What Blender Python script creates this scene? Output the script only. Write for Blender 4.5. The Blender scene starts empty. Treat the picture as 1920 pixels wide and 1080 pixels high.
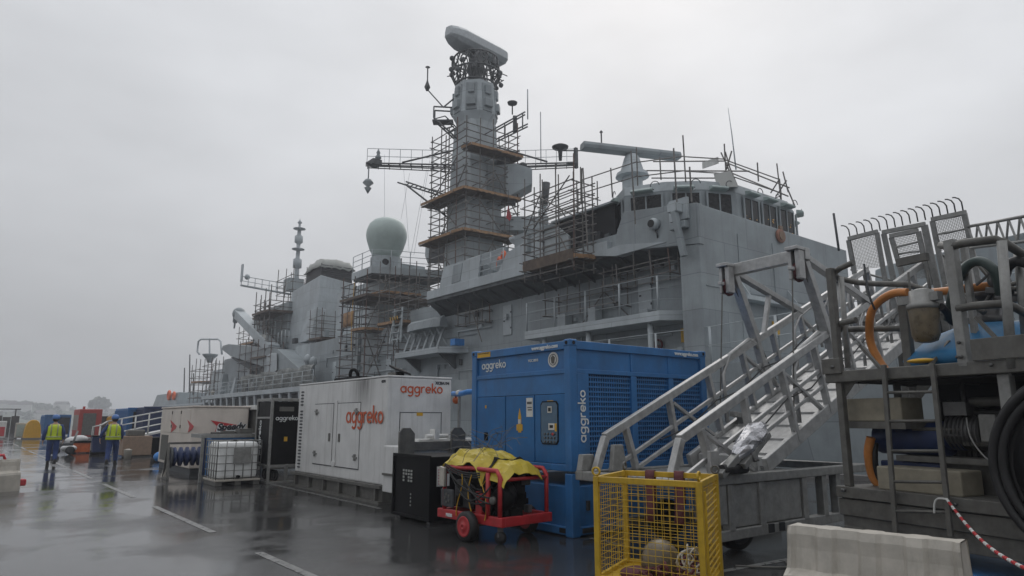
import bpy, math, random
from mathutils import Vector as V, Matrix, Euler
R_ = math.radians
random.seed(7)
S = bpy.context.scene
COL = S.collection

# ------------------------------------------------------------------ camera
CAM_H, PITCH, YAW, FPX = 1.7, R_(10.84), R_(37.5), 1280.0
cam = bpy.data.cameras.new('camera'); cam.lens = 24.0; cam.sensor_width = 36.0; cam.clip_start = .1; cam.clip_end = 6000
cam_o = bpy.data.objects.new('camera', cam); COL.objects.link(cam_o)
cam_o.location = (0, 0, CAM_H); cam_o.rotation_euler = (R_(90) + PITCH, 0, -YAW)
S.camera = cam_o

# ------------------------------------------------------------------ overcast sky
SUN_EL, SUN_AZ = R_(42), R_(50)          # azimuth measured from +Y towards +X
w = bpy.data.worlds.new('World'); S.world = w; w.use_nodes = True
nt = w.node_tree; nt.nodes.clear(); N = nt.nodes; L = nt.links
def nd(t, **k):
    n = N.new(t)
    for a, b in k.items(): setattr(n, a, b)
    return n
out = nd('ShaderNodeOutputWorld'); bg = nd('ShaderNodeBackground'); bg.inputs['Strength'].default_value = .1
L.new(bg.outputs[0], out.inputs[0])
sky = nd('ShaderNodeTexSky', sky_type='NISHITA'); sky.sun_disc = False
sky.sun_elevation = SUN_EL; sky.sun_rotation = SUN_AZ; sky.dust_density = 4
tc = nd('ShaderNodeTexCoord'); sep = nd('ShaderNodeSeparateXYZ'); L.new(tc.outputs['Generated'], sep.inputs[0])
def mth(op, a, b=None, c=None, clamp=False):
    n = nd('ShaderNodeMath', operation=op); n.use_clamp = clamp
    for i, x in enumerate((a, b, c)):
        if x is None: continue
        if isinstance(x, (int, float)): n.inputs[i].default_value = x
        else: L.new(x, n.inputs[i])
    return n.outputs[0]
zc = mth('MAXIMUM', sep.outputs[2], 0.0)
# cloud deck: darker towards the horizon, glow at hidden sun, unseen zenith raised for fill
grad = mth('ADD', mth('MULTIPLY', mth('POWER', zc, .6), 3.6), mth('ADD', mth('MULTIPLY', mth('MAXIMUM', mth('SUBTRACT', zc, .56), 0.0), 9.0), 3.2))
dot = nd('ShaderNodeVectorMath', operation='DOT_PRODUCT'); L.new(tc.outputs['Generated'], dot.inputs[0])
dot.inputs[1].default_value = (math.sin(SUN_AZ)*math.cos(SUN_EL), math.cos(SUN_AZ)*math.cos(SUN_EL), math.sin(SUN_EL))
glow = mth('MULTIPLY', mth('POWER', mth('MAXIMUM', dot.outputs['Value'], 0.0), 4.0), 2.6)
mp = nd('ShaderNodeMapping'); mp.inputs['Scale'].default_value = (1, 1, 2.6); L.new(tc.outputs['Generated'], mp.inputs[0])
nz = nd('ShaderNodeTexNoise'); nz.inputs['Scale'].default_value = 2.3; nz.inputs['Detail'].default_value = 5; nz.inputs['Roughness'].default_value = .5
L.new(mp.outputs[0], nz.inputs['Vector'])
cl = mth('ADD', mth('MULTIPLY', nz.outputs['Fac'], .6), .69)
lum = mth('MULTIPLY', mth('ADD', grad, glow), cl)
below = mth('MULTIPLY', mth('ADD', mth('MINIMUM', sep.outputs[2], 0.0), 0.0), 0.0)
cmb = nd('ShaderNodeCombineXYZ')
L.new(mth('MULTIPLY', lum, .965), cmb.inputs[0]); L.new(mth('MULTIPLY', lum, .985), cmb.inputs[1]); L.new(mth('MULTIPLY', lum, 1.02), cmb.inputs[2])
mx = nd('ShaderNodeMix', data_type='RGBA'); mx.inputs[0].default_value = .04
L.new(cmb.outputs[0], mx.inputs[6]); L.new(sky.outputs[0], mx.inputs[7]); L.new(mx.outputs[2], bg.inputs['Color'])

# the sun behind the cloud
sl = bpy.data.lights.new('sun', 'SUN'); sl.energy = .5; sl.angle = R_(40); sl.color = (1, .97, .93)
so = bpy.data.objects.new('sun', sl); COL.objects.link(so)
so.rotation_euler = V((-dot.inputs[1].default_value[0], -dot.inputs[1].default_value[1], -dot.inputs[1].default_value[2])).to_track_quat('-Z', 'Y').to_euler()
S.view_settings.view_transform = 'Standard'; S.view_settings.look = 'None'; S.view_settings.gamma = 1; S.view_settings.exposure = 0.13
try:
    S.cycles.use_denoising = True; S.cycles.max_bounces = 6; S.cycles.volume_bounces = 1; S.cycles.diffuse_bounces = 3; S.cycles.glossy_bounces = 3
    S.cycles.transparent_max_bounces = 12; S.cycles.transmission_bounces = 4
except Exception: pass

# ------------------------------------------------------------------ photo pixel -> point on a real plane (calibration)
def ray(x, y):
    u = (x-960)/FPX; v = (540-y)/FPX
    f = math.cos(PITCH)-v*math.sin(PITCH); z = math.sin(PITCH)+v*math.cos(PITCH)
    return V((math.sin(YAW)*f+math.cos(YAW)*u, math.cos(YAW)*f-math.sin(YAW)*u, z))
def at(x, y, X=None, Y=None, Z=None):
    d = ray(x, y)
    t = X/d.x if X is not None else Y/d.y if Y is not None else (Z-CAM_H)/d.z
    return V((d.x*t, d.y*t, d.z*t+CAM_H))

# ------------------------------------------------------------------ materials
def mat(name, col, rough=.55, metal=0., var=.12, scale=6., streak=0., dirt=None, bump=0., coat=0., spec=.5, alpha=1., trans=0., vscale=None, emit=0., plates=0.):
    m = bpy.data.materials.new(name); m.use_nodes = True
    t = m.node_tree; n = t.nodes; l = t.links; b = n['Principled BSDF']
    b.inputs['Roughness'].default_value = rough; b.inputs['Metallic'].default_value = metal
    b.inputs['Specular IOR Level'].default_value = spec; b.inputs['Coat Weight'].default_value = coat
    b.inputs['Coat Roughness'].default_value = .12
    b.inputs['Alpha'].default_value = alpha; b.inputs['Transmission Weight'].default_value = trans
    co = n.new('ShaderNodeTexCoord')
    nz = n.new('ShaderNodeTexNoise'); nz.inputs['Scale'].default_value = scale; nz.inputs['Detail'].default_value = 6; nz.inputs['Roughness'].default_value = .62
    l.new(co.outputs['Object'], nz.inputs['Vector'])
    rp = n.new('ShaderNodeValToRGB'); d = [max(0, c*(1-var*1.6)) for c in col]; h = [min(1, c*(1+var)) for c in col]
    rp.color_ramp.elements[0].position = .3; rp.color_ramp.elements[0].color = (*d, 1)
    rp.color_ramp.elements[1].position = .68; rp.color_ramp.elements[1].color = (*h, 1)
    l.new(nz.outputs['Fac'], rp.inputs[0]); cur = rp.outputs[0]
    if streak:
        mpn = n.new('ShaderNodeMapping'); mpn.inputs['Scale'].default_value = vscale or (7, 7, .5); l.new(co.outputs['Object'], mpn.inputs[0])
        n2 = n.new('ShaderNodeTexNoise'); n2.inputs['Scale'].default_value = 1.6; n2.inputs['Detail'].default_value = 7; n2.inputs['Roughness'].default_value = .7
        l.new(mpn.outputs[0], n2.inputs['Vector'])
        r2 = n.new('ShaderNodeValToRGB'); r2.color_ramp.elements[0].position = .5; r2.color_ramp.elements[0].color = (0, 0, 0, 1)
        r2.color_ramp.elements[1].position = .8; r2.color_ramp.elements[1].color = (streak, streak, streak, 1)
        l.new(n2.outputs['Fac'], r2.inputs[0])
        mx = n.new('ShaderNodeMix'); mx.data_type = 'RGBA'; l.new(r2.outputs[0], mx.inputs[0]); l.new(cur, mx.inputs[6])
        mx.inputs[7].default_value = (*(dirt or (.05, .045, .04)), 1); cur = mx.outputs[2]
    if plates:
        sp = n.new('ShaderNodeSeparateXYZ'); l.new(co.outputs['Object'], sp.inputs[0]); ad = n.new('ShaderNodeMath'); l.new(sp.outputs[0], ad.inputs[0]); l.new(sp.outputs[1], ad.inputs[1])
        cb = n.new('ShaderNodeCombineXYZ'); l.new(ad.outputs[0], cb.inputs[0]); l.new(sp.outputs[2], cb.inputs[1])
        bk = n.new('ShaderNodeTexBrick'); l.new(cb.outputs[0], bk.inputs['Vector']); bk.inputs['Scale'].default_value = 1; bk.inputs['Brick Width'].default_value = 3.3; bk.inputs['Row Height'].default_value = 1.45
        bk.inputs['Mortar Size'].default_value = .014; bk.inputs['Color1'].default_value = (1, 1, 1, 1); bk.inputs['Color2'].default_value = (1-plates, 1-plates, 1-plates*.9, 1); bk.inputs['Mortar'].default_value = (.62, .62, .62, 1)
        mp_ = n.new('ShaderNodeMix'); mp_.data_type = 'RGBA'; mp_.blend_type = 'MULTIPLY'; mp_.inputs[0].default_value = 1; l.new(cur, mp_.inputs[6]); l.new(bk.outputs[0], mp_.inputs[7]); cur = mp_.outputs[2]
        mr = n.new('ShaderNodeMapping'); mr.inputs['Scale'].default_value = (1.1, 1.1, .16); mr.inputs['Location'].default_value = (3, 7, 1); l.new(co.outputs['Object'], mr.inputs[0])
        n5 = n.new('ShaderNodeTexNoise'); n5.inputs['Scale'].default_value = 1.9; n5.inputs['Detail'].default_value = 8; n5.inputs['Roughness'].default_value = .75; l.new(mr.outputs[0], n5.inputs['Vector'])
        r5 = n.new('ShaderNodeValToRGB'); r5.color_ramp.elements[0].position = .6; r5.color_ramp.elements[0].color = (0, 0, 0, 1); r5.color_ramp.elements[1].position = .78; r5.color_ramp.elements[1].color = (.5, .5, .5, 1); l.new(n5.outputs['Fac'], r5.inputs[0])
        m5 = n.new('ShaderNodeMix'); m5.data_type = 'RGBA'; l.new(r5.outputs[0], m5.inputs[0]); l.new(cur, m5.inputs[6]); m5.inputs[7].default_value = (.15, .11, .085, 1); cur = m5.outputs[2]
    l.new(cur, b.inputs['Base Color'])
    rr = n.new('ShaderNodeMath'); rr.operation = 'MULTIPLY_ADD'; rr.inputs[1].default_value = .3; rr.inputs[2].default_value = max(.02, rough-.15)
    l.new(nz.outputs['Fac'], rr.inputs[0]); l.new(rr.outputs[0], b.inputs['Roughness'])
    if bump:
        n3 = n.new('ShaderNodeTexNoise'); n3.inputs['Scale'].default_value = scale*2.2; n3.inputs['Detail'].default_value = 4; l.new(co.outputs['Object'], n3.inputs['Vector'])
        bp = n.new('ShaderNodeBump'); bp.inputs['Strength'].default_value = bump; bp.inputs['Distance'].default_value = .02
        l.new(n3.outputs['Fac'], bp.inputs['Height']); l.new(bp.outputs[0], b.inputs['Normal'])
    if emit:
        l.new(cur, b.inputs['Emission Color']); b.inputs['Emission Strength'].default_value = emit
    return m
GREY = mat('warship_grey', (.3, .337, .353), .5, streak=.38, dirt=(.15, .145, .135), scale=.5, var=.16, vscale=(2.2, 2.2, .12), bump=.12, plates=.16)
GREY2 = mat('warship_grey_lit', (.45, .495, .515), .5, streak=.25, dirt=(.14, .13, .12), scale=.7, var=.12, vscale=(2, 2, .15), bump=.1, plates=.14)  # lighter ship grey, raised further to carry brighter light and haze up high
DKGREY = mat('dark_grey', (.055, .06, .065), .6, var=.3)
LATT = mat('lattice_grey', (.1, .105, .11), .6, var=.3)
SOFF = mat('soffit_shade_grey', (.085, .095, .1), .7, var=.35, scale=1.2)  # ship grey darkened to carry the shade under decks and in recesses
DECK = mat('deck_grey', (.09, .1, .1), .7, var=.2)
RADO = mat('radome_green', (.42, .5, .475), .45, var=.06, scale=1.5)
HOODG = mat('hood_green', (.33, .4, .39), .4, var=.1)
WHITE = mat('white_paint', (.62, .62, .61), .42, streak=.5, dirt=(.2, .185, .165), scale=2.2, var=.07, vscale=(5, 5, .35), coat=.25)
WHITE2 = mat('white_rail', (.62, .62, .6), .5, var=.12)
CREAM = mat('cream_paint', (.62, .56, .5), .5, streak=.2, dirt=(.3, .25, .2), var=.07, scale=2)
PLAST = mat('white_plastic', (.43, .4, .35), .5, streak=.6, dirt=(.2, .18, .14), var=.14, scale=4, vscale=(5, 5, .8), bump=.12)
TANKP = mat('translucent_tank_plastic', (.74, .75, .74), .4, var=.06, scale=3, spec=.4)
GALV = mat('galvanised_steel', (.27, .27, .26), .48, metal=.4, streak=.4, dirt=(.17, .16, .14), var=.16, scale=9, vscale=(9, 9, 1), bump=.05)
GALVD = mat('weathered_galvanised', (.13, .127, .117), .6, metal=.25, streak=.55, dirt=(.09, .08, .066), var=.2, scale=8, vscale=(6, 6, .6), bump=.12)
ALU = mat('aluminium', (.4, .4, .395), .42, metal=.45, streak=.3, dirt=(.2, .19, .18), var=.14, scale=10, vscale=(8, 8, 1))
STEEL = mat('dark_steel', (.12, .12, .12), .5, metal=.6, var=.25)
SCAF = mat('scaffold_tube', (.17, .16, .152), .55, metal=.4, var=.35, scale=3)
SCAFR = mat('rusty_tube', (.14, .09, .075), .7, metal=.2, var=.35, scale=3)
PLANK = mat('plank_wood', (.34, .2, .105), .75, var=.3, scale=3, streak=.4, dirt=(.08, .06, .05), vscale=(2, 9, 9))
PLANKD = mat('plank_wet', (.105, .075, .055), .7, var=.35, scale=3)
BLUE = mat('blue_paint', (.03, .15, .37), .5, streak=.5, dirt=(.035, .085, .16), var=.14, scale=2.5, vscale=(5, 5, .4), coat=.1, bump=.03)
BLUED = mat('blue_door_paint', (.014, .125, .33), .5, streak=.2, dirt=(.03, .06, .1), var=.13, scale=2.5, vscale=(5, 5, .4))
NAVY = mat('navy_paint', (.014, .03, .1), .5, streak=.3, dirt=(.05, .05, .07), var=.15)
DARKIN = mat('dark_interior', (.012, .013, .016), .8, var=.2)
BLACK = mat('black_paint', (.006, .006, .007), .5, var=.25, spec=.12)
RUBBER = mat('black_rubber', (.014, .014, .015), .6, var=.3, bump=.1)
RED = mat('red_paint', (.42, .025, .03), .42, streak=.2, dirt=(.08, .03, .02), var=.15)
REDG = mat('red_cabinet', (.36, .035, .025), .5, var=.1)
ORANGE = mat('orange_paint', (.55, .12, .03), .5, var=.15)
ORLOGO = mat('orange_lettering', (.52, .085, .02), .5, var=.05)
WLOGO = mat('white_lettering', (.66, .68, .68), .5, var=.05)
BLOGO = mat('black_lettering', (.02, .02, .025), .5, var=.05)
RLOGO = mat('red_emblem', (.46, .03, .035), .5, var=.06)
YELLOW = mat('yellow_paint', (.52, .33, .02), .5, streak=.35, dirt=(.2, .11, .03), var=.14, scale=7, vscale=(9, 9, 1))
YTARP = mat('yellow_tarpaulin', (.5, .38, .02), .45, var=.12, scale=5, bump=.15, coat=.2)
YGRP = mat('yellow_shell', (.6, .32, .01), .45, var=.1)
SIGNY = mat('yellow_sign', (.6, .34, .02), .5, var=.1)
TARP = mat('pale_tarpaulin', (.34, .35, .33), .6, var=.12, scale=1.2, bump=.2)
LOUV = mat('funnel_louvre', (.05, .05, .05), .7, var=.3)
GLASS = mat('dark_window_glass', (.008, .009, .01), .15, var=.2, spec=.3)
CLEAR = mat('meter_window', (.07, .13, .2), .08, var=.1)
GLINT = mat('warm_pane_glint', (.7, .4, .12), .5, var=.3, emit=.35)
HOSEO = mat('orange_hose', (.5, .19, .045), .5, var=.15)
HOSEG = mat('green_hose', (.05, .075, .07), .45, var=.2)
CYANTANK = mat('blue_tank', (.03, .15, .3), .55, streak=.4, dirt=(.04, .08, .12), var=.14, scale=4, spec=.25)
BOWL = mat('amber_bowl', (.17, .135, .085), .3, var=.3, scale=6)
BROWN = mat('brown_board', (.26, .185, .135), .7, var=.12, scale=8)
WOODL = mat('pale_block', (.26, .235, .18), .7, var=.15)
SLING = mat('maroon_sling', (.11, .03, .035), .8, var=.2)
ROPE = mat('white_rope', (.5, .48, .43), .8, var=.15)
HIVIS = mat('hi_vis_yellow', (.5, .62, .02), .6, var=.1)
TAPE = mat('reflective_tape', (.32, .36, .22), .4, var=.1)
COVER = mat('blue_coverall', (.022, .05, .17), .75, var=.2, scale=7, bump=.2)
COVERD = mat('navy_sleeve', (.02, .032, .085), .75, var=.2, scale=7)
SKIN = mat('skin', (.42, .26, .19), .5, var=.08)
HAIR = mat('dark_hair', (.03, .02, .015), .6, var=.2)
HELM = mat('blue_helmet', (.07, .17, .42), .35, var=.06)
BOOT = mat('black_boot', (.015, .014, .014), .5, var=.2)
BAG = mat('white_sack', (.6, .6, .6), .6, var=.08, bump=.2)
CREST = mat('crest_red', (.28, .13, .09), .5, var=.2)
GOLD = mat('crest_gold', (.2, .12, .07), .45, var=.2)
LIFE = mat('life_ring_orange', (.68, .12, .03), .5, var=.1)
PINK = mat('barrier_red', (.5, .05, .06), .5, var=.1)
CONC = mat('quay_concrete', (.16, .155, .15), .7, var=.2, scale=1.2)
JETTY = mat('jetty_timber', (.05, .045, .04), .8, var=.3, scale=2)
TREE = mat('far_foliage', (.05, .07, .045), .8, var=.4, scale=.2)
HILL = mat('hill_grass', (.07, .095, .055), .9, var=.35, scale=.03)
FARW = mat('far_wall', (.5, .5, .48), .7, var=.1, scale=.3)
FARR = mat('far_roof', (.1, .09, .09), .7, var=.15)
WINV = mat('grille_dark', (.02, .022, .025), .6, var=.2)
SILV = mat('silver_foil', (.5, .5, .52), .28, metal=.7, var=.2, bump=.6, scale=7)
FLAGR = mat('flag_red', (.4, .04, .05), .7, var=.1)
BLUEP = mat('bright_blue_plastic', (.03, .2, .55), .45, var=.12)
NET = mat('pale_netting', (.25, .26, .25), .85, var=.25, scale=3)

SOOTW = mat('sooty_white_paint', (.62, .62, .61), .42, streak=.5, dirt=(.2, .185, .165), scale=2.2, var=.07, vscale=(5, 5, .35), coat=.25)
def stain(m, c, r, col, k):
    t = m.node_tree; n = t.nodes; l = t.links; b = n['Principled BSDF']; src = b.inputs['Base Color'].links[0].from_socket
    co = n.new('ShaderNodeTexCoord'); mp = n.new('ShaderNodeMapping'); mp.inputs['Location'].default_value = [-c[i]/r[i] for i in range(3)]; mp.inputs['Scale'].default_value = [1/v for v in r]; l.new(co.outputs['Object'], mp.inputs[0])
    ln = n.new('ShaderNodeVectorMath'); ln.operation = 'LENGTH'; l.new(mp.outputs[0], ln.inputs[0])
    m2 = n.new('ShaderNodeMapping'); m2.inputs['Scale'].default_value = (9, 9, .7); l.new(co.outputs['Object'], m2.inputs[0]); nz = n.new('ShaderNodeTexNoise'); nz.inputs['Scale'].default_value = 1.5; nz.inputs['Detail'].default_value = 6; l.new(m2.outputs[0], nz.inputs['Vector'])
    f = n.new('ShaderNodeMapRange'); f.inputs['From Min'].default_value = .1; f.inputs['From Max'].default_value = 1; f.inputs['To Min'].default_value = k; f.inputs['To Max'].default_value = 0; l.new(ln.outputs['Value'], f.inputs[0])
    mu = n.new('ShaderNodeMath'); mu.operation = 'MULTIPLY'; l.new(f.outputs[0], mu.inputs[0]); l.new(nz.outputs['Fac'], mu.inputs[1])
    mx = n.new('ShaderNodeMix'); mx.data_type = 'RGBA'; l.new(mu.outputs[0], mx.inputs[0]); l.new(src, mx.inputs[6]); mx.inputs[7].default_value = (*col, 1); l.new(mx.outputs[2], b.inputs['Base Color'])
stain(SOOTW, (-.8, -1.35, 2.5), (1.2, .75, .75), (.05, .045, .04), 1.5)
# ------------------------------------------------------------------ mesh builder
ROOT = {}
class MB:
    """collects shapes; build() links them as one mesh object. World coordinates unless M (a local frame) is given."""
    def __init__(s, M=None): s.v = []; s.f = []; s.sm = []; s.M = M
    def add(s, vs, fs, smooth=False):
        o = len(s.v)
        s.v += [V(p) for p in vs]; s.f += [tuple(i+o for i in f) for f in fs]; s.sm += [smooth]*len(fs); return s
    def obox(s, c, a, b, d):
        c, a, b, d = V(c), V(a), V(b), V(d)
        p = [c+i*a+j*b+k*d for i in (-1, 1) for j in (-1, 1) for k in (-1, 1)]
        return s.add(p, [(0, 1, 3, 2), (4, 6, 7, 5), (0, 4, 5, 1), (2, 3, 7, 6), (0, 2, 6, 4), (1, 5, 7, 3)])
    def box(s, x0, x1, y0, y1, z0, z1):
        return s.obox(((x0+x1)/2, (y0+y1)/2, (z0+z1)/2), ((x1-x0)/2, 0, 0), (0, (y1-y0)/2, 0), (0, 0, (z1-z0)/2))
    def bar(s, p, q, w, h=None, up=(0, 0, 1)):
        p, q = V(p), V(q); d = q-p; up = V(up)
        if abs(d.normalized().dot(up)) > .98: up = V((0, 1, 0))
        a = d.cross(up).normalized(); b = a.cross(d).normalized()
        return s.obox((p+q)/2, d/2, a*w/2, b*(h or w)/2)
    def tube(s, p, q, r, n=6, r2=None): return s.path([p, q], [r, r if r2 is None else r2], n)
    def path(s, pts, r, n=6, closed=False, caps=True):
        pts = [V(p) for p in pts]; m = len(pts); rs = r if isinstance(r, (list, tuple)) else [r]*m
        rings = []; a = None
        for i, p in enumerate(pts):
            q0 = pts[i-1] if i or closed else p; q1 = pts[(i+1) % m] if i < m-1 or closed else p
            d = (q1-q0).normalized() if (q1-q0).length > 1e-9 else V((0, 0, 1))
            if a is None:
                a = d.cross(V((0, 0, 1))); a = a if a.length > .05 else d.cross(V((0, 1, 0)))
            a = (a-d*a.dot(d)); a = a.normalized() if a.length > 1e-6 else d.orthogonal().normalized()
            b = d.cross(a)
            rings.append([p+(a*math.cos(t)+b*math.sin(t))*rs[i] for t in [2*math.pi*k/n for k in range(n)]])
        return s.loft(rings, caps and not closed, closed, n > 5)
    def loft(s, rings, caps=True, closed=False, smooth=False):
        n = len(rings[0]); o = len(s.v)
        for rg in rings: s.v += [V(p) for p in rg]
        m = len(rings)
        for i in range(m if closed else m-1):
            for k in range(n):
                A = o+i*n; B = o+((i+1) % m)*n
                s.f.append((A+k, A+(k+1) % n, B+(k+1) % n, B+k)); s.sm.append(smooth)
        if caps:
            s.f.append(tuple(o+k for k in range(n-1, -1, -1))); s.f.append(tuple(o+(m-1)*n+k for k in range(n))); s.sm += [False, False]
        return s
    def prism(s, poly, vec):
        vec = V(vec); return s.loft([[V(p) for p in poly], [V(p)+vec for p in poly]])
    def lathe(s, c, prof, n=24, axis=(0, 0, 1), smooth=True):
        c = V(c); d = V(axis).normalized(); a = d.orthogonal().normalized(); b = d.cross(a)
        return s.loft([[c+d*z+(a*math.cos(t)+b*math.sin(t))*max(r, .0005) for t in [2*math.pi*k/n for k in range(n)]] for r, z in prof], True, False, smooth)
    def ball(s, c, r, sx=1, sy=1, sz=1, n=14, m=9):
        c = V(c)
        return s.loft([[c+V((sx*r*math.sin(ph)*math.cos(t), sy*r*math.sin(ph)*math.sin(t), sz*r*math.cos(ph))) for t in [2*math.pi*k/n for k in range(n)]]
                       for ph in [math.pi*min(max(i/m, .004), .996) for i in range(m+1)]], True, False, True)
    def torus(s, c, R, r, axis=(0, 0, 1), n=28, m=8):
        c = V(c); d = V(axis).normalized(); a = d.orthogonal().normalized(); b = d.cross(a)
        return s.path([c+(a*math.cos(t)+b*math.sin(t))*R for t in [2*math.pi*k/n for k in range(n)]], r, m, True)
    def sheet(s, grid, smooth=True):
        h = len(grid); wd = len(grid[0]); o = len(s.v)
        for r in grid: s.v += [V(p) for p in r]
        for i in range(h-1):
            for j in range(wd-1): s.f.append((o+i*wd+j, o+i*wd+j+1, o+(i+1)*wd+j+1, o+(i+1)*wd+j)); s.sm.append(smooth)
        return s
    def build(s, name, m, parent=None, bevel=0., solid=0.):
        inv = ROOT[parent].inverted() if parent is not None and s.M is None else None
        vs = [tuple(inv @ p) if inv else tuple(p) for p in s.v]
        me = bpy.data.meshes.new(name); me.from_pydata(vs, [], s.f); me.polygons.foreach_set('use_smooth', s.sm); me.update()
        return link(name, me, m, parent, bevel, solid)
def link(name, me, m, parent=None, bevel=0., solid=0.):
    import bmesh
    bm = bmesh.new(); bm.from_mesh(me); bmesh.ops.recalc_face_normals(bm, faces=bm.faces); bm.to_mesh(me); bm.free()
    o = bpy.data.objects.new(name, me); COL.objects.link(o); me.materials.append(m)
    if parent is not None: o.parent = parent; ROOT[o] = ROOT[parent]
    else: ROOT[o] = Matrix()
    if solid: d = o.modifiers.new('solid', 'SOLIDIFY'); d.thickness = solid
    if bevel: d = o.modifiers.new('bevel', 'BEVEL'); d.width = bevel; d.segments = 2; d.limit_method = 'ANGLE'
    return o
def tag(o, label, cat, group=None, kind=None):
    if label: o['label'] = label
    if cat: o['category'] = cat
    if group: o['group'] = group
    if kind: o['kind'] = kind
    return o
def thing(name, label, cat, loc=(0, 0, 0), rz=0., group=None):
    o = bpy.data.objects.new(name, None); COL.objects.link(o); o.location = loc; o.rotation_euler = (0, 0, rz); o.empty_display_size = .2
    ROOT[o] = Matrix.Translation(V(loc)) @ Matrix.Rotation(rz, 4, 'Z')
    return tag(o, label, cat, group)
def kids(o): return [c for c in bpy.data.objects if c.parent == o]
def copy_tree(o, loc=None, rz=None, label=None, parent=None):
    c = o.copy(); COL.objects.link(c); ROOT[c] = Matrix()
    if parent is not None: c.parent = parent
    if loc is not None: c.location = loc
    if rz is not None: c.rotation_euler = (0, 0, rz)
    if label: c['label'] = label
    for k in kids(o): copy_tree(k, parent=c)
    return c
LOC = Matrix()          # MB(LOC): local coordinates of the parent
# --- lettering: rounded strokes for the lower-case wordmark, and a font for the rest
def arc(cx, cy, r, a0, a1, n=18): return [(cx+r*math.cos(R_(a0+(a1-a0)*i/n)), cy+r*math.sin(R_(a0+(a1-a0)*i/n))) for i in range(n+1)]
GL = {'a': ([arc(.5, .5, .41, 0, 360), [(.91, .96), (.91, .04)]], 1.1), 'g': ([arc(.5, .5, .41, 0, 360), [(.91, .96), (.91, 0)]+arc(.5, -.02, .41, 0, -140)[1:]], 1.1),
      'r': ([[(.1, .04), (.1, .96)], arc(.46, .55, .36, 180, 65)], .72), 'e': ([arc(.5, .5, .41, 10, 320)[:], [(.1, .5), (.9, .5)], [(.905, .57), (.905, .5)]], 1.06),
      'k': ([[(.1, .04), (.1, 1.5)], [(.12, .42), (.72, .96)], [(.32, .6), (.78, .04)]], .88), 'o': ([arc(.5, .5, .41, 0, 360)], 1.0)}
def wordmark(text, size, o, ux, uy, m, parent, name='lettering', wt=.2, depth=.006, bmod=None):
    """strokes on the plane o + ux, uy; size = x-height"""
    o, ux, uy = V(o), V(ux).normalized(), V(uy).normalized(); nn = ux.cross(uy); b = MB(LOC if bmod else None); x = 0
    for ch in text:
        st, adv = GL[ch]
        for kk, ln in enumerate(st):
            dp_ = depth+.0014*kk; L_ = []; R2 = []
            for i, p in enumerate(ln):
                q0 = V(ln[max(i-1, 0)]); q1 = V(ln[min(i+1, len(ln)-1)])
                if i in (0, len(ln)-1) and V(ln[0]) == V(ln[-1]) and len(ln) > 3: q0, q1 = V(ln[-2]), V(ln[1])
                d = (q1-q0).normalized(); nrm = V((-d.y, d.x))*wt/2
                for lst, sg in ((L_, 1), (R2, -1)):
                    c = V(p)+nrm*sg; lst.append(o+ux*(x+c.x)*size+uy*c.y*size)
            for i in range(len(ln)-1):
                q = [L_[i], L_[i+1], R2[i+1], R2[i]]
                b.add([p-nn*.0007*kk for p in q]+[p+nn*dp_ for p in q], [(0, 1, 2, 3), (4, 7, 6, 5), (0, 4, 5, 1), (2, 6, 7, 3), (1, 5, 6, 2), (0, 3, 7, 4)])
        x += adv*1.04
    return b.build(name, m, parent)
def text(s, size, o, ux, uy, m, parent, name='lettering', bold=.0, depth=.003, shear=0., sx=1.):
    c = bpy.data.curves.new('letters', 'FONT'); c.body = s; c.size = size; c.extrude = depth; c.offset = bold; c.shear = shear; c.resolution_u = 3
    t = bpy.data.objects.new('letters', c); COL.objects.link(t)
    me = bpy.data.meshes.new_from_object(t); bpy.data.objects.remove(t); bpy.data.curves.remove(c)
    ux, uy = V(ux).normalized(), V(uy).normalized(); nn = ux.cross(uy); F = Matrix((ux*sx, uy, nn)).transposed().to_4x4(); F.translation = V(o)
    me.transform(ROOT[parent].inverted() @ F); me.materials.clear()
    return link(name, me, m, parent)

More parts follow.
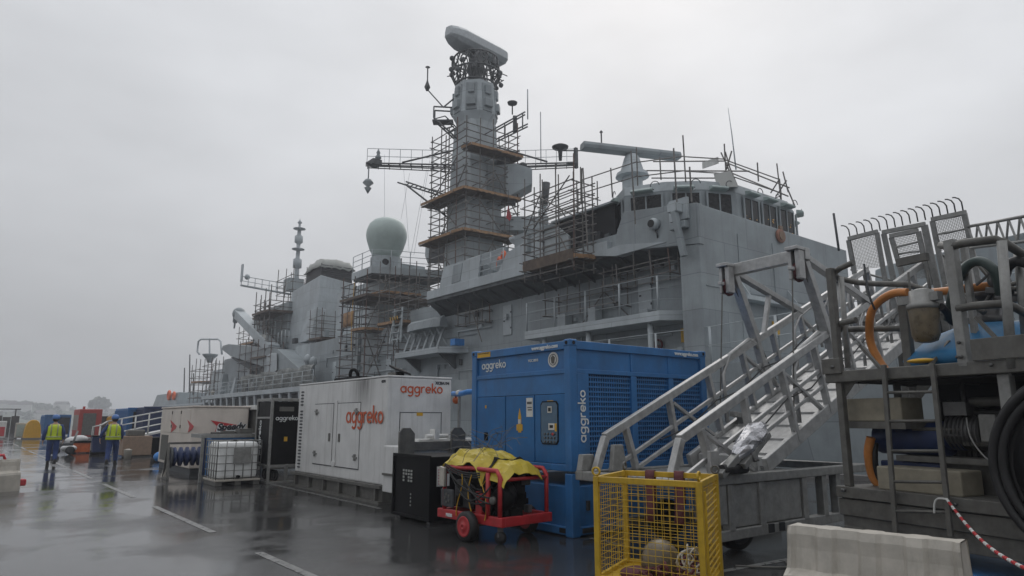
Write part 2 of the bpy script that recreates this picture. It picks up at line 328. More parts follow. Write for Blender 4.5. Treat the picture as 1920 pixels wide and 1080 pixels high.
# ================================================================== SETTING
def wet_mat(name, col, r0, r1, sc, bump):
    m = bpy.data.materials.new(name); m.use_nodes = True; t = m.node_tree; n = t.nodes; l = t.links; b = n['Principled BSDF']
    co = n.new('ShaderNodeTexCoord')
    big = n.new('ShaderNodeTexNoise'); big.inputs['Scale'].default_value = sc; big.inputs['Detail'].default_value = 5; big.inputs['Roughness'].default_value = .6; l.new(co.outputs['Object'], big.inputs[0])
    pud = n.new('ShaderNodeValToRGB'); pud.color_ramp.elements[0].position = .48; pud.color_ramp.elements[1].position = .66; l.new(big.outputs['Fac'], pud.inputs[0])
    fine = n.new('ShaderNodeTexNoise'); fine.inputs['Scale'].default_value = 55; fine.inputs['Detail'].default_value = 5; fine.inputs['Roughness'].default_value = .8; l.new(co.outputs['Object'], fine.inputs[0])
    mid = n.new('ShaderNodeTexNoise'); mid.inputs['Scale'].default_value = 1.3; mid.inputs['Detail'].default_value = 8; mid.inputs['Roughness'].default_value = .7; l.new(co.outputs['Object'], mid.inputs[0])
    c = n.new('ShaderNodeValToRGB'); c.color_ramp.elements[0].position = .3; c.color_ramp.elements[0].color = (*[v*.6 for v in col], 1); c.color_ramp.elements[1].position = .7; c.color_ramp.elements[1].color = (*[v*1.35 for v in col], 1)
    mx = n.new('ShaderNodeMix'); mx.inputs[0].default_value = .5; l.new(fine.outputs['Fac'], mx.inputs[2]); l.new(mid.outputs['Fac'], mx.inputs[3]); l.new(mx.outputs[0], c.inputs[0])
    l.new(c.outputs[0], b.inputs['Base Color'])
    mr = n.new('ShaderNodeMapRange'); mr.inputs['To Min'].default_value = r0; mr.inputs['To Max'].default_value = r1; l.new(pud.outputs[0], mr.inputs[0]); l.new(mr.outputs[0], b.inputs['Roughness'])
    st = n.new('ShaderNodeMath'); st.operation = 'MULTIPLY'; l.new(pud.outputs[0], st.inputs[0]); st.inputs[1].default_value = bump
    st2 = n.new('ShaderNodeMath'); st2.operation = 'ADD'; l.new(st.outputs[0], st2.inputs[0]); st2.inputs[1].default_value = bump*.12
    bp = n.new('ShaderNodeBump'); bp.inputs['Distance'].default_value = .012; l.new(st2.outputs[0], bp.inputs['Strength']); l.new(fine.outputs['Fac'], bp.inputs['Height']); l.new(bp.outputs[0], b.inputs['Normal'])
    b.inputs['Specular IOR Level'].default_value = .5; b.inputs['IOR'].default_value = 1.45
    return m
ASPH = wet_mat('wet_asphalt', (.045, .045, .045), .045, .23, .42, .36)
WATER = wet_mat('harbour_water', (.02, .028, .028), .06, .12, .05, .5)
LINE = mat('worn_line_paint', (.17, .17, .165), .3, var=.4, scale=9, streak=.85, dirt=(.06, .06, .06), vscale=(4, 4, 4))
QEDGE = 19.6
o = MB().box(-120, QEDGE, -60, 112, -6, 0).build('quay_ground', ASPH); tag(o, None, None, kind='structure')
o = MB().box(QEDGE, QEDGE+.45, -60, 112, -6, .14).build('quay_kerb', CONC); tag(o, None, None, kind='structure')
o = MB().add([(-4000, -4000, -4.2), (4000, -4000, -4.2), (4000, 4000, -4.2), (-4000, 4000, -4.2)], [(0, 1, 2, 3)]).build('water', WATER); tag(o, None, None, kind='structure')
b = MB()
for k in range(9):
    y0 = 5.35+6.06*k; y1 = y0+4.02
    x0 = 3.10-.02*(y0-7.7); x1 = 3.10-.02*(y1-7.7)
    b.add([(x0-.055, y0, .004), (x0+.055, y0, .004), (x1+.055, y1, .004), (x1-.055, y1, .004)], [(0, 1, 2, 3)])
for (x0, y0, x1, y1) in ((6.32, 12.4, 6.36, 30), (7.1, 6.2, 7.25, 7.55), (6.2, 5.1, 9.2, 4.9)):
    d = V((x1-x0, y1-y0, 0)).normalized(); q = V((-d.y, d.x, 0))*.05
    b.add([V((x0, y0, .004))+q, V((x1, y1, .004))+q, V((x1, y1, .004))-q, V((x0, y0, .004))-q], [(0, 1, 2, 3)])
tag(b.build('road_markings', LINE), None, None, kind='structure')

# far shore
random.seed(3)
def hz(x): return 5+4*math.sin(x*.006+.6)+3.5*math.sin(x*.017+2)+2*math.sin(x*.05)
g = []
for j in range(9):
    yy = 560+j*40; k = math.sin(min(1, j/5)*math.pi/2)
    g.append([(x, yy+20*math.sin(x*.01), -5+k*(hz(x)+6)*(1+.12*j/8)) for x in range(-760, 900, 20)])
g.append([(x, 1100, -5) for x in range(-760, 900, 20)])
tag(MB().sheet(g).build('hills', HILL), None, None, kind='structure')
b = MB()
def blob(b, c, r, n):
    for _ in range(n):
        p = V((random.gauss(0, 1), random.gauss(0, 1), random.gauss(0, 1))); p = p.normalized()*r*random.uniform(.35, 1.05); p.z = abs(p.z)*.9
        s = r*random.uniform(.16, .34); a = V((random.gauss(0, 1), random.gauss(0, 1), random.gauss(0, 1))).normalized(); d = a.orthogonal().normalized()
        b.add([c+p+a*s, c+p+d*s, c+p-a*s, c+p-d*s], [(0, 1, 2, 3)])
for k in range(420):
    x = random.uniform(-150, 260); j = random.uniform(1, 6); yy = 560+j*40
    z = -5+math.sin(min(1, j/5)*math.pi/2)*(hz(x)+6)*(1+.12*j/8)
    blob(b, V((x, yy+20*math.sin(x*.01), z-1)), random.uniform(2.5, 5.5), 34)
tag(b.build('far_wood', TREE), 'misty belt of trees along the far shore', 'woodland', kind='stuff')
for i in range(26):
    x = -130+i*14+random.uniform(-5, 5); j = random.uniform(.6, 3.6); yy = 556+j*40; z = -5+math.sin(min(1, j/5)*math.pi/2)*(hz(x)+6)*(1+.12*j/8)-1
    t = thing('far_house', 'small pale house in the mist on the far shore', 'house', (x, yy+20*math.sin(x*.01), z), random.uniform(-.5, .5), 'pale houses on the far shore')
    a, c, h = random.uniform(4, 8), random.uniform(3, 4), random.uniform(4, 6.5)
    MB(LOC).box(-a, a, -c, c, 0, h).build('wall', FARW, t)
    MB(LOC).prism([(-a-.3, -c-.3, h), (-a-.3, c+.3, h), (-a-.3, 0, h+2.4)], (2*a+.6, 0, 0)).build('roof', FARR, t)
# a round-topped big tree clump on the skyline
t = thing('round_tree', 'single round-topped tree standing above the far skyline', 'tree', (at(186, 765, Y=640).x, 640, 8))
b = MB(LOC); random.seed(11); blob(b, V((0, 0, 3)), 7.5, 420); b.build('crown', TREE, t)
MB(LOC).tube((0, 0, -3), (0, 0, 6), .8, 8, .4).build('trunk', JETTY, t)

# ================================================================== WARSHIP
XS, XC = 22.0, 28.0
ship = thing('warship', 'grey warship alongside the quay with tall radar mast and curved bridge', 'warship', (XC, 50, -4.2))
def P(name, mb, m, parent=None, **k): return mb.build(name, m, parent or ship, **k)
RADW = mat('pale_radome_grey', (.5, .53, .55), .45, var=.08)
ST = [(130, 5.2, 4.6, 3.5), (110, 5.8, 5.2, 3.5), (95, 5.9, 5.4, 3.5), (93, 5.95, 5.4, 3.5), (92.9, 5.95, 5.4, 2.5), (86, 6, 5.6, 2.6), (56, 6, 5.7, 2.8), (55.9, 6, 5.7, 4.1), (40, 6, 5.6, 4.0), (16, 6, 5.2, 3.7), (8, 5.7, 4.6, 4.1), (0, 5.1, 3.5, 4.7), (-8, 4, 2.2, 5.4), (-16, 2.4, .9, 6.2), (-23, .3, .1, 7)]
b = MB()
b.loft([[(XC-bd, y, z), (XC-bd*.99, y, z-1.2), (XC-bw, y, -5), (XC+bw, y, -5), (XC+bd*.99, y, z-1.2), (XC+bd, y, z)] for y, bd, bw, z in ST])
P('hull', b, GREY)
# recess along the after deck edge, with slab and frames
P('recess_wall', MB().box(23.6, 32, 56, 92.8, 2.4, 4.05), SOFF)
P('deck_edge', MB().box(XS-.05, 34, 55.6, 93, 4.05, 4.5), GREY2, bevel=.03)
for k in range(15): P('deck_frame', MB().bar((XS+.25, 57+2.5*k, 2.5), (XS+.1, 57+2.5*k, 4.06), .45, .14, (1, 0, 0)), GREY2)
# ---- forward block: screen, inner house, galleries
fy = 16.4
P('front_screen', MB().prism([(XS, fy, 3.5), (XS, fy, 10.25), (34, fy, 10.1), (34, fy, 3.5)], (0, 1.0, 0)).prism([(XS+.3, fy+1, 9.2), (33.6, fy+1, 9.2), (33.6, fy+1, 10.05), (XS+.3, fy+1, 10.05)], (0, 6, 0)), GREY, bevel=.04)
b = MB()
for x in (24.6, 27.2, 30.4): b.box(x, x+.04, fy-.03, fy+.01, 3.8, 9.4)
b.box(22.3, 33.5, fy-.03, fy+.01, 6.9, 6.94)
P('weld_seam', b, GREY)
b = MB(); q = at(1395, 560, Y=fy)
b.box(q.x-.5, q.x+3.6, fy-.5, fy+.01, q.z-.12, q.z+.06)
for k in range(3): b.prism([(q.x-.2+1.8*k, fy, q.z+.05), (q.x-.2+1.8*k, fy-.45, q.z+.05), (q.x-.2+1.8*k, fy, q.z+.75)], (.06, 0, 0))
P('front_shelf', b, GREY2)
P('inner_wall', MB().box(23.5, 31.7, fy+1, 42.5, 3.6, 9.2), GREY)
P('gallery', MB().prism([(XS, 18.6, 5.72), (23.45, 17.42, 5.72), (23.52, 17.42, 5.72), (23.52, 27.8, 5.72), (XS, 27.6, 5.72)], (0, 0, .42)), GREY2, bevel=.02)
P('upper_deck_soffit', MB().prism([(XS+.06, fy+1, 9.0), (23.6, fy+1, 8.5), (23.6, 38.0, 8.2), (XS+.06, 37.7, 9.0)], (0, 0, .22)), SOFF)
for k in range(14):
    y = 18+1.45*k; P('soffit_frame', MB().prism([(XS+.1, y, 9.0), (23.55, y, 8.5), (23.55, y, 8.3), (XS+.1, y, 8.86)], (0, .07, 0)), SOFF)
P('upper_deck', MB().prism([(XS, 21.5, 9.2), (XS, 37.7, 9.2), (24.4, 38.4, 9.2), (24.4, 21.5, 9.2)], (0, 0, .55)), GREY2, bevel=.02)
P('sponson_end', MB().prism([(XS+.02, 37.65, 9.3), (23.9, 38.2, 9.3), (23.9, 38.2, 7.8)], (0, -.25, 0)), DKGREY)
# wing
P('bridge_wing', MB().prism([(XS-.04, 21.2, 9.22), (XS-.04, 20.4, 10.85), (XS-.04, 16.9, 10.35), (XS-.04, fy-.04, 10.25), (XS-.04, fy-.04, 8.55), (XS-.04, 20.9, 9.1)], (.3, 0, 0)), GREY, bevel=.02)
P('wing_sill', MB().prism([(XS-.08, 22.9, 9.28), (XS-.08, 20.6, 9.36), (XS-.08, 18, 8.95), (XS-.08, 20.9, 8.9)], (.5, 0, 0)), GREY2)
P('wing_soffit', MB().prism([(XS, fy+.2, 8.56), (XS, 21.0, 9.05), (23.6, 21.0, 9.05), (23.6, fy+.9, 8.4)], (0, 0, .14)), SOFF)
q = at(1228, 421, X=XS-.1)
sl_ = P('searchlight', MB().lathe((XS-.36, q.y, q.z), [(.05, 0), (.2, .02), (.26, .1), (.26, .3)], 16, (1, 0, 0)), GREY2); P('searchlight_glass', MB().lathe((XS-.385, q.y, q.z), [(.17, 0), (.17, .03)], 16, (1, 0, 0)), GLASS, sl_)
P('cable', MB().path([at(1228, 430, X=XS-.1), at(1232, 438, X=XS-.1), at(1233, 446, X=XS-.06)], .035), DKGREY, sl_)
q = at(1271, 395, X=XS-.2); a = at(1255, 380, X=XS-.12); c = at(1291, 413, X=XS-.12)
P('signal_plate', MB().box(XS-.18, XS-.04, c.y, a.y, c.z+.1, a.z+.02), GREY2)
P('signal_box', MB().box(XS-.6, XS-.18, q.y-.24, q.y+.24, q.z-.12, q.z+.25), GREY2, bevel=.03)
P('signal_bracket', MB().bar((XS-.5, q.y-.05, q.z-.1), (XS-.32, q.y-.3, q.z-2.0), .26, .22).box(XS-.36, XS-.05, q.y-.42, q.y+.36, q.z-.8, q.z-.5), GREY, bevel=.03)
# bridge house
HP = [(23.7, 22.9), (22.4, 20.7), (23.28, 19.02), (24.5, 17.93), (26.0, 17.25), (30.75, 17.2), (32.4, 18.1), (33.5, 19.5), (34, 21), (33.6, 24.2)]
house = P('bridge_house', MB().loft([[(x, y, 9.7) for x, y in HP], [(x+(XC-x)*.01, y+.05, 11.8) for x, y in HP], [(x+(XC-x)*.05, y+.25, 12.3) for x, y in HP]]), GREY, bevel=.03)
P('bridge_roof', MB().loft([[(XC+(x-XC)*.9, y+.5, 12.28) for x, y in HP], [(XC+(x-XC)*.6, y+1.6, 12.48) for x, y in HP]]), GREY2)
P('bridge_rear', MB().box(23.2, 32.8, 24.1, 30, 9.6, 12.0).prism([(23.2, 26, 12), (23.2, 32, 9.7), (23.2, 26, 9.7)], (4, 0, 0)), GREY)
def edgepts(i): return V((*HP[i], 0)), V((*HP[i+1], 0))
WINS = [(0, .25, .9), (1, .14, .92), (2, .14, .92), (3, .1, .84), (4, .1, .34), (4, .4, .64), (4, .7, .95), (5, .15, .75), (6, .2, .85)]
for i, a, c in WINS:
    p0, p1 = edgepts(i); d = p1-p0; nrm = V((d.y, -d.x, 0)).normalized()
    if nrm.dot(p0-V((XC, 22, 0))) < 0: nrm = -nrm
    A = p0+d*a; B = p0+d*c; u = (B-A).normalized(); L_ = (B-A).length
    z0, z1 = 10.42, 11.64
    C = (A+B)/2+nrm*.03
    wf = P('window', MB().obox(C+V((0, 0, (z0+z1)/2)), u*L_/2, nrm*.03, (0, 0, (z1-z0)/2)), GLASS, house)
    fr = MB()
    for zz in (z0, z1): fr.obox(C+nrm*.03+V((0, 0, zz)), u*(L_/2+.04), nrm*.03, (0, 0, .045))
    for s_ in (-1, 1, 0): fr.obox(C+nrm*.035+u*s_*L_/2+V((0, 0, (z0+z1)/2)), u*(.045 if s_ else .03), nrm*.03, (0, 0, (z1-z0)/2-.045))
    P('window_frame', fr, GREY, house)
    P('window_hood', MB().loft([[C+nrm*(.05+dn)+u*s_*L_*.5+V((0, 0, zz)) for dn, zz in ((0, 11.7), (.3, 11.72), (.36, 11.78), (.28, 11.88), (0, 11.94))] for s_ in (-.85, -.6, .2, .5)]), HOODG, house, bevel=.03)
    P('hose_loop', MB().path([C+nrm*.3+u*(L_*.33+.2*math.cos(t))+V((0, 0, 11.95+.2*math.sin(t))) for t in [k*.5 for k in range(10)]], .02, 5), DKGREY, house)
    if i in (2, 3, 4):
        b = MB()
        for k in range(4):
            b.ball(C+nrm*.035+u*random.uniform(-.4, .4)*L_+V((0, 0, random.uniform(z0+.08, z0+.6))), random.uniform(.015, .035), 1.6, 1.6, .5, 8, 5)
        P('pane_glint', b, GLINT, house)  # warm reflections in the panes, put in as small glowing spots
q = at(1461, 443, Y=fy)
cr = P('ship_crest', MB().lathe((q.x, fy-.14, q.z), [(.3, .14), (.34, .06), (.3, .0), (.2, .02)], 20, (0, 1, 0)), CREST); 
P('crest_field', MB().lathe((q.x, fy-.16, q.z), [(.2, .06), (.2, 0)], 16, (0, 1, 0)).box(q.x-.12, q.x+.12, fy-.14, fy-.04, q.z+.3, q.z+.46), GOLD, cr)
for (px, py, Y_, X_) in ((1287, 628, None, 23.48), (1455, 616, fy-.02, None)):
    q = at(px, py, X=X_, Y=Y_)
    P('warning_sign', MB().box(q.x-.02, q.x+.02, q.y-.28, q.y+.28, q.z-.3, q.z+.3) if X_ else MB().box(q.x-.26, q.x+.26, fy-.04, fy-.005, q.z-.3, q.z+.3), SIGNY)
# navigation radar
c = at(1186, 345, X=25.2); zt = at(1186, 290, X=25.2).z
ped = P('radar_pedestal', MB().lathe((c.x, c.y, 11.9), [(.62, 0), (.56, .4), (.52, zt-13.5), (.52, zt-13.15), (.86, zt-13.1), (.8, zt-12.92), (.62, zt-12.86), (.4, zt-12.1), (.3, zt-11.9)], 20, smooth=False), GREY2)
d_ = (at(1265, 295, Z=zt+.2)-at(1095, 281, Z=zt+.2)); d_.z = 0; d_ = V((math.sin(R_(112)), math.cos(R_(112)), 0)); e_ = V((-d_.y, d_.x, 0))
hl = 2.72  # half length
P('radar_bar', MB().loft([[V((c.x, c.y, zt))+d_*s_*hl+e_*a+V((0, 0, z)) for a, z in ((-.3, .02), (.3, .02), (.34, .2), (.26, .38), (-.26, .38), (-.34, .2))] for s_ in (-1, 1)]), GREY, ped, bevel=.03)
P('whip_antenna', MB().path([at(1380, 318, X=27.5), at(1372, 250, X=27.5), at(1365, 202, X=27.5)], [.035, .025, .012]), GREY2)
P('jackstaff', MB().tube(at(1573, 470, X=29), at(1563, 400, X=29), .05), DKGREY)
P('roof_fan_cover', MB().loft([[at(x, y, X=xx) for x, y in ((1345, 352), (1338, 326), (1370, 320), (1384, 350))] for xx in (25.5, 26.6)]), FARW)
# rails: helper for deck guard rails
def rails(name, pts, h, m=GREY2, n=3, step=1.5, r=.028, rs=.04, ext=0):
    t = [MB() for _ in range(n)]
    for p, q in zip(pts, pts[1:]):
        p, q = V(p), V(q); k = max(1, round((q-p).length/step))
        for i in range(k+1 if q == V(pts[-1]) else k):
            a = p.lerp(q, i/k); P(name.replace('rail', 'stanchion'), MB().tube(a, a+V((0, 0, h+ext)), rs, 6), m)
        for j in range(n): t[j].tube(p+V((0, 0, h*(j+1)/n)), q+V((0, 0, h*(j+1)/n)), r, 5)
    for b in t: P(name, b, m)
rails('gallery_rail', [(23.45, 17.5, 6.14), (XS+.08, 18.7, 6.14), (XS+.08, 27.5, 6.14)], 1.5, n=3, step=2.2, rs=.05, r=.014)
rails('foredeck_rail', [(XS+.1, 27, 3.75), (XS+.08, 16.2, 3.75), (XC-5.55, 8, 4.15), (XC-4.95, 0, 4.75), (XC-3.9, -8, 5.45)], 1.45, n=2, step=2.6, rs=.05, r=.016)
rails('upper_deck_rail', [(XS+.1, 33.2, 9.75), (XS+.1, 29.6, 9.75)], 1.3, n=4, step=1.3)
for y in (19.4, 23.2, 26.4): P('gallery_pillar', MB().tube((XS+.35, y, 3.6), (XS+.35, y, 5.75), .13, 10), GREY2)
# gallery clutter: lockers, hose reel, bollard shapes
for (y, h, w_) in ((20.3, .35, .5), (23.6, .95, .5), (25.8, .8, .6)): P('deck_locker', MB().box(22.95, 23.45, y-w_/2, y+w_/2, 6.14, 6.14+h), GREY2, bevel=.03)
P('valve_group', MB().torus((23.4, 19.9, 4.9), .22, .05, (1, 0, 0), 14, 6).tube((23.4, 19.9, 4.9), (23.5, 19.9, 4.2), .05), SLING)
# bulwark panels on the upper deck
def panel(name, px, X, th=.14, m=GREY2): return P(name, MB().prism([at(x, y, X=X) for x, y in px], (th, 0, 0)), m, bevel=.015)
panel('bulwark_panel', [(823, 541), (832, 501), (901, 478), (896, 521)], XS+.05)
panel('bulwark_panel', [(846, 532), (850, 498), (867, 493), (862, 527)], XS+.02, .05, GREY)
panel('bulwark_panel', [(932, 514), (950, 474), (985, 452), (1014, 434), (1042, 423), (1066, 442), (1066, 480), (1015, 500)], XS+.03)
panel('bulwark_panel', [(896, 521), (901, 478), (948, 462), (950, 474), (932, 512)], XS+2.2, .2, GREY)
P('upper_house', MB().box(24.6, 31.4, 26, 36.5, 9.2, 11.6), GREY)
P('wind_scoop', MB().box(XS-.2, XS+.1, 27.1, 27.45, 10.3, 11.4), GREY, bevel=.05)
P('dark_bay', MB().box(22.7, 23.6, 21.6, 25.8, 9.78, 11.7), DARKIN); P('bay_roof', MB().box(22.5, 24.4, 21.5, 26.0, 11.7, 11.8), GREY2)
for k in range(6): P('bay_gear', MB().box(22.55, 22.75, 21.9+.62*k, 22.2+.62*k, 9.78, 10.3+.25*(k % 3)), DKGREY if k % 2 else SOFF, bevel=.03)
# lower sponson with stowage
P('boat_sponson', MB().prism([(XS, 36.2, 5.7), (24.35, 34.4, 5.7), (24.35, 42.2, 5.7), (XS, 41.8, 5.7)], (0, 0, .38)), GREY2, bevel=.02)
for y in (41, 36.6): P('sponson_knee', MB().prism([(XS+.3, y, 5.68), (24.3, y, 5.68), (24.3, y, 4.2)], (0, -.2, 0)), SOFF)
for k in range(6):
    y = 36.8+.85*k
    P('cradle_strut', MB().bar((22.3, y, 6.1), (23.2, y+.5, 7.8), .13, .08).bar((23.2, y, 6.1), (22.5, y+.5, 7.4), .1, .08), GREY)
P('boat_cover', MB().loft([[(22.75+a*(1-abs(t)**3*.5), 38.9+t*2.1, 7.45+z) for a, z in ((-.6, 0), (.6, 0), (.6, .4), (.1, .75), (-.5, .5))] for t in (-1, -.6, 0, .6, 1)]), GREY)
P('blue_sheet', MB().box(22.4, 23.1, 34.9, 35.4, 6.1, 6.5), BLUEP)
# ---- middle block and radome platform
P('mid_house', MB().box(24.3, 31.6, 42.4, 52, 3.9, 8.6), GREY)
P('radar_house', MB().box(25.4, 30.2, 51.2, 60, 3.9, 13.3), GREY2)
P('radar_house_step', MB().box(24.2, 30.5, 52.5, 63, 3.9, 8.7), GREY)
plat = P('radome_platform', MB().prism([(24.0, 50.1, 13.35), (30.2, 47.9, 13.35), (30.4, 53.6, 13.35), (24.0, 53.9, 13.35)], (0, 0, .62)), GREY2, bevel=.03)
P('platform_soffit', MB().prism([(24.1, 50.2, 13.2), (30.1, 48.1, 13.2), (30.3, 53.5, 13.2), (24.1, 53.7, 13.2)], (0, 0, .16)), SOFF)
rc = at(723.5, 485, X=26.0)
dome = P('radome', MB().lathe((rc.x, rc.y, 0), [(.95, rc.z-.1), (1.0, rc.z+.05), (1.16, rc.z+.1), (1.2, rc.z+.3), (1.42, rc.z+.75), (1.66, rc.z+1.5), (1.74, rc.z+1.95), (1.7, rc.z+2.4), (1.5, rc.z+2.95), (1.15, rc.z+3.3), (.7, rc.z+3.5), (.25, rc.z+3.57), (.02, rc.z+3.58)], 36), RADO)
P('radome_pedestal', MB().loft([[(rc.x+a*1.5, rc.y+c*1.5, 13.7), ] and [(rc.x+math.cos(t)*1.3, rc.y+math.sin(t)*1.3, z) for t in [k*math.pi/8 for k in range(16)]] for z, a, c in ((13.7, 0, 0), (rc.z, 0, 0))]).box(rc.x-.2, 29.5, rc.y-.6, rc.y+.6, 13.7, rc.z-.35), GREY2)
q = at(722, 490, X=24.75); P('pedestal_port', MB().lathe((q.x-.02, q.y, q.z), [(.24, 0), (.24, .3)], 16, (.8, .6, 0)), DARKIN)
rails('platform_rail', [(24.05, 53.8, 13.97), (24.05, 50.2, 13.97), (30, 48.1, 13.97)], 1.4, n=3, step=1.6)
P('radar_director', MB().loft([[at(x, y, X=xx) for x, y in ((797, 480), (798, 455), (806, 444), (834, 440), (836, 494), (802, 494))] for xx in (27.0, 29.0)]), DKGREY, bevel=.05)
P('director_face', MB().prism([at(x, y, X=26.98) for x, y in ((797, 480), (798, 456), (806, 446), (803, 492))], (.05, 0, 0)), GREY2)
# ---- main mast
MX, MY = 28.0, 41.2
def sq(h, z, c=.0): return [(MX+a*h, MY+b_*h, z) for a, b_ in ((-1, -1), (1, -1), (1, 1), (-1, 1))]
mast = P('main_mast', MB().loft([sq(1.75, 8.5), sq(1.62, 14), sq(1.25, 22.5), sq(1.2, 24)]), GREY2, bevel=.12)
def octo(r, z): return [(MX+r*math.cos(math.pi/8+k*math.pi/4), MY+r*math.sin(math.pi/8+k*math.pi/4), z) for k in range(8)]
P('mast_head', MB().loft([octo(1.3, 22.6), octo(1.5, 24), octo(1.78, 24.6), octo(1.62, 27.2), octo(1.3, 27.3)]), GREY2, mast)
for k in range(8):
    t = k*math.pi/4; u = V((math.cos(t), math.sin(t), 0)); s_ = V((-u.y, u.x, 0)); c = V((MX, MY, 0))+u*1.58
    P('antenna_panel', MB().obox(c+V((0, 0, 25.8))-u*.02, s_*.44, u*.1, V((0, 0, 1.15))-u*.07).obox(c+u*.17+V((0, 0, 25.3)), s_*.36, u*.18, (0, 0, .32)).obox(c+u*.1+V((0, 0, 26.4)), s_*.24, u*.12, (0, 0, .36)), GREY, mast, bevel=.05)
b = MB(); random.seed(5)
for z, r in ((27.35, 1.55), (28.3, 1.95), (29.55, 1.75)): b.torus((MX, MY, z), r, .075, n=24, m=6)
for k in range(14):
    t = k*2*math.pi/14; u = lambda t_, r_: V((MX+r_*math.cos(t_), MY+r_*math.sin(t_), 0))
    b.tube(u(t, 1.5)+V((0, 0, 27.3)), u(t+.1, 1.95)+V((0, 0, 28.3)), .06).tube(u(t, 1.95)+V((0, 0, 28.3)), u(t+.22, 1.72)+V((0, 0, 29.6)), .06)
    b.tube(u(t+.22, 1.95)+V((0, 0, 28.3)), u(t, 1.72)+V((0, 0, 29.6)), .045).tube(u(t+.3, 1.5)+V((0, 0, 27.3)), u(t, 1.1)+V((0, 0, 29.4)), .05)
    if k % 2 == 0: b.torus(u(t, 1.85)+V((0, 0, random.uniform(28.2, 29.2))), .26, .06, (math.cos(t), math.sin(t), 0), 10, 5)
    b.box(MX+1.9*math.cos(t)-.13, MX+1.9*math.cos(t)+.13, MY+1.9*math.sin(t)-.13, MY+1.9*math.sin(t)+.13, 28+.3*(k % 3), 28.25+.3*(k % 3))
for k in range(46):
    t, z = random.uniform(0, 6.28), random.uniform(27.5, 29.4); p_ = u(t, random.uniform(1.1, 2.0))+V((0, 0, z)); b.tube(p_, p_+V((random.uniform(-.7, .7), random.uniform(-.7, .7), random.uniform(-.8, .8))), .045, 4)
    if k % 5 == 0: b.ball(u(t, 2.0)+V((0, 0, z)), .2, n=8, m=5)
P('mast_crown', b, LATT, mast)
P('turning_gear', MB().lathe((MX, MY, 27.2), [(.8, 0), (.62, .8), (.5, 1.0), (.75, 1.5), (.5, 2.4), (.5, 2.9)], 16), LATT, mast)
ad = V((math.sin(R_(82)), math.cos(R_(82)), 0)); ae = V((-ad.y, ad.x, 0)); ac = V((MX, MY, 30.75))
prof = [(-.75, -.62), (.6, -.62), (.95, -.3), (.98, .3), (.7, .62), (-.6, .66), (-.9, .3), (-.95, -.3)]
P('search_radar', MB().loft([[ac+ad*s_*2.95+ae*(a*k_)*(-1)+V((0, 0, (z if z > 0 else z*k_)*(.8+.2*k_)-.05)) for a, z in prof] for s_, k_ in ((-1, .3), (-.96, .5), (-.8, .78), (-.55, .97), (.6, 1), (.88, .95), (.97, .8), (1, .5))]), RADW, mast, bevel=.04)
# yards
def lattice(name, p, q, h, nb, m=LATT, r=.05, par=None, rail=0):
    p, q = V(p), V(q); b = MB(); up = V((0, 0, h)); d = (q-p).normalized(); sd = V((-d.y, d.x, 0))*.28
    for s_ in (-1, 1):
        b.tube(p+sd*s_, q+sd*s_*.7, r*1.3, 5); b.tube(p-up*.5+sd*s_, q-up*.35+sd*s_*.7, r*.9, 5)
        for i in range(nb+1):
            A = p.lerp(q, i/nb); b.tube(A+sd*s_, A+sd*s_-up*.45, r*.7, 4)
            if s_ == 1: b.tube(A+sd, A-sd, r*.8, 4)
    b.bar(p.lerp(q, .88), q, .4, .2)
    o_ = P(name, b, m, par)
    if rail:
        b = MB()
        for i in range(nb+1): A = p.lerp(q, i/nb); b.tube(A, A+V((0, 0, rail)), .025, 4)
        for k in (.5, 1): b.tube(p+V((0, 0, rail*k)), q+V((0, 0, rail*k)), .025, 4)
        P('yard_rail', b, GREY2, par)
    return o_
yd = V((-.79, .61, 0)); y0 = V((MX, MY, 0))
def yp(dd, z): return y0+yd*dd+V((0, 0, z))
lattice('yardarm', yp(1.5, 20.75), yp(8.3, 20.95), .7, 8, par=mast, rail=1.25)
P('yard_stay', MB().tube(yp(1.4, 22.1), yp(5.6, 21.05), .07).box(*[v for k in range(3) for v in sorted((yp(7.1, 20.9)[k]-.1, yp(8.3, 21.1)[k]+.1))]), LATT, mast)
lattice('yardarm', yp(-1.5, 20.75), yp(-7.9, 20.95), .65, 8, par=mast, rail=1.2)
P('yard_stay', MB().tube(yp(-1.4, 22.4), yp(-5.6, 21.1), .07).tube(yp(-6.8, 22), yp(-9.9, 22.0), .05), LATT, mast)
def spindle(b, c, s=1.):
    b.lathe(c, [(.05, 0), (.07, .15*s), (.3*s, .3*s), (.3*s, .42*s), (.1, .7*s), (.2*s, .85*s), (.03, 1.25*s)], 12); return b
P('lantern_antenna', spindle(MB(), yp(7.45, 21.15), .8).tube(yp(8.15, 20.9), yp(8.15, 19.6), .05).lathe(yp(8.15, 18.55), [(.02, 0), (.28, .45), (.1, .55), (.42, .85), (.25, 1.1), (.06, 1.2)], 12), GREY, mast)
P('dish_antenna', MB().lathe(yp(-6.6, 21.2), [(.12, 0), (.16, .6), (.2, .9), (.6, 1.0), (.65, 1.12), (.4, 1.25), (.05, 1.27)], 20), DKGREY, mast)
P('wind_sensor', MB().lathe(yp(-9.8, 21.95), [(.3, 0), (.3, .06), (.2, .1), (.1, .6), (.06, .7), (.06, 1.5), (.14, 1.55), (.05, 1.7)], 10), LATT, mast)
P('yard_whip', MB().tube(yp(-5.1, 21), yp(-5.1, 25.2), .04), GREY2, mast)
P('yard_post', MB().box(*[v for k in range(3) for v in sorted((yp(-7.8, 20.7)[k]-.12, yp(-7.8, 22.1)[k]+.12))]), LATT, mast)
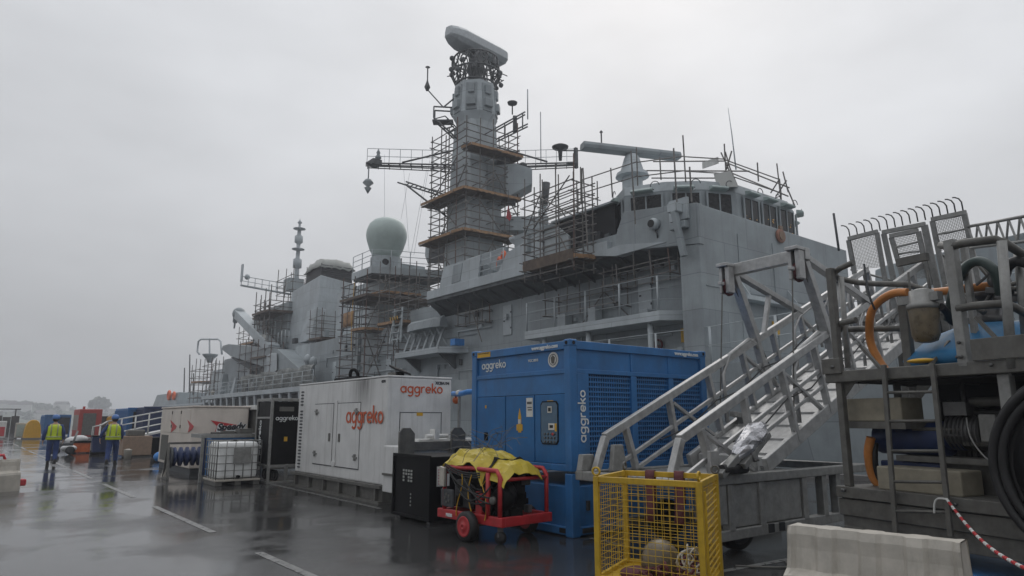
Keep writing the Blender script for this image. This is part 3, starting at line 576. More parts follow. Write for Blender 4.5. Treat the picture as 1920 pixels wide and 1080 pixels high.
# upper side arms
def fr(a, c, z): return V((MX, MY, z))+yd*a+V((.61, .79, 0))*c
b = MB()
for s_ in (-.35, .35):
    b.tube(fr(1.2, s_, 22.7), fr(3.2, s_, 24.6), .07).tube(fr(3.2, s_, 24.6), fr(3.2, s_, 25.5), .06).tube(fr(3.2, s_, 25.5), fr(1.5, s_, 25.4), .06).tube(fr(.6, s_, 22.9), fr(2.3, s_, 24.7), .05)
    for k in range(7): b.tube(fr(1.3+.3*k, s_, 22.8+.28*k), fr(.8+.25*k, s_, 23.1+.27*k), .04)
for k in range(6): b.tube(fr(1.2+.4*k, -.35, 22.7+.38*k), fr(1.2+.4*k, .35, 22.7+.38*k), .045)
P('side_gantry', b, LATT, mast)
P('gantry_floor', MB().obox(fr(2.5, 0, 24.35), yd*.8, V((.61, .79, 0))*.4, (0, 0, .06)), DKGREY, mast)
P('gantry_aerial', MB().tube(fr(2.5, 0, 25.6), fr(1.4, 0, 26.6), .06).tube(fr(2.5, 0, 25.6), fr(3.7, 0, 27), .05).lathe(fr(3.8, 0, 27), [(.1, 0), (.24, .3), (.1, .7), (.05, .9), (.05, 1.9), (.2, 2), (.05, 2.1)], 10), LATT, mast)
b = MB()
for s_ in (-.25, .25):
    b.tube(fr(-1.2, s_, 22.6), fr(-4.1, s_, 24.1), .06).tube(fr(-1.2, s_, 23.5), fr(-3.9, s_, 25.1), .06)
    for k in range(4): b.tube(fr(-1.6-.7*k, s_, 22.8+.37*k), fr(-1.6-.7*k, s_, 23.7+.41*k), .05)
P('side_arm', b, LATT, mast)
P('arm_dish', MB().obox(fr(-3.1, 0, 24.2), yd*.16, V((.61, .79, 0))*.2, (0, 0, .62)).lathe(fr(-2.9, 0, 25), [(.05, 0), (.05, .7), (.36, .85), (.4, 1), (.1, 1.1)], 14), DKGREY, mast)
P('arm_whip', MB().tube(fr(-4.1, 0, 24.6), fr(-4.1, 0, 27.1), .05), GREY2, mast)
# heavy platform on the right flank and lower spars
P('mast_platform', MB().loft([[fr(-1.0, s_*1.1, 17.0), fr(-4.4, s_*.95, 19.0), fr(-4.4, s_*.95, 20.2), fr(-3.2, s_*.95, 20.6), fr(-1.0, s_*1.1, 20.4)] for s_ in (-1, 1)]), GREY, mast, bevel=.05)
P('platform_gear', MB().ball(fr(-2.2, -.6, 20.9), .55, n=12), DKGREY, mast); P('platform_gear', MB().ball(fr(-3.7, 0, 20.7), .35), DKGREY, mast)
b = MB().tube(fr(5.3, 0, 19.3), fr(1.3, 0, 16.1), .075).tube(fr(5.9, 0, 19.45), fr(1.3, 0, 17.95), .06).tube(fr(5.3, .25, 19.6), fr(1.3, .25, 18.2), .06)
for k in range(12): b.tube(fr(5.2-.33*k, 0, 19.25-.108*k), fr(5.0-.33*k, .25, 19.5-.108*k), .045)
P('signal_boom', b, LATT, mast)
b = MB()
for (x0, y0_, x1, y1_) in ((721, 290, 721, 408), (757, 318, 767, 470), (768, 325, 752, 410), (800, 318, 770, 480), (806, 300, 776, 478)):
    b.tube(at(x0, y0_, X=26.5), at(x1, y1_, X=26.3), .014, 4)
P('signal_halyard', b, GREY2, mast)
P('cross_bridge', MB().obox(fr(-3.4, 0, 16.0), yd*2.2, V((.61, .79, 0))*.7, (0, 0, .55)), GREY, mast, bevel=.04)
P('small_platform', MB().obox(fr(-2.6, -.6, 15.3+2.4), yd*.55, V((.61, .79, 0))*.4, (0, 0, .2)), LATT, mast)
P('exhaust_pipe', MB().tube(fr(-5.2, 0, 13.5), fr(-5.2, 0, 17.2), .35, 12).tube(fr(-5.2, 0, 17.1), fr(-5.45, 0, 19.2), .27, 12), GREY2)
P('pipe_cap', MB().tube(fr(-5.3, 0, 17.6), fr(-5.5, 0, 19.4), .3, 12), DKGREY)
fl = at(953, 385, X=29)
P('ensign', MB().prism([fl, fl+V((.15, -.2, -.9)), fl+V((.05, -.1, -1.2)), fl+V((-.1, .12, -.9))], (.04, .04, 0)), FLAGR)
P('flag_halyard', MB().tube(fl+V((0, 0, 1.2)), fl+V((.1, -.1, -3)), .025, 4), DKGREY)
for k in range(2):
    q = at((936, 944)[k], (494, 483)[k], X=23.8); P('life_ring', MB().torus(q, .34, .1, (.75, -.3, 0), 20, 8), LIFE)
P('orange_bag', MB().box(23.6, 24.1, 30.4, 31, 9.75, 9.95), LIFE)
P('mast_foot_gear', MB().ball(at(978, 458, X=25), .4).lathe(at(975, 462, X=25), [(.5, -.6), (.2, 0), (.6, .3), (.7, .5)], 12), GREY2)

# ---- funnel and after part
fb = thing  # noqa
P('funnel', MB().loft([[(25.3, 64.9, 3.9), (29.9, 64.9, 3.9), (29.9, 74, 3.9), (25.3, 74, 3.9)], [(25.6, 64.9, 15.9), (29.3, 65.0, 15.4), (29.3, 73, 15.4), (25.6, 73, 15.3)]]), GREY2, bevel=.08)
b = MB()
b.loft([[(25.75, 65.1, 15.3), (29.1, 65.1, 15.3), (29.1, 69.4, 15.3), (25.75, 69.4, 15.3)], [(25.75, 65.2, 17.2), (29.0, 65.2, 16.9), (29.0, 69.2, 17), (25.75, 69.2, 17.2)]])
fl_ = P('funnel_louvre', b, LOUV)
b = MB()
for k in range(6): b.box(25.7, 29.12, 65.02, 65.2, 15.95+.2*k, 16.02+.2*k)
P('louvre_slat', b, DKGREY, fl_)
g = []
random.seed(2)
for j in range(9):
    v = j/8; row = []
    for i in range(17):
        u = i/16; e = min(u, 1-u)*2; f_ = min(v, 1-v)*2; ed = min(1, 2.6*min(e, f_))
        row.append((25.5+3.85*u, 64.9+4.6*v, 16.75+.95*min(1, ed*1.6)**.7+.35*e*f_-.1*math.sin(u*26)*(1-ed)+.1*random.uniform(-1, 1)))
    g.append(row)
P('funnel_tarpaulin', MB().sheet(g), TARP, solid=.05)
P('funnel_casing', MB().loft([[(24.7, 64.4, 9.2), (26.2, 64.4, 9.2), (26.2, 67.5, 9.2), (24.7, 67.5, 9.2)], [(25.2, 64.5, 12.4), (26.2, 64.5, 12.4), (26.2, 67, 12.4), (25.2, 67, 12.4)]]).box(24.6, 25.6, 63.9, 68, 3.9, 8.9), GREY2, bevel=.05)
P('casing_pipe', MB().path([(25.0, 64.3, 9.15), (27, 64.3, 9.0), (29.5, 64.2, 9.7), (30.3, 64, 10.2)], .09), DKGREY)
P('hangar', MB().box(24.4, 31.6, 73, 93, 3.9, 9.2).box(25.2, 30.8, 72.5, 84, 9.2, 14.2), GREY)
# pole mast with its discs
pm = at(556, 520, X=28); pt = at(556.5, 414, X=28).z; z0 = pm.z-1.2; H_ = pt-z0
P('pole_mast', MB().lathe((pm.x, pm.y, z0), [(.3, 0), (.26, .25*H_), (.24, .27*H_), (.5, .28*H_), (.5, .4*H_), (.24, .42*H_), (.22, .53*H_), (.74, .545*H_), (.74, .555*H_), (.22, .57*H_), (.24, .63*H_), (.48, .65*H_), (.48, .74*H_), (.24, .76*H_), (.2, .83*H_), (.72, .845*H_), (.72, .855*H_), (.15, .87*H_), (.12, .92*H_), (.28, .94*H_), (.1, .97*H_), (.03, H_)], 16), GREY2)
P('pole_base', MB().obox((pm.x-.3, pm.y, z0+.2), (.9, 0, 0), (0, .9, 0), (0, 0, .7)), GREY)
e0 = at(545, 552, X=28); e1 = at(452, 535, X=24.3)
P('after_yard', MB().tube(e1, e0, .14).tube(e1+V((0, 0, 1.2)), e0+V((0, 0, 1.2)), .045).tube(e1+V((0, 0, .6)), e0+V((0, 0, .6)), .04), GREY)
for k in range(8): a = e1.lerp(e0, k/7); P('yard_stanchion', MB().tube(a, a+V((0, 0, 1.2)), .045), GREY2)
P('yard_paddle', MB().obox(e1+V((0, 0, 1.6)), (.08, 0, 0), (0, .3, 0), (0, 0, 1.1)).ball(e1+V((.6, -.3, 1.1)), .35), GREY2)
# boat crane and its sponson
cb = at(512, 690, X=23.6); ck = at(513, 655, X=23.6); ct = at(449, 590, X=23.6)
crn = P('boat_crane', MB().loft([[cb+V((a*.75, c_*.75, -1.6)) for a, c_ in ((-1, -1), (1, -1), (1, 1), (-1, 1))], [ck+V((a*.6, c_*.6, .2)) for a, c_ in ((-1, -1), (1, -1), (1, 1), (-1, 1))]]), GREY, bevel=.06)
P('crane_boom', MB().bar(ck, ct, 1.0, 1.2, (1, 0, 0)), GREY2, crn, bevel=.06)
P('boom_head', MB().ball(ct+V((0, .2, .1)), .8, 1, 1, 1, 12, 8).tube(ct+V((0, .9, 0)), ct+V((0, 1.7, -.7)), .45, 8, .3).tube(ct+V((0, 1.7, -.7)), ct+V((0, 1.8, -1.5)), .12), GREY, crn, bevel=.04)
P('crane_sponson', MB().prism([at(x, y, X=23.0) for x, y in ((415, 655), (418, 648), (428, 645), (520, 654), (560, 690), (560, 706), (520, 696), (432, 668))], (3.5, 0, 0)), GREY, bevel=.05)
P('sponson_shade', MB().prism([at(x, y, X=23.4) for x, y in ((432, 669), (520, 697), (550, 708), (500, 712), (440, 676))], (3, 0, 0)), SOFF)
P('boat_davit', MB().loft([[at(x, y, X=xx) for x, y in ((486, 724), (489, 712), (500, 693), (500, 668), (508, 662), (519, 662), (519, 694), (506, 706), (498, 724))] for xx in (22.8, 23.4)]), GREY2, bevel=.04)
b = MB(); random.seed(9)
g = []
for j in range(7):
    g.append([(XS+.5+.25*math.sin(i*1.7+j)+.12*random.uniform(-1, 1), 57.5+i*.8, 4.5+j*.3+.1*math.sin(i*.9)) for i in range(27)])
P('deck_netting', b.sheet(g), NET, solid=.06)
rails('after_rail', [(XS+.1, 92, 4.5), (XS+.1, 56.5, 4.5)], 1.3, n=3, step=2.6)
for (y, h, w_, m_) in ((66, 2.0, 1.2, GREY2), (70, 2.6, 1.1, WHITE2), (74, 1.7, 1.3, GREY2), (78, 2.5, .9, GREY), (83, 1.9, 1.0, GREY2), (88.5, 2.6, 1.2, GREY)):
    P('deck_fitting', MB().loft([[(22.8, y-w_/2, 4.5), (23.9, y-w_/2, 4.5), (23.9, y+w_/2, 4.5), (22.8, y+w_/2, 4.5)], [(23.1, y-w_/3, 4.5+h), (23.7, y-w_/3, 4.5+h), (23.7, y+w_/3, 4.5+h), (23.1, y+w_/3, 4.5+h)]]), m_, bevel=.05)
for k in range(2): P('vent_cowl', MB().lathe((23.2, 59.5+1.4*k, 4.5), [(.18, 0), (.18, 1.9+.3*(k % 3)), (.36, 2.0+.3*(k % 3)), (.3, 2.5+.3*(k % 3)), (.05, 2.7+.3*(k % 3))], 10), GREY2)
# stern house and hoop
P('stern_house', MB().loft([[(24.2, 92, 3.5), (31.8, 92, 3.5), (31.8, 101, 3.5), (24.2, 101, 3.5)], [(24.8, 92, 8.2), (31.2, 92, 8.2), (31.2, 100, 8.2), (24.8, 100, 8.2)]]).box(25.5, 30, 93, 98, 8.2, 9.4), GREY2, bevel=.06)
hp = [at(x, y, X=25) for x, y in ((374, 664), (370, 660), (372, 640), (377, 636), (409, 636), (414, 640), (416, 664))]
P('stern_hoop', MB().path(hp, .13, 8).tube(at(393, 636, X=25), at(393, 668, X=25), .12), GREY2)
P('hoop_base', MB().lathe(at(393, 680, X=25), [(.35, 0), (.5, .5), (1.0, 1.0), (1.05, 1.2)], 12), GREY)
P('flight_deck_edge', MB().box(XS+.3, 33.6, 93, 129.6, 3.5, 3.72), GREY2)
q = at(303, 742, X=24.5)
a_, c_ = at(331, 735, X=24.2), at(288, 735, X=24.2)
P('stern_screen', MB().loft([[(24.2, a_.y, 3.6), (30, a_.y, 3.6), (30, c_.y, 3.6), (24.2, c_.y, 3.6)], [(24.5, a_.y, a_.z), (29.5, a_.y, a_.z), (29.5, c_.y-1.5, a_.z), (24.5, c_.y-1.5, a_.z)]]), GREY, bevel=.1)
P('orange_float', MB().torus(at(317, 741, X=24.1), .62, .22, (1, 0, 0), 16, 8).torus(at(326, 742, X=24.1), .5, .2, (1, 0, 0), 16, 8), LIFE)
for (px, y0_, y1_) in ((355, 665, 735), (345, 690, 735), (362, 700, 740)): P('stern_pole', MB().tube(at(px, y1_, X=24), at(px+1, y0_, X=24), .09), DKGREY)
# missile silo forward of the bridge
P('silo_block', MB().prism([at(x, y, X=25.2) for x, y in ((1640, 690), (1640, 506), (1664, 496), (1692, 490), (1735, 480), (1925, 434), (2200, 400), (2200, 800))], (5.6, 0, 0)), GREY, bevel=.05)
rails('silo_rail', [(25.0, 12, 3.9), (25.0, 3, 4.4)], 1.4, n=3, step=2)

random.seed(77)
for (y, z, X_) in ((31, 6.14, 23.48), (20.6, 6.14, 23.48), (39.4, 6.1, 23.48), (47, 4.6, 24.28), (57, 4.6, 24.2)):
    dd = P('watertight_door', MB().box(X_-.06, X_+.02, y-.4, y+.4, z+.25, z+2.0), GREY2, bevel=.04)
    P('door_clips', MB().box(X_-.1, X_-.06, y-.42, y-.36, z+.6, z+.7).box(X_-.1, X_-.06, y-.42, y-.36, z+1.5, z+1.6).box(X_-.1, X_-.06, y+.2, y+.3, z+1.05, z+1.12), DKGREY, dd)
for k in range(46):
    y = random.uniform(17.8, 58); X_ = 23.5 if y < 42 else 24.3
    z = random.choice((random.uniform(4.2, 5.2), random.uniform(6.4, 8.2))) if y < 36 else random.uniform(4.6, 8.2)
    a_, c_, h_ = random.uniform(.06, .25), random.uniform(.1, .35), random.uniform(.1, .45)
    P('wall_box', MB().box(X_-a_, X_+.01, y, y+c_, z, z+h_), random.choice((GREY2, GREY2, GREY, DKGREY)), bevel=.02)
for k in range(16):
    y = random.uniform(18, 62); ln = random.uniform(1.5, 6); X_ = 23.44 if y+ln < 42 else 23.4 if y < 42 else 24.15; z = random.uniform(4.4, 8)
    P('wall_pipe', MB().path([(X_, y, z), (X_, y+ln, z+.05), (X_, y+ln, max(3.8, z-random.uniform(.5, 2)))], random.uniform(.025, .06), 6), random.choice((GREY2, GREY, SCAFR)))
for k in range(26):
    y = random.uniform(58, 92); z = random.choice((4.5, 4.5, 9.25)); X_ = random.uniform(22.6, 24.2) if z < 5 else random.uniform(24.6, 25.2)
    h_ = random.uniform(.5, 1.8); P('deck_gear', MB().box(X_-.2, X_+.2, y-random.uniform(.15, .5), y+.3, z, z+h_) if k % 2 else MB().lathe((X_, y, z), [(.15, 0), (.15, h_*.6), (.3, h_*.65), (.25, h_), (.05, h_+.1)], 10), random.choice((GREY2, GREY, DKGREY, GREY2, PLAST)), bevel=.03)
for k in range(9): P('deck_locker', MB().box(22.3, 22.3+random.uniform(.4, .8), 28.2+k*.9, 28.7+k*.9, 9.75, 9.75+random.uniform(.3, .9)), random.choice((GREY, GREY2)), bevel=.03)
for k in range(8):
    a_ = at(500+k*6+random.uniform(-3, 3), 640, X=24); P('ladder_rail', MB().tube((24.2, 69+k*1.1, 9.3), (24.2, 69+k*1.1, 9.3+random.uniform(1, 3.2)), .05), GREY2)
for (z, y0, y1) in ((6.2, 43, 52), (7.4, 43, 52), (6.8, 53, 63), (11, 52, 60)):
    X_ = 24.26 if z < 9 and y1 < 53 else 24.16 if z < 9 else 25.36
    P('weld_seam', MB().box(X_, X_+.05, y0, y1, z, z+.03), GREY)

# ================================================================== QUAYSIDE PLANT
def sub(p, name, mb, m, **k): return mb.build(name, m, p, **k)
def plane_at(x, y, p0, n):
    d = ray(x, y); c = V((0, 0, CAM_H)); p0 = V(p0); n = V(n)
    return c+d*((p0-c).dot(n)/d.dot(n))
mX, mY, Zp = V((-1, 0, 0)), V((0, -1, 0)), V((0, 0, 1))

# ---- white canopy generator
X0, X1, Y0, Y1 = 6.7, 8.28, 13.0, 18.05
t = thing('white_generator', 'long white canopied generator with orange lettering and two side doors', 'generator', (7.5, 15.5, 0))
sub(t, 'canopy', MB().box(X0, X1, Y0, Y1, .36, 2.56), SOOTW, bevel=.03)
sub(t, 'roof_cap', MB().box(X0-.01, X1+.01, Y0-.01, Y1+.01, 2.56, 2.6), WHITE, bevel=.012)
b = MB().box(X0-.02, X1, Y0+.03, Y1, .05, .3)
for k in range(6): b.box(X0-.1, X0-.02, 13.2+.9*k, 13.28+.9*k, .05, .36)
b.box(X0-.12, X1, Y0, Y1, .3, .36).box(X0-.12, X1, Y0, Y1, 0, .05)
sub(t, 'skid', b, GALVD)
for (a, c) in ((14.25, 15.45), (15.72, 16.85)):
    dr = sub(t, 'side_door', MB().box(X0-.014, X0+.01, a, c, .62, 2.05), WHITE, bevel=.006)
    sub(dr, 'door_seam', MB().box(X0-.004, X0+.004, a-.015, a, .6, 2.07).box(X0-.004, X0+.004, c, c+.015, .6, 2.07).box(X0-.012, X0+.004, a-.015, c+.015, 2.05, 2.066).box(X0-.012, X0+.004, a-.015, c+.015, .6, .62), DKGREY)
    yh = c-.15 if a < 15 else a+.15
    sub(dr, 'handle', MB().box(X0-.03, X0, yh-.05, yh+.05, 1.17, 1.36), GALVD, bevel=.01)
    for z in (.85, 1.85): sub(dr, 'hinge', MB().bar((X0-.03, (a+.15 if a < 15 else c-.15), z-.06), (X0-.03, (a+.15 if a < 15 else c-.15), z+.08), .05).bar((X0-.03, (a+.05 if a < 15 else c-.25), z), (X0-.03, (a+.25 if a < 15 else c-.05), z+.03), .035), GALV)
sub(t, 'door_mullion', MB().box(X0-.02, X0, 15.48, 15.6, .62, 2.12).box(X0-.05, X0, 15.46, 15.62, .62, .72), WHITE, bevel=.005)
b = MB()
for k in range(24):
    z = .48+.083*k
    if k in (18,): continue
    b.loft([[(X0-.012, 17.78+.1*math.cos(q), z+.022*math.sin(q)) for q in [j*math.pi/5 for j in range(10)]], [(X0+.004, 17.78+.1*math.cos(q), z+.022*math.sin(q)) for q in [j*math.pi/5 for j in range(10)]]])
sub(t, 'louvre_slots', b, DKGREY)
sub(t, 'end_panel', MB().box(X0+.32, X1-.27, Y0-.014, Y0, .7, 1.82), WHITE, bevel=.006)
sub(t, 'panel_seam', MB().box(X0+.3, X0+.314, Y0-.006, Y0, .7, 1.84).box(X1-.264, X1-.25, Y0-.006, Y0, .7, 1.84).box(X0+.3, X1-.25, Y0-.016, Y0, 1.822, 1.836), DKGREY)
sub(t, 'hazard_sign', MB().box(7.4, 7.55, Y0-.02, Y0-.012, 1.76, 1.83), SIGNY)
sub(t, 'lift_lug', MB().box(6.9, 6.98, Y0+.2, Y0+.4, 2.6, 2.68), GALVD)
wordmark('aggreko', .145, (X0+.3, Y0-.004, 2.24), (1, 0, 0), Zp, ORLOGO, t)
wordmark('aggreko', .255, (X0-.018, 14.95, 1.6), (0, -1, 0), Zp, ORLOGO, t)
text('XCBA194', .085, (X1-.42, Y0-.003, 2.44), (1, 0, 0), Zp, BLOGO, t, bold=.004)
text('42194', .075, (X0-.004, 13.28, 2.45), (0, -1, 0), Zp, BLOGO, t, bold=.004)
sub(t, 'exhaust_flap', MB().obox((7.3, 13.6, 2.76), (.2, .02, -.05), (0, .16, .05), (0, .01, .025)).tube((7.3, 13.6, 2.6), (7.3, 13.6, 2.72), .1, 10), BLACK)
sub(t, 'roof_hatch', MB().box(6.75, 7.3, 14.6, 15.9, 2.6, 2.66).torus((6.85, 15.0, 2.7), .13, .04, (1, .3, .2)), BLACK)

# ---- white unit with a grey lifting beam in front of the generator
t = thing('white_tank_unit', 'low white tank unit with grey lifting beam, behind the black open box', 'tank unit', (7.4, 12.1, 0))
sub(t, 'tank_body', MB().box(6.42, 8.7, 11.75, 12.55, .3, 1.18), WHITE, bevel=.02)
sub(t, 'leg', MB().box(6.4, 6.62, 11.7, 11.95, 0, .32), GALVD)
sub(t, 'leg', MB().box(8.4, 8.6, 11.7, 11.95, 0, .32), GALVD)
sub(t, 'side_ledge', MB().box(6.38, 6.42, 11.7, 12.5, .62, .66), GALVD)
sub(t, 'lifting_beam', MB().box(6.32, 9.3, 11.68, 11.76, 1.1, 1.27), GALVD, bevel=.008)
for x in (6.4, 7.55): sub(t, 'lifting_plate', MB().prism([(x-.13, 11.62, .82), (x-.13, 11.62, 1.45), (x-.06, 11.62, 1.53), (x+.1, 11.62, 1.53), (x+.2, 11.62, 1.42), (x+.2, 11.62, .96), (x+.06, 11.62, .82)], (0, .05, 0)), GALVD, bevel=.006)
sub(t, 'plate_eye', MB().lathe((7.55, 11.615, 1.08), [(.06, 0), (.06, .02)], 14, (0, -1, 0)), DARKIN)
sub(t, 'top_gear', MB().box(6.9, 8.5, 12, 12.4, 1.18, 1.3).tube((7.0, 11.9, 1.36), (7.5, 11.9, 1.36), .05).box(7.15, 7.25, 11.8, 12, 1.3, 1.5), WHITE2)
sub(t, 'blue_label', MB().box(7.9, 8.15, 11.735, 11.75, .84, 1.0), BLUEP)
wordmark('aggreko', .17, (6.56, 11.744, .74), (1, 0, 0), Zp, ORLOGO, t)

# ---- black open-backed cabinet
t = thing('black_cabinet', 'black steel box with a grid of vent slots and a white notice', 'cabinet', (6.45, 10.6, 0))
sub(t, 'shell', MB().box(6.0, 6.98, 10.02, 11.28, .06, 1.08), BLACK, bevel=.012)
for i in range(4):
    for j in range(4):
        if (i, j) in ((2, 3), (2, 2)): continue
        sub(t, 'vent_slot', MB().box(5.992, 6.0, 10.62+.09*i, 10.675+.09*i, .8-.055*j, .835-.055*j), TARP)
for j in range(4): sub(t, 'light_slot', MB().box(5.992, 6.0, 10.645, 10.67, .42-.06*j, .45-.06*j), TARP)
sub(t, 'edge_frame', MB().box(5.975, 6.0, 10.0, 10.05, .05, 1.1).box(5.975, 6.0, 11.25, 11.3, .05, 1.1).box(5.975, 6.0, 10.05, 11.25, 1.05, 1.1).box(5.975, 6.0, 10.05, 11.25, .05, .1), BLACK, bevel=.004)
sub(t, 'notice', MB().box(6.12, 6.36, 10.006, 10.02, .6, .92), WHITE2)
b = MB()
for k in range(6): b.box(6.14, 6.14+.17-.03*(k % 3), 10.002, 10.006, .86-.045*k, .872-.045*k)
sub(t, 'notice_print', b, RLOGO)
sub(t, 'foot', MB().box(6.05, 6.9, 10.1, 10.2, 0, .06), STEEL); sub(t, 'foot', MB().box(6.05, 6.9, 11.1, 11.2, 0, .06), STEEL)

# ---- red wheeled pump cart
t = thing('pump_cart', 'red tube-framed wheeled engine pump cart with spoked wheel', 'pump cart', (6.15, 8.4, 0))
CA = V((5.75, 9.25, 0)); CB = V((5.85, 7.85, 0)); CC = V((6.75, 7.92, 0)); CD = V((6.65, 9.32, 0))
def lerp2(u, v, z): return (CA.lerp(CB, u)).lerp(CD.lerp(CC, u), v)+V((0, 0, z))
fr_ = sub(t, 'base_frame', MB().bar(lerp2(-.05, 0, .3), lerp2(1.03, 0, .3), .07, .13).bar(lerp2(-.05, 1, .3), lerp2(1.03, 1, .3), .07, .13).bar(lerp2(1, 0, .3), lerp2(1, 1, .3), .07, .13).bar(lerp2(0, 0, .3), lerp2(0, 1, .3), .07, .13).bar(lerp2(.4, 0, .3), lerp2(.4, 1, .3), .07, .1), RED, bevel=.012)
for v in (0, 1):
    sub(t, 'hoop', MB().path([lerp2(.05, v, .33), lerp2(.05, v, .9), lerp2(.1, v, .98), lerp2(.5, v, .99), lerp2(.92, v, .98), lerp2(.97, v, .9), lerp2(.97, v, .33)], .032, 8), RED)
sub(t, 'cross_tube', MB().tube(lerp2(.97, 0, .86), lerp2(.97, 1, .86), .03).tube(lerp2(.05, 0, .9), lerp2(.05, 1, .9), .03), RED)
sub(t, 'post', MB().tube(lerp2(.8, -.02, .33), lerp2(.8, -.02, .95), .035, 8), RED)
sub(t, 'engine_bracket', MB().obox(lerp2(.62, .05, .5), CA.lerp(CB, .05)-CA, (.03, 0, 0), (0, 0, .17)), RED, bevel=.01)
def wheel(p, c, r, w_, ax, rim):
    c = V(c); wh = sub(p, 'wheel', MB().lathe(c, [(r*.66, -w_/2), (r*.9, -w_/2), (r, -w_*.32), (r, w_*.32), (r*.9, w_/2), (r*.66, w_/2)], 28, ax), RUBBER)
    a = V(ax).normalized()
    sub(wh, 'rim', MB().lathe(c, [(r*.7, -w_*.5), (r*.68, -w_*.56), (r*.6, -w_*.56), (r*.52, -w_*.52), (r*.3, -w_*.52), (r*.22, -w_*.66), (.02, -w_*.7), (.02, w_*.3), (r*.7, w_*.42)], 24, ax), rim)
    return wh
WZ = .205
wheel(t, V((5.66, 8.42, WZ)), WZ, .13, V((1, .06, 0)), RED)
wheel(t, V((6.82, 8.5, WZ)), WZ, .13, V((1, .06, 0)), RED)
sub(t, 'axle', MB().tube((5.6, 8.42, WZ), (6.85, 8.5, WZ), .022), STEEL)
cs = sub(t, 'castor', MB().lathe((5.9, 7.95, .085), [(.03, -.03), (.085, -.03), (.085, .03), (.03, .03)], 16, (1, .3, 0)), RUBBER)
sub(cs, 'fork', MB().bar((5.9, 7.95, .09), (5.92, 7.98, .24), .08, .05), STEEL)
b = MB(); random.seed(4)
b2 = MB()
for k in range(30):
    q_ = lerp2(random.uniform(.15, .95), random.uniform(.15, .9), random.uniform(.4, .92)); s_ = random.uniform(.03, .1)
    sub(t, 'engine_part', MB().obox(q_, (s_, random.uniform(-.02, .02), 0), (0, s_*random.uniform(.6, 1.8), 0), (0, 0, s_*random.uniform(.5, 1.5))), BLACK if k % 4 else STEEL, bevel=.008)
b.obox(lerp2(.22, .35, .58), (.16, 0, 0), (0, .22, 0), (0, 0, .2)); 
sub(t, 'fuel_tank', b, DKGREY, bevel=.03)
en = sub(t, 'engine_block', MB().box(6.0, 6.5, 8.35, 8.85, .38, .82).box(6.05, 6.45, 8.05, 8.35, .4, .66).lathe((6.1, 8.1, .62), [(.16, -.1), (.2, -.05), (.2, .05), (.14, .1)], 18, (1, 0, 0)).box(5.95, 6.2, 8.5, 8.75, .82, .92), BLACK, bevel=.02)
sub(t, 'pump_housing', MB().lathe((5.98, 8.02, .58), [(.03, -.1), (.14, -.09), (.17, -.02), (.15, .1), (.08, .16)], 20, (1, .1, 0)).bar((5.98, 8.02, .34), (5.98, 8.02, .6), .12).bar((5.9, 8.3, .4), (5.95, 8.1, .68), .1, .2), BLACK)
sub(t, 'pump_pulley', MB().lathe((5.8, 8.0, .58), [(.02, -.02), (.05, -.02), (.055, .02), (.03, .03)], 18, (1, .1, 0)), GALVD)
sub(t, 'pulley_guard', MB().obox(lerp2(.12, -.02, .53), (.02, 0, 0), (0, .17, 0), (0, 0, .13)), DKGREY, bevel=.02)
b = MB()
for k in range(5): q = k*1.2566; b.lathe(lerp2(.14, -.06, .53)+V((0, .06*math.cos(q), .06*math.sin(q))), [(.022, 0), (.022, .01)], 8, (1, 0, 0))
sub(t, 'guard_holes', b, GALVD)
sub(t, 'document_box', MB().obox(lerp2(.06, -.06, .84), (.03, .01, 0), (0, .07, .01), (0, 0, .14)), PLAST, bevel=.01)
random.seed(6)
for k in range(7):
    u0 = random.uniform(.1, .5); u1 = random.uniform(.55, .95); z0 = random.uniform(.75, .98); z1 = random.uniform(.42, .85)
    pts = [lerp2(u0+(u1-u0)*s, -.04-.05*math.sin(3*s)+.1*(k % 2), z0+(z1-z0)*s-.32*s*(1-s)*(1+k % 3)) for s in [j/10 for j in range(11)]]
    sub(t, 'hose', MB().path(pts, .013, 6), RUBBER)
for k in range(6):
    u0 = .25+.1*k; pts = [lerp2(u0+.05*math.sin(s*4+k), -.05, .9-.6*s) for s in [j/8 for j in range(9)]]
    sub(t, 'yellow_cable', MB().path(pts, .008, 5), SIGNY) if k % 2 else sub(t, 'black_strap', MB().path([lerp2(.08+.6*j/8, -.04, .97-.012*j-.05*math.sin(j*.39)+.015*k) for j in range(9)], .011, 5), RUBBER)
text('PRESS', .06, lerp2(.12, -.045, .27)+V((-.003, 0, 0)), CB-CA, Zp, WLOGO, t, bold=.003)
random.seed(21); g = []
NJ, NI = 18, 40
rz_ = [[random.uniform(-1, 1) for _ in range(12)] for _ in range(9)]
def lump(u, v):
    x, y = u*10.99, v*7.99; i, j = int(x), int(y); fx, fy_ = x-i, y-j
    return (rz_[j][i]*(1-fx)+rz_[j][i+1]*fx)*(1-fy_)+(rz_[j+1][i]*(1-fx)+rz_[j+1][i+1]*fx)*fy_
for j in range(NJ):
    v = j/(NJ-1); row = []
    for i in range(NI):
        u = i/(NI-1)
        top = 1.2-.2*max(0, u-.35)+.02*math.sin(u*5)
        fl = max(0, (.34-v)/.34)                                   # the part that hangs over the road side
        hang = .12+.09*abs(math.sin(u*5.1+.5))+(.2*max(0, 1-abs(u-.7)/.09))
        z = top-fl**1.3*hang-max(0, v-.85)*.5-(.14*max(0, (.06-u)/.06))-(.12*max(0, (u-.94)/.06))
        cr = .042*lump(u, v)+.014*abs(math.sin(u*23+v*11))-.012*abs(math.sin(u*9-v*17))
        p = lerp2(-.02+1.04*u, -.14+1.0*v+.12*fl+.03*lump(v, u), z+cr)
        row.append(p)
    g.append(row)
o = MB().sheet(g, False).build('yellow_tarpaulin', YTARP, solid=.01); tag(o, 'crumpled yellow tarpaulin draped over the red pump cart', 'tarpaulin')
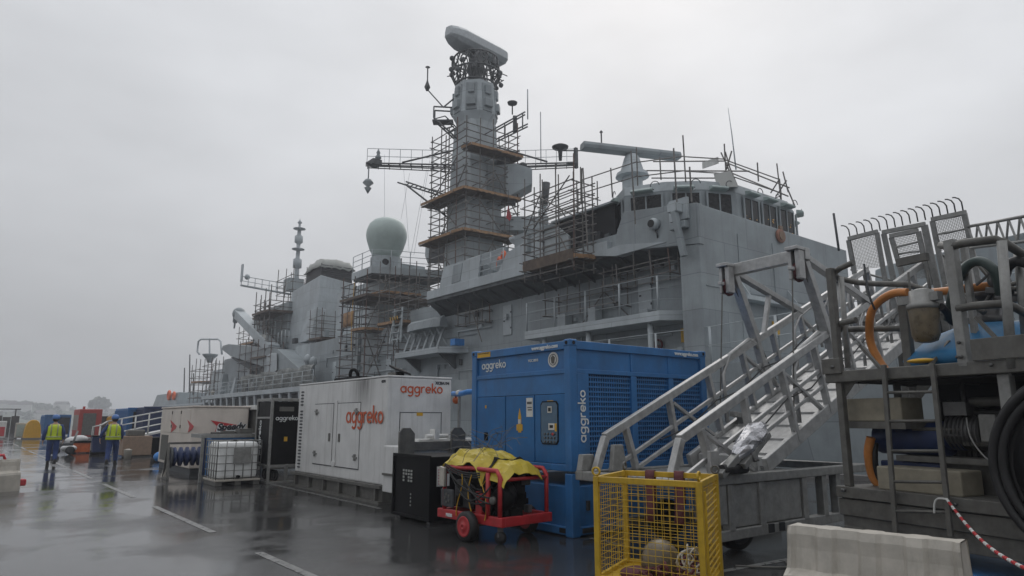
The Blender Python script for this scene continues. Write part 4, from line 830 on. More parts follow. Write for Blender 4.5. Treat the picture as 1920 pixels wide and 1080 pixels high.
sub(o, 'black_band', MB().sheet([[g[j][i]+V((-.008, 0, .014)) for i in (28, 29, 30)] for j in range(NJ)], False), BLACK, solid=.006)

random.seed(8)
b = MB()
for k in range(26):
    p = lerp2(random.uniform(.25, .75), random.uniform(.1, .5), 1.27); q = [p]
    d = V((random.uniform(-1, 1), random.uniform(-1, 1), random.uniform(.1, 1.2)))*.1
    for s in range(5): q.append(q[-1]+d); d += V((random.uniform(-1, 1), random.uniform(-1, 1), random.uniform(-1.2, .3)))*.05
    b.path(q, .004, 4)
o = b.build('wire_tangle', STEEL); tag(o, 'tangle of loose grey wire lying on the yellow tarpaulin', 'wire')

# ---- blue containerised unit
X0, X1, Y0, Y1 = 7.0, 10.3, 7.68, 10.32; ZB, ZT = .93, 2.88
t = thing('blue_unit', 'large blue containerised cooler with mesh grilles, stacked on a low blue base', 'cooling unit', (8.6, 9, 0))
for (x, y) in ((X0, Y0), (X1-.14, Y0), (X0, Y1-.14), (X1-.14, Y1-.14)):
    po = sub(t, 'corner_post', MB().box(x, x+.14, y, y+.14, ZB, ZT), BLUE, bevel=.012)
    cs = sub(po, 'corner_casting', MB().box(x-.01, x+.15, y-.01, y+.15, ZT-.09, ZT+.02), BLUE, bevel=.02)
    sub(po, 'casting_hole', MB().lathe((x-.012, y+.07, ZT-.035), [(.03, 0), (.03, .003)], 12, (-1, 0, 0)).lathe((x+.07, y-.012, ZT-.035), [(.03, 0), (.03, .003)], 12, (0, -1, 0)), DARKIN)
ym, xm = Y0+.14, X0+.14
sub(t, 'top_rail', MB().box(X0+.005, X0+.12, ym, Y1-.14, ZT-.13, ZT).box(xm, X1-.14, Y0+.005, Y0+.12, ZT-.13, ZT).box(X0+.06, X1-.1, Y1-.12, Y1-.01, ZT-.13, ZT).box(X1-.12, X1-.01, ym, Y1-.14, ZT-.13, ZT), BLUE, bevel=.01)
sub(t, 'bottom_rail', MB().box(X0+.005, X0+.12, ym, Y1-.14, ZB, ZB+.1).box(xm, X1-.14, Y0+.005, Y0+.12, ZB, ZB+.1).box(X0+.12, X1, Y0+.12, Y1, ZB+.005, ZB+.06), BLUE, bevel=.01)
sub(t, 'mid_rail', MB().box(X0+.012, X0+.1, ym, Y1-.14, ZT-.5, ZT-.43).box(xm, X1-.14, Y0+.012, Y0+.1, ZT-.5, ZT-.43), BLUE, bevel=.008)
sub(t, 'upper_panel', MB().box(X0+.05, X0+.08, ym, Y1-.14, ZT-.43, ZT-.13).box(xm, X1-.14, Y0+.05, Y0+.08, ZT-.43, ZT-.13).box(X0+.03, X0+.08, ym, Y1-.14, ZB+1.15, ZT-.5), BLUE)
sub(t, 'roof', MB().box(X0+.1, X1-.1, Y0+.1, Y1-.1, ZT-.06, ZT-.02), BLUE)
for a, c in ((ym+.005, 8.55), (8.57, 9.32), (9.34, Y1-.15)):
    dr = sub(t, 'panel_door', MB().box(X0+.02, X0+.08, a, c, ZB+.105, ZB+1.14), BLUED, bevel=.008)
sub(t, 'door_gap', MB().box(X0+.075, X0+.09, ym, Y1-.14, ZB+.1, ZT-.45), DARKIN)
wn = sub(t, 'control_window', MB().loft([[(x, 7.98+.21+.21*sx, ZB+.36+.35+.33*sz) for sx, sz in ((-1, -.85), (-.8, -1), (.8, -1), (1, -.85), (1, .85), (.8, 1), (-.8, 1), (-1, .85))] for x in (X0+.012, X0+.03)]), BLACK)
sub(wn, 'control_panel', MB().loft([[(x, 7.98+.21+.19*sx, ZB+.36+.35+.31*sz) for sx, sz in ((-1, -.85), (-.8, -1), (.8, -1), (1, -.85), (1, .85), (.8, 1), (-.8, 1), (-1, .85))] for x in (X0+.006, X0+.013)]), CLEAR)
cp0 = V((X0+.004, 8.19, ZB+.71))
sub(wn, 'meter', MB().box(X0, X0+.007, 8.12, 8.22, ZB+.86, ZB+.96), WHITE2); sub(wn, 'meter', MB().box(X0, X0+.007, 8.06, 8.2, ZB+.6, ZB+.7), WHITE2)
sub(wn, 'display', MB().box(X0-.003, X0, 8.09, 8.17, ZB+.63, ZB+.675), DARKIN); sub(wn, 'display', MB().box(X0-.003, X0, 8.14, 8.2, ZB+.88, ZB+.94), DARKIN)
for i in range(4):
    for j in range(3): sub(wn, 'button', MB().lathe((X0+.006, 8.06+.075*i, ZB+.42+.06*j), [(.017, 0), (.012, .02)], 8, (-1, 0, 0)), STEEL)
sub(wn, 'stop_button', MB().lathe((X0+.006, 8.09, ZB+.54), [(.02, 0), (.02, .02)], 10, (-1, 0, 0)), RLOGO); sub(wn, 'yellow_tag', MB().box(X0-.001, X0+.007, 8.01, 8.05, ZB+.58, ZB+.7), SIGNY)
sub(t, 'caution_decal', MB().prism([(X0+.016, 8.98, ZB+.55), (X0+.016, 8.9, ZB+.55), (X0+.016, 8.9, ZB+.8), (X0+.016, 8.94, ZB+.94), (X0+.016, 8.98, ZB+.8)], (.006, 0, 0)).box(X0+.013, X0+.0155, 8.86, 9.02, ZB+.58, ZB+.68), SIGNY)
sub(t, 'decal_text', MB().box(X0+.01, X0+.0128, 8.91, 8.97, ZB+.69, ZB+.76), WHITE2)
sub(t, 'paper_notice', MB().box(X0+.014, X0+.022, 8.6, 8.76, ZB+.8, ZB+1.1), WHITE2)
sub(t, 'notice_text', MB().box(X0+.011, X0+.014, 8.62, 8.74, ZB+1.0, ZB+1.04).box(X0+.011, X0+.014, 8.62, 8.72, ZB+.9, ZB+.92).box(X0+.011, X0+.014, 8.62, 8.73, ZB+.94, ZB+.955), GALVD)
sub(t, 'door_lock', MB().box(X0+.005, X0+.022, 9.83, 9.93, ZB+.4, ZB+.54), BLACK, bevel=.01)
sub(t, 'small_label', MB().box(X0+.014, X0+.022, 8.1, 8.24, ZB+1.02, ZB+1.05).box(X0+.014, X0+.022, 9.88, 9.92, ZB+.95, ZB+1.0), SIGNY)
sub(t, 'yellow_plate', MB().box(X0-.003, X0+.006, 9.75, 10.14, ZT-.11, ZT-.02), SIGNY)
text('CAUTION  LIFT WITH CARE', .026, (X0-.004, 10.12, ZT-.05), (0, -1, 0), Zp, BLOGO, t, bold=.001, depth=.001)
wordmark('aggreko', .098, (X0+.046, 10.06, ZT-.32), (0, -1, 0), Zp, WLOGO, t)
text('www.aggreko.com', .085, (X0, 8.6, ZT-.09), (0, -1, 0), Zp, WLOGO, t, bold=.003)
text('www.aggreko.com', .085, (9.45, Y0, ZT-.09), (1, 0, 0), Zp, WLOGO, t, bold=.003)
text('YGC 0018', .06, (X0+.046, 8.75, ZT-.27), (0, -1, 0), Zp, WLOGO, t, bold=.001)
em = sub(t, 'round_emblem', MB().lathe((X0+.05, 8.12, ZT-.27), [(.12, 0), (.12, .01)], 24, (-1, 0, 0)), WHITE2)
sub(em, 'emblem_ring', MB().torus((X0+.038, 8.12, ZT-.27), .085, .006, (1, 0, 0), 20, 6).prism([(X0+.034, 8.15, ZT-.33), (X0+.034, 8.17, ZT-.24), (X0+.034, 8.12, ZT-.2), (X0+.034, 8.07, ZT-.24), (X0+.034, 8.09, ZT-.33)], (.006, 0, 0)), GALVD)
wordmark('aggreko', .108, (X0+.3, Y0-.004, ZB+.42), Zp, (-1, 0, 0), WLOGO, t)
sub(t, 'end_panel', MB().box(X0+.14, X0+.38, Y0+.004, Y0+.08, ZB+.1, ZT-.5), BLUE, bevel=.005)
sub(t, 'cooling_core', MB().box(X0+.38, X1-.14, Y0+.12, Y0+.16, ZB+.1, ZT-.5), WINV)
sub(t, 'inner_body', MB().box(X0+.12, X1-.05, Y0+.18, Y1-.05, ZB+.08, ZT-.07), DARKIN)
sub(t, 'rear_wall', MB().box(X0+.12, X1-.02, Y1-.05, Y1-.03, ZB, ZT-.05).box(X1-.05, X1-.03, Y0+.14, Y1-.1, ZB, ZT-.05), BLUED)
gx = [(X0+.38, 8.35), (8.47, 9.28), (9.4, X1-.14)]
for a, c in gx[:2]: sub(t, 'grille_post', MB().box(c, c+.12, Y0+.012, Y0+.1, ZB+.1, ZT-.5).box(c+.02, c+.1, Y0+.03, Y0+.1, ZT-.43, ZT-.13), BLUE, bevel=.008)
for a, c in gx:
    b = MB(); n = round((c-a)/.052)
    for i in range(n+1): x = a+(c-a)*i/n; b.box(x-.012, x+.012, Y0+.06, Y0+.072, ZB+.1, ZT-.5)
    for j in range(19): z = ZB+.13+.075*j; b.box(a, c, Y0+.05, Y0+.062, z-.013, z+.013)
    sub(t, 'mesh_grille', b, BLUE)
t2 = thing('base_container', 'low blue base container under the blue cooling unit', 'base container', (8.6, 9, 0))
b = MB()
for (x, y) in ((X0, Y0), (X1-.16, Y0), (X0, Y1-.16), (X1-.16, Y1-.16)): sub(t2, 'corner_post', MB().box(x, x+.16, y, y+.16, 0, ZB-.03), BLUE, bevel=.015)
sub(t2, 'base_body', MB().box(X0+.05, X1-.05, Y0+.05, Y1-.05, .12, .72), BLUE, bevel=.02)
sub(t2, 'base_rail', MB().box(X0+.01, X1-.01, Y0+.01, Y1-.01, .02, .14), BLUE, bevel=.015)
sub(t2, 'fork_pocket', MB().box(X0-.004, X0+.012, 7.84, 7.97, .05, .12).box(7.2, 7.42, Y0-.004, Y0+.012, .05, .12), DARKIN)
sub(t2, 'base_latch', MB().box(7.32, 7.38, Y0+.02, Y0+.06, .36, .5), DKGREY)

# ---- yellow mesh stillage
A = V((5.27, 5.40, 0)); B = V((5.62, 4.34, 0)); D = A+V((.9, .43, 0))*.98; C = B+V((.885, .465, 0))*1.02
HC = 1.1
t = thing('yellow_cage', 'yellow steel mesh lifting cage standing open-topped on the quay', 'cage', (A+C)/2)
def cp(u, v, z): return A.lerp(B, u).lerp(D.lerp(C, u), v)+V((0, 0, z))
uu = (B-A).normalized(); vv = (D-A).normalized()
for u in (0, 1):
    for v in (0, 1):
        po = sub(t, 'corner_post', MB().obox(cp(u, v, HC/2), uu*.03, vv*.03, (0, 0, HC/2)), YELLOW, bevel=.006)
        sub(po, 'lifting_eye', MB().torus(cp(u, v, HC+.05), .04, .012, uu if (u+v) % 2 else vv, 14, 6), GALVD if v else YELLOW)
for (p, q) in (((0, 0), (1, 0)), ((1, 0), (1, 1)), ((0, 1), (1, 1)), ((0, 0), (0, 1))):
    sub(t, 'top_rail', MB().bar(cp(*p, HC-.03), cp(*q, HC-.03), .035, .06), YELLOW, bevel=.005)
    sub(t, 'bottom_rail', MB().bar(cp(*p, .08), cp(*q, .08), .04, .07), YELLOW, bevel=.005)
    b = MB(); P0 = cp(*p, 0); P1 = cp(*q, 0); n = 14
    for i in range(1, n): w_ = P0.lerp(P1, i/n); b.tube(w_+V((0, 0, .1)), w_+V((0, 0, HC-.05)), .0034, 5)
    for j in range(1, 15): z = .1+.065*j; b.tube(P0+V((0, 0, z)), P1+V((0, 0, z+.004*math.sin(j*2))), .0034, 5)
    sub(t, 'mesh_panel', b, YELLOW)
b = MB()
for s in (.12, .88): b.bar(cp(1.02, s, .12), cp(1.02, s, HC-.1), .03, .02)
for j in range(13): b.tube(cp(1.02, .12, .16+.065*j), cp(1.02, .88, .2+.065*j), .007, 5)
sub(t, 'side_gate', b, YELLOW)
sub(t, 'floor_plate', MB().obox(cp(.5, .5, .06), uu*.54, vv*.47, (0, 0, .012)), YELLOW)
for u in (.3, .62):
    o = MB().sheet([[cp(u-.045+.004*k, 1+.05*a, z) for k, a in ((0, a), (1, a))] if False else [cp(u-.05, 1+a, z), cp(u+.05, 1+a, z)] for a, z in ((.05, HC-.35), (.05, HC-.03), (.03, HC+.015), (-.04, HC+.015), (-.06, HC-.05), (-.07, HC-.4), (-.12, HC-.55))]).build('lifting_sling', SLING, solid=.012)
    tag(o, 'maroon lifting sling looped over the far rail of the yellow cage, '+('nearer its left post' if u < .5 else 'nearer its right gate'), 'sling', 'maroon slings over the cage rail')
for k in range(4): 
    pass
random.seed(31)
b = MB()
for k in range(34):
    q = cp(random.uniform(.42, .95), random.uniform(.12, .8), random.uniform(.1, .24)); b.torus(q, .05, .016, (random.uniform(-1, 1), random.uniform(-1, 1), random.uniform(-1, 1)), 12, 5)
o = b.build('chain_heap', SLING); tag(o, 'heap of maroon chain and webbing on the cage floor', 'chain')
o = MB().lathe(cp(.5, .45, .1), [(.2, 0), (.2, .16), (.17, .26), (.1, .33), (.02, .35)], 18, (.2, .1, 1)).build('pale_shackle_cover', BOWL); tag(o, 'dull yellow domed cover lying inside the yellow cage', 'cover')
b = MB()
for k in range(7):
    q = cp(.82+.03*math.sin(k*2), .25+.03*k, .36); b.path([q+V((.1*math.cos(s)*(1+.2*k % .3), .07*math.cos(s+k), .1*math.sin(s)-.02*k)) for s in [j*.45 for j in range(14)]], .008, 6)
o = b.build('rope_coil', ROPE); tag(o, 'white rope coil hanging inside the yellow cage', 'rope')
o = MB().ball(cp(.3, .3, .12), .13, 1.5, 1.2, .5).build('red_bundle', SLING); tag(o, 'faded red bundle on the cage floor by the near corner', 'bundle')

# ---- aluminium gangway on its trailer
t = thing('gangway', 'aluminium boarding gangway rising from its trailer with pulley portal and hooked gate', 'gangway', (8, 6.2, 1))
YN, YF = 5.62, 6.92; SL = .424
def tz(x): return 1.44+SL*(x-6.92)
G1 = 15.2
GW = {}
for Y in (YN, YF):
    tr = sub(t, 'handrail_beam', MB().bar((6.74, Y, .98), (6.95, Y, tz(6.95)), .1, .1).bar((6.93, Y, tz(6.93)), (G1, Y, tz(G1)), .09, .12), ALU, bevel=.012)
    sub(t, 'mid_rail', MB().bar((7.02, Y, 1.0), (G1, Y, tz(G1)-.45), .05, .06), ALU, bevel=.008)
    sub(t, 'mid_rail', MB().bar((7.6, Y, 1.02), (G1, Y, tz(G1)-.78), .05, .06), ALU, bevel=.008)
    sub(t, 'stringer', MB().bar((8.75, Y, 1.06), (G1+.5, Y, tz(G1+.5)-1.16), .08, .2), ALU, bevel=.01)
    for k in range(9):
        x = 7.35+.98*k; zb = max(1.0, tz(x+.1)-1.12)
        sub(t, 'truss_post', MB().bar((x, Y, tz(x)-.04), (x+.32 if zb > 1.01 else x+.2, Y, zb), .07, .1, (0, 1, 0)), ALU, bevel=.008)
        if x+.98 < G1 and k % 2 == (0 if Y == YN else 1): sub(t, 'truss_diagonal', MB().bar((x+.08, Y, tz(x)-.1), (x+1.1, Y, max(1.0, tz(x+1.1)-1.08)), .05, .07, (0, 1, 0)), ALU, bevel=.006)
for k in range(14):
    x = 9.0+.46*k; z = tz(x)-1.1
    sub(t, 'tread', MB().box(x-.03, x+.03, YN+.05, YF-.05, z-.03, z+.0), ALU, bevel=.004)
sub(t, 'deck_underplate', MB().prism([(8.9, YN+.06, tz(8.9)-1.118), (G1+.3, YN+.06, tz(G1+.3)-1.118), (G1+.3, YN+.06, tz(G1+.3)-1.24), (8.9, YN+.06, tz(8.9)-1.24)], (0, YF-YN-.12, 0)), ALU)
# bent tube hand loops half way up
for Y in (YN+.02, YF-.02):
    sub(t, 'hand_loop', MB().path([(9.75, Y, tz(9.75)-1.0), (9.7, Y, tz(9.7)-.2), (9.9, Y, tz(9.9)+.05), (10.5, Y, tz(10.5)+.1), (10.72, Y, tz(10.7)-.05), (11.25, Y, tz(11.2)-.95)], .035, 8), ALU)
for Y in (YN+.03, YF-.03):
    for k in range(3):
        x = 12.0+1.1*k; sub(t, 'hand_loop', MB().path([(x, Y, tz(x)-1.0), (x-.02, Y, tz(x)-.25), (x+.2, Y, tz(x)+.02), (x+.75, Y, tz(x+.6)+.05), (x+.95, Y, tz(x+.9)-.9)], .028, 8), ALU)
    sub(t, 'cable_run', MB().path([(8.0+.7*k, Y-.05, tz(8.0+.7*k)-.5-.12*(k % 2)) for k in range(9)], .012, 5), RUBBER)
# pulley portal
TN, TF = V((10.22, YN, 4.4)), V((9.92, YF, 4.16)); TN = at(1502, 478, Y=YN); TF = at(1372, 508, Y=YF); TN.z -= .0
sub(t, 'portal_beam', MB().bar(TN+V((0, -.12, 0)), TF+V((0, .12, 0)), .14, .2), ALU, bevel=.012)
for T, Y in ((TN, YN), (TF, YF)):
    sub(t, 'portal_leg', MB().bar(T, (10.75, Y, tz(10.75)), .13, .15, (0, 1, 0)).bar((10.75, Y, tz(10.75)), (11.1, Y, tz(11.1)-1.1), .11, .12, (0, 1, 0)), ALU, bevel=.01)
    sub(t, 'portal_brace', MB().bar(T, (12.3, Y, tz(12.3)), .1, .12, (0, 1, 0)).bar(T.lerp(V((12.3, Y, tz(12.3))), .52), (11.0, Y, tz(11.0)), .07, .08, (0, 1, 0)), ALU, bevel=.008)
    pb = sub(t, 'pulley_block', MB().box(T.x-.24, T.x-.08, Y-.1, Y-.02, T.z-.42, T.z+.04).box(T.x-.24, T.x-.08, Y+.04, Y+.1, T.z-.42, T.z+.04).box(T.x-.3, T.x+.08, Y-.11, Y+.11, T.z+.04, T.z+.1).box(T.x-.4, T.x-.3, Y-.05, Y+.02, T.z-.3, T.z-.24), ALU, bevel=.01)
    sub(pb, 'pulley_wheel', MB().lathe((T.x-.12, Y+.0, T.z-.3), [(.03, -.015), (.16, -.015), (.14, 0), (.16, .015), (.03, .015)], 20, (0, 1, 0)), SLING)
    sub(pb, 'fall_rope', MB().tube((T.x-.3, Y, T.z-.3), (T.x-.62, Y, 1.3), .012, 5).tube((T.x+.06, Y, T.z-.3), (11.3, Y, tz(11.3)-.9), .01, 5), GALVD)
# anti-climb gate at the head
gz = [(1590, 447, 1812, 394)]
GX = 14.7
gt = {}
def gpl(x, y):
    # leaning plane through the gangway head
    return plane_at(x, y, (GX, 6.3, 4.6), (1, 0, .17))
def gbar(b, p, q, w_=.09): return b.bar(gpl(*p), gpl(*q), w_, .06, (1, 0, 0))
b = MB(); gbar(b, (1590, 448), (1646, 434)); gbar(b, (1591, 450), (1625, 640)); gbar(b, (1644, 436), (1680, 640)); sub(t, 'gate_wing', b, GALV, bevel=.006)
b = MB(); gbar(b, (1746, 412), (1812, 398)); gbar(b, (1748, 414), (1790, 620)); gbar(b, (1808, 400), (1850, 600)); gbar(b, (1756, 440), (1808, 430), .03); gbar(b, (1760, 460), (1812, 448), .03); sub(t, 'gate_wing', b, GALV, bevel=.006)
b = MB(); gbar(b, (1654, 436), (1735, 420)); gbar(b, (1657, 438), (1700, 640), .1); gbar(b, (1733, 422), (1775, 620), .12); sub(t, 'gate_frame', b, GALV, bevel=.006)
b = MB(); gbar(b, (1668, 443), (1722, 432)); gbar(b, (1671, 445), (1700, 545)); gbar(b, (1722, 434), (1745, 535)); 
for (p, q) in (((1680, 464), (1727, 452)), ((1684, 476), (1731, 470))): gbar(b, p, q, .03)
gd = sub(t, 'gate_door', b, GALV, bevel=.006)
def meshfill(p0, p1, p2, p3, nx, ny):
    b = MB(); A_, B_, C_, D_ = [gpl(*p) for p in (p0, p1, p2, p3)]
    for i in range(nx+1): b.tube(A_.lerp(B_, i/nx), D_.lerp(C_, i/nx), .005, 4)
    for j in range(ny+1): b.tube(A_.lerp(D_, j/ny), B_.lerp(C_, j/ny), .005, 4)
    return b
sub(t, 'gate_mesh', meshfill((1593, 452), (1643, 438), (1655, 500), (1604, 505), 18, 22), GALV)
sub(t, 'gate_mesh', meshfill((1750, 418), (1806, 404), (1818, 455), (1763, 470), 18, 20), GALV)
sub(t, 'gate_mesh', meshfill((1673, 448), (1720, 437), (1738, 520), (1692, 528), 18, 28), GALV)
for k in range(16):
    x = 1594+k*(1806-1594)/15; y = 446-k*(446-396)/15; p = gpl(x, y); d = V((-.17, 0, 1)).normalized()
    sub(t, 'hook_spike', MB().path([p, p+d*.18, p+d*.25+V((-.02, .03, 0)), p+d*.28+V((-.05, .08, 0)), p+d*.285+V((-.06, .12, 0))], .014, 6), STEEL)
b = MB(); q0 = gpl(1815, 425); 
for dz, r in ((0, .03), (-.42, .03)): b.tube(q0+V((0, 0, dz)), at(1935, 403, X=13.2)+V((0, 0, dz)), r)
q1 = at(1935, 403, X=13.2)
for k in range(6): a = q0.lerp(q1, k/6); c = q0.lerp(q1, (k+.5)/6); b.tube(a, c+V((0, 0, -.42)), .02, 5); b.tube(c+V((0, 0, -.42)), q0.lerp(q1, (k+1)/6), .02, 5)
sub(t, 'landing_rail', b, GALV)
sub(t, 'head_platform', MB().box(G1-.5, 18.5, YN-.3, YF+.3, tz(G1)-1.22, tz(G1)-1.1), GALV)
for Y in (YN-.25, YF+.25):
    b = MB()
    for x in (15.2, 16.6, 18.2): b.tube((x, Y, tz(G1)-1.1), (x, Y, tz(G1)), .03)
    for z in (0, -.5): b.tube((15, Y, tz(G1)+z), (18.4, Y, tz(G1)+z), .025)
    sub(t, 'platform_rail', b, GALV)
for x in (16, 18): sub(t, 'ship_leg', MB().bar((x, YN+.2, tz(G1)-1.2), (x, YN+.2, 0.14 if x < QEDGE else 0), .12), GALVD); sub(t, 'ship_leg', MB().bar((x, YF-.2, tz(G1)-1.2), (x, YF-.2, 0), .12), GALVD)

t = thing('gangway_trailer', 'grey steel wheeled trailer under the foot of the aluminium gangway', 'trailer', (9, 6.2, 0))
sub(t, 'deck_frame', MB().box(6.55, 11.3, 5.42, 5.56, .88, 1.0).box(6.55, 11.3, 6.98, 7.12, .88, 1.0).box(6.55, 6.68, 5.56, 6.98, .88, 1.0).box(11.1, 11.3, 5.56, 6.98, .88, 1.0), GALV, bevel=.012)
sub(t, 'deck_plate', MB().box(6.68, 9.6, 5.56, 6.98, .93, .97), GALV)
sub(t, 'tool_box', MB().box(7.75, 9.35, 5.47, 6.1, .34, .87), GALV, bevel=.015)
for x in (7.62, 8.3, 9.36, 9.9, 10.3): sub(t, 'frame_post', MB().box(x, x+.12, 5.44, 5.56, .3, .88), GALV, bevel=.008)
sub(t, 'frame_post', MB().box(7.2, 7.58, 5.44, 5.56, .4, .88), GALV, bevel=.01)
sub(t, 'lower_rail', MB().box(7.3, 11.2, 5.44, 5.58, .2, .33).box(7.3, 11.2, 6.96, 7.1, .2, .33), GALV, bevel=.012)
sub(t, 'fork_pocket', MB().box(8.45, 8.58, 5.43, 5.445, .22, .33).box(8.7, 8.83, 5.43, 5.445, .22, .33), DARKIN)
for (x, y) in ((8.15, 5.75), (8.15, 6.9)): wheel(t, (x, y, .27), .27, .2, (.25, 1, 0), DKGREY)
sub(t, 'axle', MB().tube((8.15, 5.75, .27), (8.15, 6.9, .27), .04), STEEL)
sub(t, 'jack_leg', MB().box(7.5, 7.62, 5.7, 5.82, .1, .9).box(7.42, 7.7, 5.62, 5.9, 0, .03), NAVY)
sub(t, 'end_bracket', MB().prism([(6.55, 7.0, 1.0), (6.85, 7.0, 1.0), (6.8, 7.0, 1.22), (6.6, 7.0, 1.22)], (0, .1, 0)), GALV, bevel=.01); sub(t, 'end_bracket', MB().prism([(6.9, 6.75, 1.0), (7.2, 6.75, 1.0), (7.12, 6.75, 1.35), (6.95, 6.75, 1.35)], (0, .08, 0)), GALV, bevel=.01)
sub(t, 'post_bracket', MB().box(7.38, 7.56, 5.5, 5.56, 1.0, 1.3), ALU, bevel=.01)
sub(t, 'black_roller', MB().tube((7.45, 5.4, 1.07), (7.95, 5.4, 1.07), .065, 14), RUBBER)
sub(t, 'support_horn', MB().bar((10.2, 6.8, .95), (10.0, 6.8, 1.75), .14, .1).bar((10.0, 6.8, 1.75), (9.75, 6.8, 1.78), .12, .08), GALV, bevel=.01)
# foil-wrapped actuator on the handrail
p0, p1 = V((7.75, 5.4, 1.22)), V((8.45, 5.42, 1.62)); d = (p1-p0).normalized()
t = thing('wrapped_actuator', 'foil-wrapped actuator strapped to the foot of the gangway', 'actuator', p0)
random.seed(14); rings = []
for k in range(9):
    c = p0.lerp(p1, k/8); r = [.06, .1, .13, .14, .15, .15, .14, .11, .05][k]; a_ = V((0, 1, 0)); c_ = d.cross(a_)
    rings.append([c+(a_*math.cos(q)+c_*math.sin(q))*r*random.uniform(.82, 1.1) for q in [j*math.pi/6 for j in range(12)]])
sub(t, 'foil_wrap', MB().loft(rings), SILV)
sub(t, 'strut', MB().bar(p0+V((-.35, 0, -.22)), p0+V((.1, 0, .05)), .11, .09).bar(p0+V((.05, -.06, -.12)), p1+V((0, -.06, -.12)), .1, .08), GALV, bevel=.01)
sub(t, 'clamp', MB().path([p0.lerp(p1, .3)+V((0, -.1, -.05)), p0.lerp(p1, .35)+V((0, -.12, -.2)), p0.lerp(p1, .45)+V((0, -.14, -.22))], .018), STEEL)

# ---- pump unit in a galvanised frame (its long face turned to the road)
PF = V((8.0, 4.2, 0)); pu = V((-.215, -.977, 0)).normalized(); pv = V((-pu.y, pu.x, 0)); 
if pv.x < 0: pv = -pv
t = thing('pump_skid', 'tall galvanised pump skid with blue pressure tank, ladder and top platform', 'pump skid', PF)
def fp(x, y, dep=0.): return plane_at(x, y, PF+pv*dep, pv)          # photo pixel on a plane parallel to the face
def lp(s, dep, z): return PF+pu*s+pv*dep+V((0, 0, z))
def sz(x, y, dep=0.): q = fp(x, y, dep)-PF; return q.dot(pu), q.z
LW, DP = 3.2, 1.5
def pbox(s0, s1, d0, d1, z0, z1, b=None):
    b = b or MB(); return b.obox(lp((s0+s1)/2, (d0+d1)/2, (z0+z1)/2), pu*(s1-s0)/2, pv*(d1-d0)/2, (0, 0, (z1-z0)/2))
ZP = 2.2
sub(t, 'base_tray', pbox(-.02, LW, 0, DP, .62, .8, pbox(-.02, LW, -.03, DP, .815, .94, pbox(0, LW-.05, .03, DP-.05, .8, .815))), GALVD, bevel=.012)
sub(t, 'base_beam', pbox(0, LW, .03, .12, .42, .62, pbox(0, .25, .02, DP, .25, .5, pbox(2.2, 2.5, .02, DP, .25, .5))), GALVD, bevel=.01)
sub(t, 'platform_beam', pbox(-.05, LW, -.02, .08, ZP-.08, ZP+.05, pbox(-.05, LW, DP-.1, DP, ZP-.08, ZP+.05, pbox(-.05, .06, .08, DP-.1, ZP-.08, ZP+.05))), GALVD, bevel=.01)
sub(t, 'platform_plate', pbox(.08, 1.15, .08, .9, ZP+.0, ZP+.03), GALV)
sub(t, 'left_post', pbox(.07, .15, 0, .08, .94, 3.5), GALVD, bevel=.01); sub(t, 'left_post', pbox(.0, .08, DP-.1, DP, .94, 3.3), GALVD, bevel=.01)
sC = sz(1793, 570)[0]
sub(t, 'centre_post', pbox(sC-.05, sC+.05, -.02, .08, ZP, 3.5, pbox(sC-.14, sC-.08, .4, .46, ZP, 3.5)), GALV, bevel=.01)
sB = sz(1697, 640, .3)[0]
sub(t, 'inner_post', pbox(sB-.05, sB+.05, .3, .38, ZP-.05, 3.0), GALVD, bevel=.01)
s1 = sz(1885, 800)[0]; sub(t, 'lower_post', pbox(s1-.05, s1+.06, .05, .15, .94, ZP-.08), GALV, bevel=.01)
sub(t, 'kick_plate', pbox(-.06, .2, -.05, -.02, ZP+.02, ZP+.2), GALVD, bevel=.006); a = sz(1828, 670)[0]; sub(t, 'kick_plate', pbox(a, LW, -.05, -.02, ZP+.05, ZP+.26), GALVD, bevel=.006)
# guard rails of round tube
def ptube(px, r=.035, dep=0., n=8): return MB().path([fp(*p[:2], p[2] if len(p) > 2 else dep) for p in px], r, n)
sub(t, 'guard_rail', ptube([(1600, 492, .05), (1575, 503, .05), (1563, 512, .2), (1572, 522, .5), (1610, 530, .6), (1640, 532, .6), (1700, 533, .6), (1760, 552, .9)], .036), GALVD)
sub(t, 'guard_rail', ptube([(1605, 600, .05), (1580, 605, .05), (1572, 612, .2), (1580, 618, .4), (1610, 617, .5), (1690, 616, .5)], .036), GALVD)
sub(t, 'guard_rail', ptube([(1765, 460, .3), (1785, 462, .02), (1805, 456, 0), (1868, 449, 0), (1885, 456, .05), (1910, 472, .4), (1935, 490, .8)], .042), GALVD)
sub(t, 'guard_rail', ptube([(1795, 578, 0), (1830, 573, 0), (1885, 569, 0), (1900, 575, .1), (1940, 596, .6)], .04), GALVD)
sub(t, 'rail_post', ptube([(1878, 452), (1898, 690)], .045), GALV); sub(t, 'rail_post', ptube([(1910, 476, .5), (1925, 640, .5)], .045), GALV); sub(t, 'rail_post', ptube([(1577, 520, .3), (1590, 690, .3)], .035), GALV)
for (p_, q_) in ((fp(1830, 595), fp(1897, 665)), (fp(1780, 640, .3), fp(1740, 690, .05)), (fp(1615, 650), fp(1652, 692))): sub(t, 'rail_bracket', MB().bar(p_, q_, .04, .03), GALVD)
sub(t, 'dark_cross_rail', ptube([(1735, 550, .5), (1780, 545, .5), (1865, 535, .5)], .045), HOSEO)
